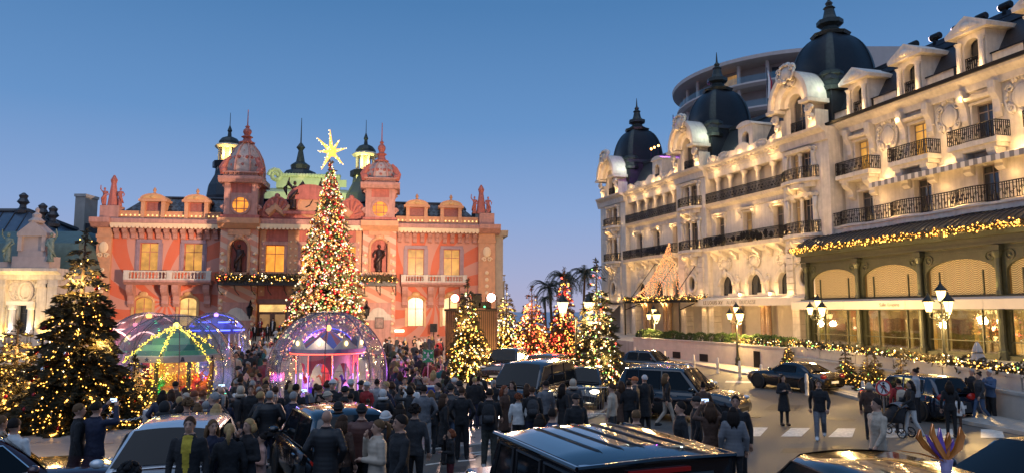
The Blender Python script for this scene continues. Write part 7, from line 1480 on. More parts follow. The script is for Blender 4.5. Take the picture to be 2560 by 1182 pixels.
def car(name, label, base, head, L=4.6, W=1.86, H=1.48, belt=.92, hood=.88, deck=.95, col=None, g=(.95, .35, -1.05, -1.75), wt=.70, zb=.22, wr=.34, cat='car', tailz=None, lit=False, wins=((.42, -.30), (-.38, -1.10)), rails=False, slope=.0, brakes=False):
    """g: x of windscreen foot, roof front, roof rear, rear window foot"""
    t = thing(name, label, cat, base, head); f0, f1, r1, r0 = g; hw = W/2
    xs = [-L/2, -L/2+.06, -L/2+.22, -L/2+.6, r0, r1-.1, 0, f1, f0-.1, f0+.1, L/2-.75, L/2-.35, L/2-.12, L/2]
    def ztop(x):
        if x > f0: k_ = (x-f0)/(L/2-f0); return belt + (hood-belt)*min(1, k_*2) - .16*max(0, k_-.45)**1.3*1.6
        if x < r0: k_ = (r0-x)/(r0+L/2+1e-6); return belt + (deck-belt)*min(1, k_*2) - .05*k_*k_
        return belt
    rows = []
    for i, x in enumerate(xs):
        e = min(abs(x-L/2), abs(x+L/2)); sh = max(0, 1-e/.45); w_ = hw*(1-.20*sh**1.6); z0 = zb + .14*sh**2; z1 = ztop(x) - .22*sh**3
        half = [(w_*.86, z0), (w_*.97, z0+.10), (w_, z0+.34*(z1-z0)), (w_*.985, z0+.70*(z1-z0)), (w_*.965, z0+.80*(z1-z0)), (w_*.93, z1-.05), (w_*.86, z1-.012), (w_*.5, z1+.012), (0, z1+.02)]
        row = [(x, -y, z) for y, z in half] + [(x, y, z) for y, z in half[:-1][::-1]]; rows.append(row)
    s = MB(); s.grid(rows); n = len(rows[0]); s.add(rows[0], [tuple(range(n))]); s.add(rows[-1], [tuple(range(n-1, -1, -1))]); s.box(-L/2+.3, L/2-.3, -hw*.85, hw*.85, zb-.02, zb+.1); body = s.build('body', col, t, True)
    wb, wtp = hw*.90, hw*wt
    wy = lambda z: wb + (wtp-wb)*max(0, min(1.05, (z-belt)/(H-belt)))
    gx = [(f0, belt), (f0*.5+f1*.5, belt + (H-belt)*.54), (f1, H-.03), ((f1*2+r1)/3, H), ((f1+2*r1)/3, H-slope*.4), (r1, H-.04-slope), (r1*.5+r0*.5, belt + (H-slope-belt)*.53), (r0, belt)]
    rows = []
    for x, zt in gx:
        zt = max(zt, belt+.015); half = [(wy(belt), belt-.06), (wy(zt-.09) if zt > belt+.12 else wy(belt), max(belt, zt-.09)), (wy(zt)-.03, zt-.03), (wy(zt)-.12, zt), (0, zt+.03)]
        rows.append([(x, -y, z) for y, z in half] + [(x, y, z) for y, z in half[:-1][::-1]])
    s = MB(); s.grid(rows); s.build('cabin', col, t, True)
    tb, bb_ = H-.10, belt+.03
    def frontx(z): return f0 + (f1-f0)*(z-belt)/(H-belt)
    def rearx(z): return r0 + (r1-r0)*(z-belt)/(H-slope-belt)
    for sg in (-1, 1):
        for wi, (xa, xb) in enumerate(wins):
            fr = wi == 0; rr = wi == len(wins)-1; tz = tb - (slope*.7 if rr else 0)
            P = [((frontx(bb_)-.14) if fr else xa, bb_), (xb if not rr else max(xb, rearx(bb_)+.12), bb_), (xb if not rr else max(xb, rearx(tz)+.14), tz), ((frontx(tz)-.10) if fr else xa, tz)]
            vs = [(x, sg*(wy(z)+.010), z) for x, z in P]; s = MB(); s.add(vs, [(0, 1, 2, 3) if sg < 0 else (3, 2, 1, 0)]); w_o = s.build('side_window', car_glass, t)
            s = MB(); s.tube([(x, y + sg*.004, z) for x, y, z in vs + vs[:1]], .011, 4); s.build('window_trim', chrome if col.name.startswith('burg') or col.name.startswith('night') else trim_m, w_o)
        s = MB(); s.sph((f0-.22, sg*(hw+.09), belt+.10), (.09, .11, .075), 9, 6); s.tube([(f0-.24, sg*(wb-.02), belt+.04), (f0-.22, sg*(hw+.05), belt+.08)], .025, 5); s.build('mirror', col, t, True)
        for xd in ((.1, -.75) if len(wins) > 1 else (.0,)):
            s = MB(); s.box(xd-.1, xd+.1, sg*hw*.985-.012, sg*hw*.985+.022, belt-.17, belt-.14); s.build('door_handle', chrome, t)
        s = MB(); zl = hood-.17; s.sph((L/2-.17, sg*hw*.70, zl), (.14, .19, .065), 10, 6); s.build('headlight', head_on if lit else head_w, t, True)
        s = MB(); zr = tailz or deck-.14; s.sph((-L/2+.10, sg*hw*.70, zr), (.11, .20, .06 if not tailz else .12), 10, 6); s.build('tail_light', tail_r, t, True)
        for xw in (L/2-.86, -L/2+.86):
            o = inst(TY, 'wheel', t, (xw, sg*(hw-.10), wr), (0, 0, 0 if sg < 0 else PI), (wr/.345, 1, wr/.345)); inst(RI, 'rim', o)
            s = MB(); s.tube([(xw + (wr+.05)*math.cos(a), sg*(hw-.005), wr + (wr+.05)*math.sin(a)) for a in [-.3 + (PI+.6)*i/14 for i in range(15)]], .035, 5); s.ext([(xw + (wr+.04)*math.cos(a), wr + (wr+.04)*math.sin(a)) for a in [2*PI*i/20 for i in range(20)]], sg*(hw-.22), sg*(hw-.004)); s.build('wheel_arch', trim_m, t)
    def pane(nm, xa, za, wa, xb, zb_, wb2):
        d = Vector((xb-xa, 0, zb_-za)).normalized(); nrm = Vector((-d.z, 0, d.x)); nrm = nrm if nrm.z > 0 else -nrm; o = nrm*.06
        s = MB(); k_ = 6; rows = [[Vector((xa + (xb-xa)*v, (wa + (wb2-wa)*v)*(2*i/k_-1), za + (zb_-za)*v + .04*(1-(2*i/k_-1)**2))) + o*.5 for i in range(k_+1)] for v in (0, .5, 1)]; s.grid(rows); s.build(nm, car_glass, t, True)
    pane('windscreen', f0-.03, belt+.03, wb*.93, f1+.05, H-.06, wtp*.86); pane('rear_window', r0+.03, belt+.04, wb*.86, r1-.03, H-.08-slope, wtp*.82)
    s = MB(); s.box(L/2-.09, L/2+.012, -hw*.42, hw*.42, .42, .60); [s.box(L/2-.02, L/2+.02, -hw*.42, hw*.42, .43+.045*i, .445+.045*i) for i in range(4)]; s.build('grille', trim_m, t)
    for x in (L/2+.004, -L/2-.004): s = MB(); s.box(x-.012, x+.012, -.26, .26, .50 if x < 0 else .36, .61 if x < 0 else .46); s.build('number_plate', plate_m, t)
    if rails:
        for sg in (-1, 1): s = MB(); s.tube([(f1-.1, sg*wtp*.9, H+.0), (f1-.2, sg*wtp*.9, H+.06), (r1+.2, sg*wtp*.9, H+.05), (r1+.1, sg*wtp*.9, H-.02)], .02, 5); s.build('roof_rail', chrome, t)
    return t
def gp(x, y): return (x, y, gz(y) + .005)
blk, night, grey_p, white_p, burg = paint('black_paint', (.010, .010, .012)), paint('night_blue_paint', (.012, .017, .03)), paint('graphite_paint', (.035, .036, .04)), paint('white_paint', (.62, .63, .65), .25), paint('burgundy_paint', (.05, .012, .014))
suv = dict(L=4.75, W=1.96, H=1.74, belt=1.08, hood=1.05, deck=1.08, g=(.95, .25, -1.95, -2.28), wt=.74, zb=.28, wr=.37, tailz=1.0, wins=((.30, -.42), (-.50, -1.35), (-1.42, -1.9)))
hat = dict(L=4.2, W=1.82, H=1.55, belt=.96, hood=.93, deck=.98, g=(1.0, .3, -1.6, -2.0), wt=.74, tailz=.9, wins=((.35, -.35), (-.43, -1.35)))
car('saloon_car', 'dark burgundy saloon parked beside the large fir with chrome framed windows', gp(-8.45, 11.5), R(40), col=burg)
car('white_car', 'white car facing the street with a dark windscreen behind the man in yellow jumper', gp(-5.75, 12.6), R(284), **{**hat, 'H': 1.52, 'W': 1.78}, col=white_p)
car('estate_car', 'dark compact off roader seen from behind among the crowd near the red carousel', gp(-3.7, 15.0), R(118), **{**hat, 'H': 1.66, 'W': 1.78, 'L': 3.95, 'belt': 1.0}, col=blk)
van = dict(L=5.1, W=1.98, H=1.98, belt=1.16, hood=1.10, deck=1.16, g=(1.75, .95, -2.35, -2.5), wt=.82, zb=.28, wr=.36, tailz=1.1, wins=((1.1, .25), (.15, -1.05), (-1.15, -2.25)))
car('grey_van', 'graphite passenger van with a wide windscreen waiting by the firs', gp(.8, 27.8), R(246), **van, col=grey_p, cat='van')
car('waiting_car', 'car with glowing headlight beside the grey van', gp(3.0, 30.6), R(258), **hat, col=grey_p, lit=True)
car('dark_suv', 'dark blue off roader roof showing behind the grey van', gp(1.5, 35.8), R(250), **suv, col=night); car('dark_suv', 'dark off roader half hidden by the wooden tower', gp(-.35, 41.5), R(255), **suv, col=grey_p)
car('black_suv', 'black off roader with roof rails and bright alloy wheels behind the crowd barrier', gp(6.2, 26.6), R(-36), **{**suv, 'H': 1.84, 'L': 4.5}, col=blk, rails=True)
car('dark_saloon', 'dark saloon with a lit roof edge behind the black off roader', gp(6.9, 33.2), R(-30), col=night); car('parked_saloon', 'dark parked car in the shade behind the green lit fir', gp(8.4, 44.5), R(-40), col=blk)
car('black_convertible', 'low black soft top sports car parked along the hotel kerb with red tail lights', gp(14.05, 36.4), R(120), L=4.6, W=1.94, H=1.40, belt=.94, hood=.90, deck=.98, g=(.75, .05, -.95, -1.55), wt=.66, wr=.36, tailz=.82, col=blk, wins=((.2, -.75),), slope=.06)
car('dark_hatchback', 'dark hatchback behind the barrier near the pushchair', gp(15.1, 27.6), R(104), **hat, col=night)
car('dark_car', 'dark roofed car reflecting golden lights beside the box shaped off roader', gp(4.05, 8.55), R(98), **{**suv, 'H': 1.70, 'wt': .70}, col=blk)
tB = car('night_blue_car', 'night blue car with a bright window trim and visible steering wheel', gp(7.6, 10.3), R(186), L=4.7, W=1.9, H=1.56, belt=1.0, hood=.95, deck=1.0, g=(1.05, .30, -1.2, -1.9), wt=.70, col=night)
# boxy off roader
def boxy():
    t = thing('boxy_off_roader', 'black box shaped off roader with a ribbed roof seen from behind', 'car', gp(.79, 8.62), R(112)); m = paint('gloss_black_paint', (.012, .013, .016), .12); W2, H = .93, 1.99; rx0, rx1 = -1.62, .42   # roof from rear to windscreen
    def slab(nm, pr, x0, x1, mm=m, par=t, bev=.03): s = MB(); s.mold(pr, x0, x1); return smooth_bevel(s.build(nm, mm, par), bev, 3)
    slab('body', [(-W2, .45), (W2, .45), (W2, 1.08), (W2-.03, 1.12), (-W2+.03, 1.12), (-W2, 1.08)], -1.75, 2.15, bev=.05)
    # roof with ribs, gutter and drip rail
    s = MB(); n = 14; rows = []
    for x in np.linspace(rx0-.03, rx1+.02, 9):
        e = min(1, (rx1+.02-x)/.35, (x-rx0+.03)/.18); dz = -.05*(1-e)**2; rows.append([(x, -W2+.07 + 2*(W2-.07)*j/n, H-.045 + .06*(1-abs(2*j/n-1)**2.6) + dz) for j in range(n+1)])
    s.grid(rows); s.build('roof', m, t, True)
    for y in (-.48, -.24, 0, .24, .48): s = MB(); z = H-.045 + .06*(1-abs(y/(W2-.07))**2.6); s.tube([(rx0+.22, y, z-.012), (rx0+.3, y, z+.004), (rx1-.3, y, z+.004), (rx1-.2, y, z-.012)], .014, 5); s.build('roof_rib', MT('black_trim2', (.01, .01, .011), .3, var=0), t)
    s = MB()
    for sg in (-1, 1): s.tube([(rx0-.05, sg*(W2-.045), H-.07), (rx1+.05, sg*(W2-.045), H-.07)], .026, 6)
    s.tube([(rx0-.05, -W2+.045, H-.07), (rx0-.06, 0, H-.05), (rx0-.05, W2-.045, H-.07)], .026, 6); s.build('drip_rail', m, t)
    # pillars and windows
    zw0, zw1 = 1.13, H-.10; xs = [rx0, -1.42, -.78, -.66, .02, .12, .70]
    yb, yt = W2-.01, W2-.085
    side = lambda sg, x, z: (x, sg*(yb + (yt-yb)*(z-zw0)/(zw1-zw0)), z)
    for sg in (-1, 1):
        s = MB(); s.add([side(sg, rx0, zw0-.02), side(sg, .75, zw0-.02), side(sg, rx1, zw1+.03), side(sg, rx0, zw1+.03)] + [(x, y-sg*.04, z) for x, y, z in (side(sg, rx0, zw0-.02), side(sg, .75, zw0-.02), side(sg, rx1, zw1+.03), side(sg, rx0, zw1+.03))], [(0, 1, 2, 3), (7, 6, 5, 4), (0, 4, 5, 1), (1, 5, 6, 2), (2, 6, 7, 3), (3, 7, 4, 0)]); s.build('side_panel', m, t)
        for xa, xb, fx in ((-1.55, -.90, 0), (-.80, -.18, 0), (-.08, .58, .26)):
            P = [(xa, zw0+.05), (xb, zw0+.05), (xb-fx, zw1-.06), (xa, zw1-.06)]; vs = [Vector(side(sg, x, z)) + Vector((0, sg*.008, 0)) for x, z in P]; s = MB(); s.add(vs, [(0, 1, 2, 3)]); w_ = s.build('side_window', car_glass, t); s = MB(); s.tube(vs + vs[:1], .022, 5); s.build('window_seal', trim_m, w_)
        s = MB(); s.box(.55, .78, sg*(W2+.02)-.0, sg*(W2+.24), 1.16, 1.40) if sg > 0 else s.box(.55, .78, -W2-.24, -W2-.02, 1.16, 1.40); smooth_bevel(s.build('mirror', m, t), .04)
        for xw in (1.35, -1.12): o = inst(TY, 'wheel', t, (xw, sg*(W2-.08), .40), (0, 0, 0 if sg < 0 else PI), (1.17, 1.2, 1.17)); inst(RI, 'rim', o)
        s = MB(); s.sph((1.75, sg*.72, 1.14), (.16, .09, .05)); s.build('indicator', MT('amber_lens', (.5, .2, .02), .2, var=0), t); s = MB(); s.box(-1.77, -1.74, sg*.80-.08, sg*.80+.08, .62, .84); s.build('tail_light', tail_r, t)
    s = MB(); s.add([(rx0-.06, -yb+.02, zw0-.03), (rx0-.06, yb-.02, zw0-.03), (rx0-.01, yt-.02, zw1+.04), (rx0-.01, -yt+.02, zw1+.04), (rx0+.06, -yb+.02, zw0-.03), (rx0+.06, yb-.02, zw0-.03), (rx0+.06, yt-.02, zw1+.04), (rx0+.06, -yt+.02, zw1+.04)], [(3, 2, 1, 0), (4, 5, 6, 7), (0, 1, 5, 4), (1, 2, 6, 5), (2, 3, 7, 6), (3, 0, 4, 7)]); s.build('tail_gate', m, t)
    s = MB(); P = [(rx0-.075, -.66, zw0+.04), (rx0-.075, .66, zw0+.04), (rx0-.032, .62, zw1-.12), (rx0-.032, -.62, zw1-.12)]; s.add(P, [(3, 2, 1, 0)]); w_ = s.build('rear_window', car_glass, t); s = MB(); s.tube(P + P[:1], .02, 5); s.build('window_seal', trim_m, w_)
    s = MB(); s.box(rx0-.07, rx0-.03, -.34, .34, zw1-.075, zw1-.035); s.build('brake_lamp', mat('brake_strip', (.10, .006, .006), .25, var=0, emit=(1, .04, .03), es=.03), t)
    s = MB(); s.lathe([(.36, 0), (.37, .05), (.37, .2), (.3, .25), (.05, .26)], 20); s.xf(Matrix.Translation((-1.75, -.05, .86)) @ Matrix.Rotation(-PI/2, 4, 'Y')); s.build('spare_wheel_cover', m, t)
    s = MB(); s.add([(.78, -.80, 1.14), (.78, .80, 1.14), (rx1+.03, .74, H-.09), (rx1+.03, -.74, H-.09)], [(0, 1, 2, 3)]); s.build('windscreen', car_glass, t); slab('bonnet', [(-.72, 1.10), (.72, 1.10), (.68, 1.18), (-.68, 1.18)], .8, 2.1); slab('bumper', [(-W2-.02, .4), (W2+.02, .4), (W2+.02, .62), (-W2-.02, .62)], -1.9, -1.75, trim_m); return t
boxy()
# steering wheel seen through the night blue car's window
s = MB(); s.tube([(.55, -.55 + .19*math.cos(a), 1.02 + .19*math.sin(a)) for a in [2*PI*i/20 for i in range(21)]], .016, 6); s.build('steering_wheel', trim_m, tB)

# ================================================================ raised bed with the strelitzia flower
MB_ = MB(); MB_.box(-22, 22, -6, 4.3, -.2, 2.1); struct(MB_.build('garden_terrace', mat('garden_soil', (.05, .04, .03), .9, var=.4)))
fp = at_y(2362, 1135, 3.4); t = thing('strelitzia', 'orange and violet bird of paradise flower in front of the night blue car', 'flower', (fp.x, 3.4, 2.1)); z0 = fp.z - 2.1
org = mat('orange_petal', (.62, .20, .03), .5, var=.35, vs=18); vio = mat('violet_petal', (.22, .12, .55), .45, var=.3, vs=20); stg = mat('lilac_stem', (.30, .24, .40), .5, var=.4, vs=10)
s = MB(); s.tube([(0, .0, 0), (.01, 0, z0*.6), (0, 0, z0-.10), (.005, 0, z0-.02)], [.016, .014, .02, .03], 8); s.build('stem', stg, t, True)
for dx, dz, w_, m_ in ((-.19, .02, .012, org), (-.12, .115, .016, org), (-.055, .14, .014, org), (.02, .10, .014, org), (.085, .125, .018, org), (-.07, .09, .01, vio), (-.02, .12, .012, vio), (.035, .07, .010, vio)):
    s = MB(); P = [Vector((.0, random.uniform(-.02, .02), z0-.03)), Vector((dx*.6, random.uniform(-.02, .02), z0 + dz*.22)), Vector((dx*.95, 0, z0 + dz*.65)), Vector((dx*(.9 if dz > .1 else 1.15), 0, z0 + dz))]
    rows = [[p + Vector((q*r_, abs(q)*-.008, 0)) for q in (-1, 0, 1)] for p, r_ in zip(P, (.008, w_, w_*.85, .001))]; rows2 = [[p + Vector((q*r_, .006, 0)) for q in (-1, 0, 1)] for p, r_ in zip(P, (.008, w_, w_*.85, .001))]
    s.grid(rows); s.grid(rows2); s.build('petal', m_, t, True)
# ================================================================ people
POSES = {  # per arm: elbow, wrist; per leg: knee, ankle (x is mirrored for the first of each pair)
 'stand':  (((.25, .02, 1.14), (.25, -.05, .90)), ((.25, .02, 1.14), (.25, -.05, .90)), ((.10, -.01, .50), (.10, .02, .09)), ((.10, -.02, .50), (.11, .0, .09))),
 'pocket': (((.31, .06, 1.16), (.215, -.09, .97)), ((.31, .06, 1.16), (.215, -.09, .97)), ((.11, -.02, .50), (.13, .02, .09)), ((.10, -.01, .50), (.10, .02, .09))),
 'phone':  (((.24, -.10, 1.17), (.09, -.33, 1.27)), ((.24, -.10, 1.17), (.07, -.33, 1.29)), ((.10, -.01, .50), (.10, .02, .09)), ((.10, -.02, .50), (.12, .0, .09))),
 'raise':  (((.27, -.16, 1.40), (.12, -.30, 1.63)), ((.27, -.16, 1.40), (.10, -.30, 1.65)), ((.10, -.01, .50), (.12, .02, .09)), ((.10, -.02, .50), (.12, .0, .09))),
 'mouth':  (((.25, -.10, 1.17), (.07, -.165, 1.47)), ((.25, .0, 1.13), (-.02, -.21, 1.14)), ((.10, -.01, .50), (.10, .02, .09)), ((.10, -.02, .50), (.11, .0, .09))),
 'walk':   (((.26, .12, 1.16), (.25, .10, .92)), ((.26, -.08, 1.15), (.23, -.20, .95)), ((.09, -.14, .52), (.09, -.22, .10)), ((.09, .03, .51), (.09, .33, .16))),
 'push':   (((.25, -.08, 1.16), (.20, -.34, 1.03)), ((.25, -.08, 1.16), (.20, -.34, 1.03)), ((.09, -.10, .52), (.09, -.16, .10)), ((.09, .05, .51), (.09, .25, .13))),
 'cross':  (((.26, -.06, 1.16), (-.05, -.20, 1.16)), ((.26, -.06, 1.16), (-.05, -.22, 1.22)), ((.10, -.01, .50), (.10, .02, .09)), ((.10, -.02, .50), (.11, .0, .09))),
}
_proto = {}
def hand(mb, w_, d, sg):
    w_, d = Vector(w_), Vector(d).normalized(); up_ = Vector((0, 0, 1)) if abs(d.z) < .8 else Vector((0, -1, 0)); sd = d.cross(up_).normalized(); nr = sd.cross(d).normalized()
    mb.cap(w_ + d*.02, w_ + d*.075, .028, .034, 7)
    for i, L in enumerate((.062, .072, .068, .052)):
        b = w_ + d*.09 + sd*(.027 - .018*i); m = b + d*L*.55 - nr*.008; mb.cap(b, m, .0098, .0092, 5); mb.cap(m, m + d*L*.42 - nr*.026, .0092, .0075, 5)
    b = w_ + d*.035 + sd*.034; m = b + (d*.6 + sd*.7 - nr*.3).normalized()*.038; mb.cap(b, m, .0115, .0105, 5); mb.cap(m, m + (d - nr*.4).normalized()*.03, .0105, .0085, 5)
def body_mesh(pose, dress, sex, near):
    key = (pose, dress, sex, near)
    if key in _proto: return _proto[key]
    A0, A1, L0, L1 = POSES[pose]; s = MB(); kx = {'jacket': 1.0, 'puffer': 1.16, 'coat': 1.05, 'shirt': .92}[dress] * (.93 if sex == 'f' else 1.); sh = .185*(.90 if sex == 'f' else 1.)
    hem = {'jacket': .84, 'puffer': .78, 'coat': .50, 'shirt': .90}[dress]
    rings = [(0, .0, hem, .175*kx, .125*kx), (0, 0, .92, .178*kx, .128*kx), (0, 0, 1.08, (.158 if sex == 'm' else .145)*kx, .115*kx), (0, -.005, 1.28, .188*kx, .135*kx), (0, .0, 1.38, .182*kx, .125*kx), (0, .005, 1.445, .13*kx, .095), (0, .0, 1.50, .068, .07)]
    if dress == 'coat': rings = [(0, 0, .50, .225, .175), (0, 0, .70, .20, .155)] + rings[1:]
    if hem < .80 and dress == 'puffer': rings[0] = (0, 0, hem, .185*kx, .14*kx)
    s.loft(rings, 16); segs = []
    for (el, wr_), sg in ((A0, -1), (A1, 1)):
        S = Vector((sg*sh, .0, 1.405)); E = Vector((sg*el[0], el[1], el[2])); Wp = Vector((sg*wr_[0], wr_[1], wr_[2])); k = .062*kx if dress != 'puffer' else .075
        s.cap(S, E, k*1.02, k*.88, 9); s.cap(E, Wp, k*.88, k*.66, 9); segs += [(S, E), (E, Wp)]
        if not near: s.sph(Wp + (Wp-E).normalized()*.07, (.035, .035, .05), 6, 4)
    feet = []; wide = .012 if sex == 'm' else -.004
    for (kn, an), sg in ((L0, -1), (L1, 1)):
        Hp = Vector((sg*.088, 0, .90)); K = Vector((sg*kn[0], kn[1], kn[2])); An = Vector((sg*an[0], an[1], an[2])); s.cap(Hp, K, .098, .068+wide, 9); s.cap(K, An, .068+wide, .050+wide, 9)
        F = An + Vector((0, -.075, -.045)); s.sph(F, (.052, .135, .048), 9, 6); s.sph(An + Vector((0, .02, -.05)), (.045, .06, .042), 8, 5); feet.append(F)
    # head, jaw, nose, ears, neck
    s.cap((0, .01, 1.44), (0, -.005, 1.56), .056, .054, 9); s.sph((0, .008, 1.655), (.076, .096, .098), 14, 10); s.sph((0, -.028, 1.595), (.056, .064, .062), 12, 8); s.sph((0, -.055, 1.555), (.03, .03, .025), 8, 6)
    if near:
        s.cap((0, -.088, 1.645), (0, -.108, 1.618), .011, .016, 6)
        for sg in (-1, 1): s.sph((sg*.078, .012, 1.635), (.012, .024, .034), 7, 5)
    if dress in ('puffer', 'jacket'): s.tube([(.074*math.cos(a), .074*math.sin(a)+.004, 1.495 + .018*math.sin(a)) for a in [2*PI*i/14 for i in range(15)]], .022, 6)
    o = s.build('tmp', None); m = o.modifiers.new('r', 'REMESH'); m.mode = 'VOXEL'; m.voxel_size = .019 if near else .038; m.use_smooth_shade = True
    sm = o.modifiers.new('s', 'SMOOTH'); sm.factor = .5; sm.iterations = 2 if near else 1
    if dress == 'puffer' and near: pass
    me = bpy.data.meshes.new_from_object(o.evaluated_get(bpy.context.evaluated_depsgraph_get())); bpy.data.objects.remove(o)
    n = len(me.polygons); c = np.empty(n*3); me.polygons.foreach_get('center', c); c = c.reshape(-1, 3); idx = np.ones(n, int)
    da = np.full(n, 9.)
    for a, b in segs:
        a, b = np.array(a), np.array(b); t = np.clip(((c-a) @ (b-a)) / ((b-a) @ (b-a)), 0, 1); da = np.minimum(da, np.linalg.norm(c - (a + t[:, None]*(b-a)), axis=1))
    arm = da < .085; df = np.minimum(np.linalg.norm((c - np.array(feet[0]))/np.array([.08, .17, .085]), axis=1), np.linalg.norm((c - np.array(feet[1]))/np.array([.08, .17, .085]), axis=1))
    idx[(c[:, 2] < hem+.01) & ~arm] = 2; idx[df < 1.0] = 3
    headm = (c[:, 2] > 1.515) & (np.hypot(c[:, 0], c[:, 1]) < .125) & ((da > .075) | (np.hypot(c[:, 0]/.085, (c[:, 1]+.0)/.11) < 1)); idx[headm] = 0
    if dress in ('jacket', 'coat'): idx[(c[:, 1] < -.055) & (np.abs(c[:, 0]) < .022 + .05*np.clip((c[:, 2]-hem)/.6, 0, 1)) & (c[:, 2] > hem+.02) & (c[:, 2] < 1.51) & ~arm] = 4
    for m_ in range(6): me.materials.append(None)
    me.polygons.foreach_set('material_index', idx.astype(np.int32))
    if near:                                             # hands, eyes, brows and mouth joined into the same mesh
        e = MB(); e.cm = 0
        for (el, wr_), sg in ((A0, -1), (A1, 1)):
            E = Vector((sg*el[0], el[1], el[2])); Wp = Vector((sg*wr_[0], wr_[1], wr_[2])); hand(e, Wp, Wp-E, sg)
        e.cm = 5
        for sg in (-1, 1): e.sph((sg*.032, -.083, 1.655), (.013, .008, .008), 6, 5); e.cap((sg*.016, -.088, 1.676), (sg*.048, -.078, 1.676), .005, .004, 5)
        e.cm = 0; e.cap((-.018, -.088, 1.585), (.018, -.088, 1.585), .007, .007, 5)
        bm = bmesh.new(); bm.from_mesh(me); m2 = e.mesh('x', [None]*6, True); bm.from_mesh(m2); bm.to_mesh(me); bm.free(); bpy.data.meshes.remove(m2)
    me.polygons.foreach_set('use_smooth', [True]*len(me.polygons)); me.name = 'person'; _proto[key] = me; return me
_hair = {}
def hair_mesh(kind):
    if kind in _hair: return _hair[kind]
    s = MB(); n, m = 18, 13; c = Vector((0, .014, 1.662)); r = (.084, .104, .105); rows = []
    for i in range(m):
        q = PI/2 - PI*.80*i/(m-1); row = []
        for j in range(n+1):
            a = 2*PI*j/n; x, y, z = math.cos(q)*math.cos(a), math.cos(q)*math.sin(a), math.sin(q); f = max(0, -math.sin(a))**1.2
            zl = -.38 + .95*f if kind != 'cap' else -.1 + .4*f                        # hairline higher over the face
            z2 = max(z, zl); k = math.sqrt(max(.02, 1-z2*z2)) / max(.02, math.cos(q)) if z < zl else 1; jt = 1 + (.03*math.sin(a*7 + i) if kind in ('short', 'curly') else .012*math.sin(a*9))
            row.append((c.x + r[0]*x*k*jt, c.y + r[1]*y*k*jt, c.z + r[2]*z2*jt))
        rows.append(row)
    s.grid(rows)
    if kind == 'long':
        for a in [PI*.5 + (i-5)*.30 for i in range(11)]: s.tube([(c.x + .08*math.cos(a), c.y + .09*math.sin(a), 1.66), (.098*math.cos(a), .02 + .11*math.sin(a), 1.56), (.10*math.cos(a), .03 + .115*math.sin(a), 1.46), (.085*math.cos(a), .03 + .12*math.sin(a), 1.36 + .03*math.sin(a*5))], [.03, .034, .03, .008], 6)
    if kind == 'bob':
        for a in [PI*.5 + (i-5)*.32 for i in range(11)]: s.tube([(.08*math.cos(a), .014 + .09*math.sin(a), 1.67), (.096*math.cos(a), .02 + .105*math.sin(a), 1.58), (.085*math.cos(a), .015 + .09*math.sin(a), 1.525)], [.03, .034, .012], 6)
    if kind == 'pony': s.sph((0, .125, 1.70), .032, 8, 6); s.tube([(0, .12, 1.70), (0, .18, 1.66), (.005, .18, 1.55), (.0, .15, 1.43)], [.025, .04, .036, .008], 7)
    if kind == 'bun': s.sph((0, .09, 1.765), (.05, .05, .045), 9, 7)
    if kind == 'beanie': s.tube([(.092*math.cos(a), .012 + .11*math.sin(a), 1.685 + .02*math.sin(a)*-1) for a in [2*PI*i/18 for i in range(19)]], .02, 6); s.sph((0, .015, 1.70), (.092, .11, .095), 12, 8)
    if kind == 'cap': s.sph((0, .012, 1.69), (.09, .107, .085), 12, 8); s.loft([(0, -.12, 1.692, .07, .075), (0, -.12, 1.702, .072, .077)], 12)
    if kind == 'hood': s.sph((0, .03, 1.655), (.108, .12, .13), 12, 9); s.tube([(.1*math.cos(a), .05 + .1*math.sin(a), 1.52) for a in [i*PI/8 for i in range(9)]], .05, 6)
    if kind == 'curly':
        rd = random.Random(4)
        for _ in range(60): a, q = rd.random()*2*PI, rd.uniform(-.25, 1.5); s.sph((c.x + .1*math.cos(q)*math.cos(a), c.y + .015 + .11*math.cos(q)*math.sin(a)*(1 if math.sin(a) > -.6 or q > .7 else .6), c.z + .115*math.sin(q)), .03, 6, 4)
    _hair[kind] = s.mesh('hair', [None], True); return _hair[kind]
PAL = {'black': (.010, .010, .012), 'charcoal': (.03, .03, .033), 'navy': (.012, .016, .04), 'grey': (.14, .14, .15), 'pale grey': (.34, .34, .35), 'white': (.58, .57, .55), 'beige': (.42, .34, .26), 'brown': (.07, .035, .022), 'rust brown': (.10, .035, .025),
       'red': (.30, .02, .022), 'pink beige': (.48, .26, .20), 'blue': (.05, .09, .17), 'denim blue': (.09, .13, .21), 'olive': (.06, .06, .03), 'yellow': (.45, .33, .03), 'camouflage': (.05, .05, .042), 'teal': (.02, .10, .10), 'wine red': (.10, .012, .02), 'orange': (.5, .16, .03)}
HPAL = {'dark': (.014, .009, .007), 'brown': (.05, .025, .014), 'light brown': (.12, .065, .03), 'blond': (.36, .23, .10), 'grey': (.26, .25, .24), 'white': (.5, .48, .46), 'black': (.010, .010, .011), 'red': (.16, .045, .018), 'beige': (.4, .33, .25), 'orange': (.45, .12, .03)}
SKIN = [(.42, .235, .16), (.36, .19, .125), (.48, .28, .20), (.22, .11, .07)]
def cloth(c): return MT('cloth_' + c.replace(' ', '_'), PAL[c], .85, var=.22 if c != 'camouflage' else .6, vs=9, bump=.8, bs=9)
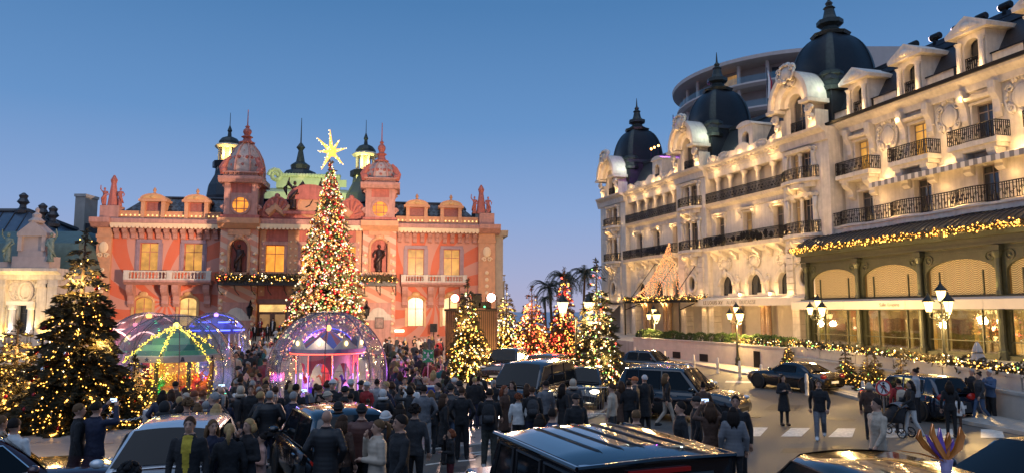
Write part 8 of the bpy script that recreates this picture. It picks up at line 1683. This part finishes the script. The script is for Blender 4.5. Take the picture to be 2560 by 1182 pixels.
def quilt(c):
    k = 'quilt_' + c.replace(' ', '_')
    if k not in M_:
        m = MT(k, PAL[c], .55, var=.15, vs=9); nt = m.node_tree; tc = N(nt, 'TexCoord'); wv = N(nt, 'TexWave', bands_direction='Z'); wv.inputs['Scale'].default_value = 4.5; wv.inputs['Distortion'].default_value = 1.2; nt.links.new(tc.outputs['Object'], wv.inputs[0])
        bp = N(nt, 'Bump'); bp.inputs['Strength'].default_value = .14; bp.inputs['Distance'].default_value = .01; nt.links.new(wv.outputs[1], bp.inputs['Height']); nt.links.new(bp.outputs[0], base_of(m).inputs['Normal'])
    return M_[k]
def hairm(c): return MT('hair_' + c.replace(' ', '_'), HPAL[c], .75, var=.3, vs=30, spec=.2)
HN = {'long': 'long {} hair', 'short': 'short {} hair', 'bob': '{} bobbed hair', 'pony': '{} ponytail', 'bun': '{} hair in a bun', 'beanie': '{} beanie', 'cap': '{} cap', 'hood': '{} hood up', 'curly': 'curly {} hair', 'bald': 'shaved head'}
PLACED = []
def person(p, h, face, pose='stand', dress='jacket', sex='m', top='black', legs='black', shoes='black', hair=('short', 'dark'), inner=None, skin=0, near=True, where='', group='people in the square', lean=0.):
    me = body_mesh(pose, dress, sex, near); o = bpy.data.objects.new('person', me); COL.objects.link(o); k = h/1.755; bw = random.uniform(.97, 1.06)
    o.location = p; o.rotation_euler = (0, 0, R(face)); o.scale = (k*bw, k*bw, k)
    ms = [MT('skin_%d' % skin, SKIN[skin], .55, var=.1, vs=30), (quilt if dress == 'puffer' else cloth)(top), cloth(legs), MT('shoe_' + shoes, PAL[shoes], .6, var=.1), cloth(inner or top), MT('eye_dark', (.02, .014, .012), .3, var=0)]
    for i, m in enumerate(ms): o.material_slots[i].link = 'OBJECT'; o.material_slots[i].material = m
    if hair[0] != 'bald':
        hm = hair_mesh(hair[0]); q = bpy.data.objects.new('hat' if hair[0] in ('beanie', 'cap') else 'hair', hm); COL.objects.link(q); q.parent = o; q.material_slots[0].link = 'OBJECT'; q.material_slots[0].material = hairm(hair[1]) if hair[0] not in ('beanie', 'cap', 'hood') else MT('hat_' + hair[1], HPAL[hair[1]], .85, var=.2, vs=12)
    dn = {'jacket': 'jacket', 'puffer': 'padded jacket', 'coat': 'long coat', 'shirt': 'top'}[dress]
    hn = HN[hair[0]].format(hair[1]); lb_ = 'person in %s %s, %s trousers, %s, %s' % (top, dn, legs, hn, where)
    if len(lb_.split()) > 16: lb_ = 'person in %s %s, %s, %s' % (top, dn, hn, where)
    o['label'] = lb_; o['category'] = 'person'; o['group'] = group; PLACED.append((p[0], p[1], .34)); return o
def ph(px, py, h, face, **k): return person(under_head(px, py, h), h, face, **k)
# ---- the people one can pick out
SP = [
 (475, 1041, 1.82, 8, dict(top='black', inner='yellow', hair=('short', 'brown'), where='facing the street by the white car')),
 (533, 1048, 1.70, 40, dict(sex='f', dress='coat', top='navy', hair=('long', 'light brown'), where='beside the white car')),
 (574, 1058, 1.66, 200, dict(sex='f', dress='coat', top='black', hair=('pony', 'blond'), where='beside the white car')),
 (622, 1046, 1.70, -28, dict(sex='f', dress='coat', top='black', pose='mouth', hair=('bob', 'blond'), where='hand at the mouth')),
 (655, 1083, 1.34, -60, dict(sex='f', dress='coat', top='pink beige', legs='charcoal', pose='mouth', hair=('bun', 'dark'), where='a small girl')),
 (243, 1003, 1.84, 165, dict(top='navy', legs='beige', pose='raise', hair=('short', 'dark'), where='lifting a phone to the large fir')),
 (200, 1008, 1.80, 120, dict(top='black', legs='pale grey', hair=('short', 'light brown'), shoes='white', where='in front of the large fir')),
 (818, 1024, 1.82, 178, dict(dress='puffer', top='black', legs='white', pose='pocket', hair=('bald', 'grey'), skin=1, where='behind the compact off roader')),
 (846, 1006, 1.78, 190, dict(top='charcoal', hair=('beanie', 'black'), where='behind the compact off roader')),
 (858, 1036, 1.66, 150, dict(sex='f', top='brown', hair=('long', 'brown'), where='beside the compact off roader')),
 (905, 1012, 1.78, 185, dict(dress='puffer', top='rust brown', hair=('beanie', 'black'), where='beside the compact off roader')),
 (945, 1049, 1.70, -62, dict(sex='f', dress='puffer', top='beige', legs='denim blue', pose='mouth', hair=('pony', 'light brown'), shoes='white', where='drinking as she walks')),
 (1000, 1036, 1.86, -55, dict(top='black', pose='walk', hair=('short', 'dark'), skin=1, where='bearded, walking along the street')),
 (965, 1030, 1.70, 170, dict(top='black', hair=('beanie', 'white'), where='in a patterned hat')),
 (1000, 1008, 1.72, 190, dict(sex='f', top='black', hair=('long', 'dark'), where='near the blue sign')), (1038, 1012, 1.74, 170, dict(sex='f', top='charcoal', hair=('curly', 'dark'), where='near the blue sign')),
 (1060, 962, 1.80, 195, dict(top='grey', legs='pale grey', pose='pocket', shoes='white', hair=('short', 'dark'), where='in front of the blue sign')),
 (1111, 983, 1.66, 110, dict(sex='f', dress='coat', top='black', hair=('long', 'brown'), where='on the paving')),
 (1155, 966, 1.78, 180, dict(top='black', legs='black', pose='pocket', hair=('short', 'brown'), where='back turned on the bright paving')),
 (1128, 960, 1.76, 150, dict(dress='puffer', top='charcoal', legs='denim blue', hair=('beanie', 'black'), where='on the paving')),
 (1224, 970, 1.82, 178, dict(top='black', legs='camouflage', shoes='white', pose='phone', hair=('short', 'dark'), where='at the kerb with a backpack')),
 (1127, 1072, 1.22, -70, dict(sex='f', top='black', legs='wine red', pose='mouth', hair=('bob', 'red'), where='a small child at the kerb')),
 (1262, 962, 1.70, 60, dict(sex='f', dress='coat', top='brown', hair=('long', 'red'), where='near the grey van')), (1280, 952, 1.72, -30, dict(sex='f', top='charcoal', hair=('long', 'dark'), where='near the grey van')),
 (1296, 984, 1.52, 175, dict(top='white', hair=('curly', 'red'), where='seen from behind')), (1318, 958, 1.66, 175, dict(sex='f', top='charcoal', hair=('long', 'brown'), where='near the crossing sign')),
 (1330, 965, 1.72, 185, dict(top='black', legs='navy', hair=('short', 'brown'), where='near the crossing sign')), (1364, 950, 1.80, 215, dict(top='grey', legs='charcoal', inner='red', hair=('short', 'dark'), where='by the crossing sign')),
 (1408, 957, 1.74, 120, dict(sex='f', dress='coat', top='black', hair=('long', 'dark'), where='before the headlight')), (1432, 947, 1.78, 185, dict(dress='puffer', top='charcoal', hair=('hood', 'beige'), where='under the twin lantern lamp')),
 (1440, 984, 1.76, 20, dict(top='black', hair=('cap', 'black'), where='laughing by the barrier')), (1381, 1020, 1.72, 175, dict(top='blue', hair=('short', 'dark'), where='behind the box shaped off roader')), (1350, 1033, 1.62, 170, dict(sex='f', top='charcoal', hair=('long', 'dark'), where='behind the box shaped off roader')),
 (1530, 958, 1.76, -120, dict(dress='shirt', top='beige', legs='charcoal', hair=('short', 'brown'), where='leaning at the barrier')), (1551, 951, 1.70, -150, dict(sex='f', dress='coat', top='brown', hair=('long', 'brown'), where='at the barrier')),
 (1586, 941, 1.80, -100, dict(dress='puffer', top='charcoal', inner='white', hair=('cap', 'orange'), where='at the barrier')), (1611, 936, 1.82, -160, dict(dress='coat', top='black', hair=('short', 'white'), where='at the barrier')),
 (1665, 932, 1.80, 100, dict(sex='f', top='black', legs='beige', pose='walk', hair=('long', 'light brown'), where='walking past the walking man sign')), (1757, 955, 1.70, 160, dict(sex='f', top='brown', pose='phone', hair=('bun', 'dark'), where='in front of the black off roader')),
 (1572, 950, 1.72, 170, dict(top='black', hair=('short', 'dark'), where='at the barrier')), (1590, 1024, 1.70, 178, dict(top='charcoal', hair=('short', 'light brown'), where='behind the box shaped off roader')),
 (1700, 1003, 1.80, -85, dict(top='black', hair=('short', 'dark'), where='in profile behind the box shaped off roader')), (1740, 990, 1.74, -100, dict(top='black', hair=('cap', 'black'), where='behind the box shaped off roader')), (1775, 1004, 1.70, 180, dict(sex='f', top='brown', hair=('long', 'brown'), where='holding up a phone', pose='raise')),
 (1838, 988, 1.84, -20, dict(top='black', hair=('short', 'dark'), where='moustached, facing the square', skin=1)), (1832, 1016, 1.66, 170, dict(sex='f', dress='puffer', top='grey', hair=('long', 'dark'), where='by the crossing')),
 (1957, 936, 1.70, 10, dict(sex='f', dress='coat', top='black', pose='cross', hair=('long', 'dark'), where='standing alone on the road')), (2046, 950, 1.74, -25, dict(top='black', legs='grey', shoes='white', pose='walk', hair=('short', 'brown'), where='striding over the crossing')),
 (2190, 994, 1.84, -80, dict(top='beige', legs='charcoal', pose='walk', hair=('short', 'dark'), where='in front of the pushchair')),
 (2172, 955, 1.68, 150, dict(sex='f', top='brown', hair=('bob', 'beige'), where='by the no pedestrians sign')), (2246, 946, 1.70, 170, dict(sex='f', top='red', legs='black', hair=('short', 'dark'), where='behind the pushchair')),
 (2274, 950, 1.70, -95, dict(sex='f', top='black', legs='white', shoes='white', pose='push', hair=('long', 'dark'), where='pushing the pushchair')), (2287, 920, 1.88, -130, dict(top='pale grey', legs='black', hair=('bun', 'dark'), where='beside the pushchair')),
 (2372, 952, 1.68, 165, dict(sex='f', top='black', hair=('long', 'dark'), where='holding a child by the barrier')), (2391, 987, 1.16, 140, dict(sex='f', dress='puffer', top='white', legs='brown', hair=('bob', 'dark'), where='a small child at the barrier')),
 (2428, 921, 1.82, -60, dict(dress='shirt', top='black', legs='denim blue', pose='walk', hair=('short', 'grey'), where='by the barrier')), (2445, 930, 1.74, -80, dict(sex='f', top='charcoal', legs='blue', pose='walk', hair=('bun', 'dark'), where='by the barrier')),
 (2472, 922, 1.84, -75, dict(top='blue', legs='black', pose='phone', hair=('short', 'white'), where='reading a phone')), (2554, 928, 1.72, 185, dict(sex='f', top='red', hair=('long', 'brown'), where='by the low wall')),
 (414, 1003, 1.74, 178, dict(dress='puffer', top='white', inner='white', hair=('hood', 'black'), where='in front of the green carousel')), (458, 1002, 1.66, 140, dict(sex='f', top='grey', pose='phone', hair=('long', 'dark'), where='in front of the green carousel')),
 (487, 977, 1.78, 150, dict(top='black', hair=('cap', 'red'), where='before the green carousel')), (508, 976, 1.70, 150, dict(sex='f', top='wine red', hair=('short', 'red'), where='before the green carousel')), (440, 952, 1.75, 175, dict(top='brown', hair=('short', 'dark'), where='before the green carousel')),
 (543, 1008, 1.70, 170, dict(sex='f', top='black', hair=('long', 'blond'), where='before the green carousel')), (600, 957, 1.72, -20, dict(top='white', inner='white', hair=('short', 'dark'), where='walking from the globes', pose='walk')), (628, 962, 1.80, 10, dict(top='black', hair=('short', 'brown'), where='between the globes')), (553, 965, 1.80, 200, dict(top='charcoal', pose='raise', hair=('bald', 'grey'), where='filming the globe')),
 (645, 960, 1.74, 150, dict(sex='f', top='navy', hair=('long', 'red'), where='between the globes')), (735, 978, 1.80, 160, dict(top='navy', pose='raise', hair=('short', 'grey'), where='filming the red carousel')), (800, 962, 1.72, 120, dict(sex='f', top='black', hair=('pony', 'brown'), where='in front of the red carousel')), (803, 985, 1.6, -60, dict(sex='f', top='black', hair=('bun', 'dark'), where='in front of the red carousel')),
 (878, 948, 1.8, 160, dict(top='black', hair=('beanie', 'white'), where='beside the red carousel')), (902, 952, 1.72, -20, dict(sex='f', top='black', hair=('beanie', 'black'), where='beside the red carousel')), (917, 955, 1.70, -30, dict(sex='f', dress='coat', top='red', hair=('beanie', 'white'), where='beside the red carousel')), (943, 946, 1.78, 185, dict(top='pale grey', hair=('short', 'dark'), where='beside the red carousel')),
 (1012, 942, 1.78, 15, dict(top='brown', inner='white', hair=('short', 'brown'), where='in the open jacket')), (1030, 955, 1.70, 175, dict(dress='puffer', top='white', legs='charcoal', hair=('bob', 'brown'), sex='f', where='by the assembly sign')),
 (38, 1045, 1.74, 178, dict(dress='shirt', top='white', hair=('short', 'dark'), where='in front of the short wide fir')), (4, 1038, 1.74, 150, dict(dress='shirt', top='beige', hair=('short', 'light brown'), where='in front of the short wide fir')), (328, 1160, 1.75, 175, dict(top='black', hair=('curly', 'black'), where='close by the white car')),
 (1120, 925, 1.76, 178, dict(top='olive', hair=('short', 'brown'), where='by the slim fir')), (1182, 935, 1.70, 160, dict(sex='f', top='charcoal', hair=('long', 'dark'), where='by the low round fir')), (1200, 928, 1.76, 170, dict(top='black', legs='charcoal', hair=('short', 'light brown'), where='with a beige backpack by the firs')),
]
FOLK = [ph(px, py, h, f, **k) for px, py, h, f, k in SP]
# ---- the crowd
OBST = [(c0.x, c0.y, 2.75), (c1.x, c1.y, 2.8), (b1.x, b1.y, 2.3), (-3.75, 14.9, 2.3), (-5.5, 12.5, 2.4), (1.15, 27.6, 2.6), (at_ground(372, 41).x, 41, 2.7), (at_ground(540, 52).x, 52, 2.7), (bb.x, bb.y, 3.6), (gnd(1168, 952).x, gnd(1168, 952).y, 1.5), (gnd(1213, 948).x, gnd(1213, 948).y, 1.0), (3.0, 30.6, 2.4), ((a+b_)/2 if False else at_y(1176, 860, YT).x, YT+1, 2.2)]
rd = random.Random(21)
def free(p, m=.42): return all((p.x-x)**2 + (p.y-y)**2 > (r + .12)**2 for x, y, r in OBST) and all((p.x-x)**2 + (p.y-y)**2 > m*m for x, y, r in PLACED)
tops = ['black']*9 + ['charcoal']*4 + ['navy']*3 + ['grey', 'brown', 'beige', 'white', 'red', 'pale grey', 'olive', 'wine red', 'pink beige', 'teal']
ZONES = [((962, 1108), (834, 905), 54, 'by the casino wall'), ((962, 1108), (900, 985), 14, 'near the assembly sign'), ((588, 690), (838, 905), 40, 'before the casino steps'), ((588, 690), (905, 990), 22, 'between two globes'), ((380, 720), (968, 1010), 16, 'by the green carousel'), ((700, 1010), (948, 1000), 12, 'by the red carousel'), ((1085, 1240), (918, 960), 8, 'below the slim fir'), ((250, 420), (905, 985), 0, '')]
for (xa, xb), (ya, yb), n, wh in ZONES:
    k = tries = 0
    while k < n and tries < n*60:
        tries += 1; py = rd.uniform(ya, yb); px = rd.uniform(xa, xb); sex = rd.choice('mf'); h = rd.gauss(1.76 if sex == 'm' else 1.65, .06)
        if rd.random() < .05: h *= .72
        p = under_head(px, py, h)
        if p.y > 68 or not free(p): continue
        hk = rd.choice(['short']*4 + ['beanie', 'cap', 'bald', 'curly'] if sex == 'm' else ['long']*4 + ['bob', 'pony', 'bun', 'beanie', 'hood']); hc = rd.choice(['dark', 'dark', 'brown', 'brown', 'light brown', 'blond', 'grey'] if hk not in ('beanie', 'cap', 'hood') else ['black', 'grey', 'white', 'beige'])
        person(p, h, rd.gauss(180, 45) if rd.random() < .8 else rd.uniform(0, 360), pose=rd.choice(['stand', 'stand', 'pocket', 'pocket', 'phone', 'raise', 'cross']), dress=rd.choice(['jacket', 'puffer', 'coat', 'jacket']), sex=sex, top=rd.choice(tops if p.y > 26 else tops[:18]), legs=rd.choice(['black', 'black', 'navy', 'charcoal', 'denim blue', 'grey']), hair=(hk, hc), skin=rd.choice([0, 0, 1, 2, 2, 3]), near=p.y < 24, where=wh, group='crowd watching the lit square'); k += 1
# singers on the casino steps
for i in range(13):
    x = ca - .2 + i*.42 + rd.uniform(-.1, .1); st_ = i % 3; o = PL + ex*x - ey*(3.0 - .5*st_ + .0) + Vector((0, 0, .45*(st_+1)))
    person(o, rd.uniform(1.62, 1.82), 8 + rd.gauss(0, 12), pose=rd.choice(['stand', 'phone', 'cross']), dress=rd.choice(['coat', 'jacket']), sex=rd.choice('mf'), top=rd.choice(['black', 'white', 'black', 'red']), inner='white', hair=rd.choice([('long', 'brown'), ('short', 'dark'), ('bob', 'blond')]), near=False, where='on the casino steps', group='singers on the casino steps')
# ---- things they carry
def backpack(label, px, py, h, col, who_face):
    p = under_head(px, py, h); k = h/1.755; t = thing('backpack', label, 'backpack', p + Vector((0, 0, 0)), R(who_face)); s = MB(); s.loft([(0, .20, 1.0*k, .15, .07), (0, .22, 1.08*k, .165, .095), (0, .22, 1.28*k, .16, .09), (0, .20, 1.40*k, .12, .06), (0, .19, 1.43*k, .05, .03)], 12); s.build('bag', cloth(col), t, True); s = MB(); s.loft([(0, .30, 1.04*k, .11, .04), (0, .315, 1.1*k, .12, .05), (0, .30, 1.2*k, .11, .04)], 10); s.build('pocket', cloth('charcoal'), t, True)
    s = MB(); [s.tube([(sg*.1, .16, 1.05*k), (sg*.16, .0, 1.1*k), (sg*.14, -.15, 1.3*k), (sg*.12, -.02, 1.47*k), (sg*.09, .16, 1.4*k)], .018, 5) for sg in (-1, 1)]; s.build('strap', cloth('black'), t)
backpack('black backpack on the person in camouflage trousers', 1224, 970, 1.82, 'black', 178); backpack('dark backpack on the person near the crossing sign', 1330, 965, 1.72, 'charcoal', 185); backpack('beige backpack on the person by the firs', 1200, 928, 1.76, 'beige', 170); backpack('beige rucksack on the person in the red jacket', 2246, 946, 1.70, 'beige', 170)
scr = glow('phone_screen', (.45, .65, 1), 2.2)
for px, py, h, f, lab in ((243, 1003, 1.84, 165, 'phone held up towards the large fir'), (1775, 1004, 1.70, 180, 'glowing phone held up behind the box shaped off roader'), (735, 978, 1.80, 160, 'phone filming the red carousel'), (553, 965, 1.80, 200, 'phone filming the green carousel')):
    p = under_head(px, py, h); k = h/1.755; t = thing('mobile_phone', lab, 'phone', p + Vector((0, 0, 1.70*k)), R(f)); s = MB(); s.box(-.08, .08, -.385, -.377, -.0, .08); smooth_bevel(s.build('case', iron, t), .004); s = MB(); s.box(-.074, .074, -.377, -.3755, .006, .074); s.build('screen', scr, t)
# pushchair
pp = gnd(2243, 1090); t = thing('pushchair', 'grey pushchair with a dark hood and two spoked wheels', 'pushchair', pp, R(-95)); t.rotation_euler = (0, 0, R(-150))
s = MB(); s.loft([(.0, -.1, .42, .20, .30), (0, -.08, .6, .23, .34), (0, 0, .78, .23, .28), (0, .08, .95, .2, .18)], 12); s.build('seat', cloth('charcoal'), t, True); s = MB(); s.grid([[(.25*math.cos(a)*r, .08 + .30*math.sin(q)*1.0, .70 + .36*math.cos(q)*(1-.12*math.cos(a)**2)) for a, r in [(PI*i/8, 1) for i in range(9)]] for q in [-1.1 + 2.0*j/6 for j in range(7)]]); s.build('hood', cloth('grey'), t, True)
s = MB()
for sg in (-1, 1): s.tube([(sg*.24, .42, 1.04), (sg*.24, .25, .85), (sg*.24, -.05, .4), (sg*.24, -.42, .14)], .014, 6); s.tube([(sg*.24, -.05, .45), (sg*.24, .3, .14)], .014, 6)
s.tube([(-.24, .42, 1.04), (.24, .42, 1.04)], .016, 6); s.build('frame', iron, t)
for x in (-.24, .24):
    for y, r in ((-.42, .11), (.3, .14)):
        s = MB(); s.tube([(x, y + r*math.cos(q), r+.02 + r*math.sin(q)) for q in [2*PI*i/18 for i in range(19)]], .02, 5); [s.tube([(x, y, r+.02), (x, y + r*math.cos(q), r+.02 + r*math.sin(q))], .006, 3) for q in [i*PI/4 for i in range(8)]]; s.build('wheel', tyre_m, t)
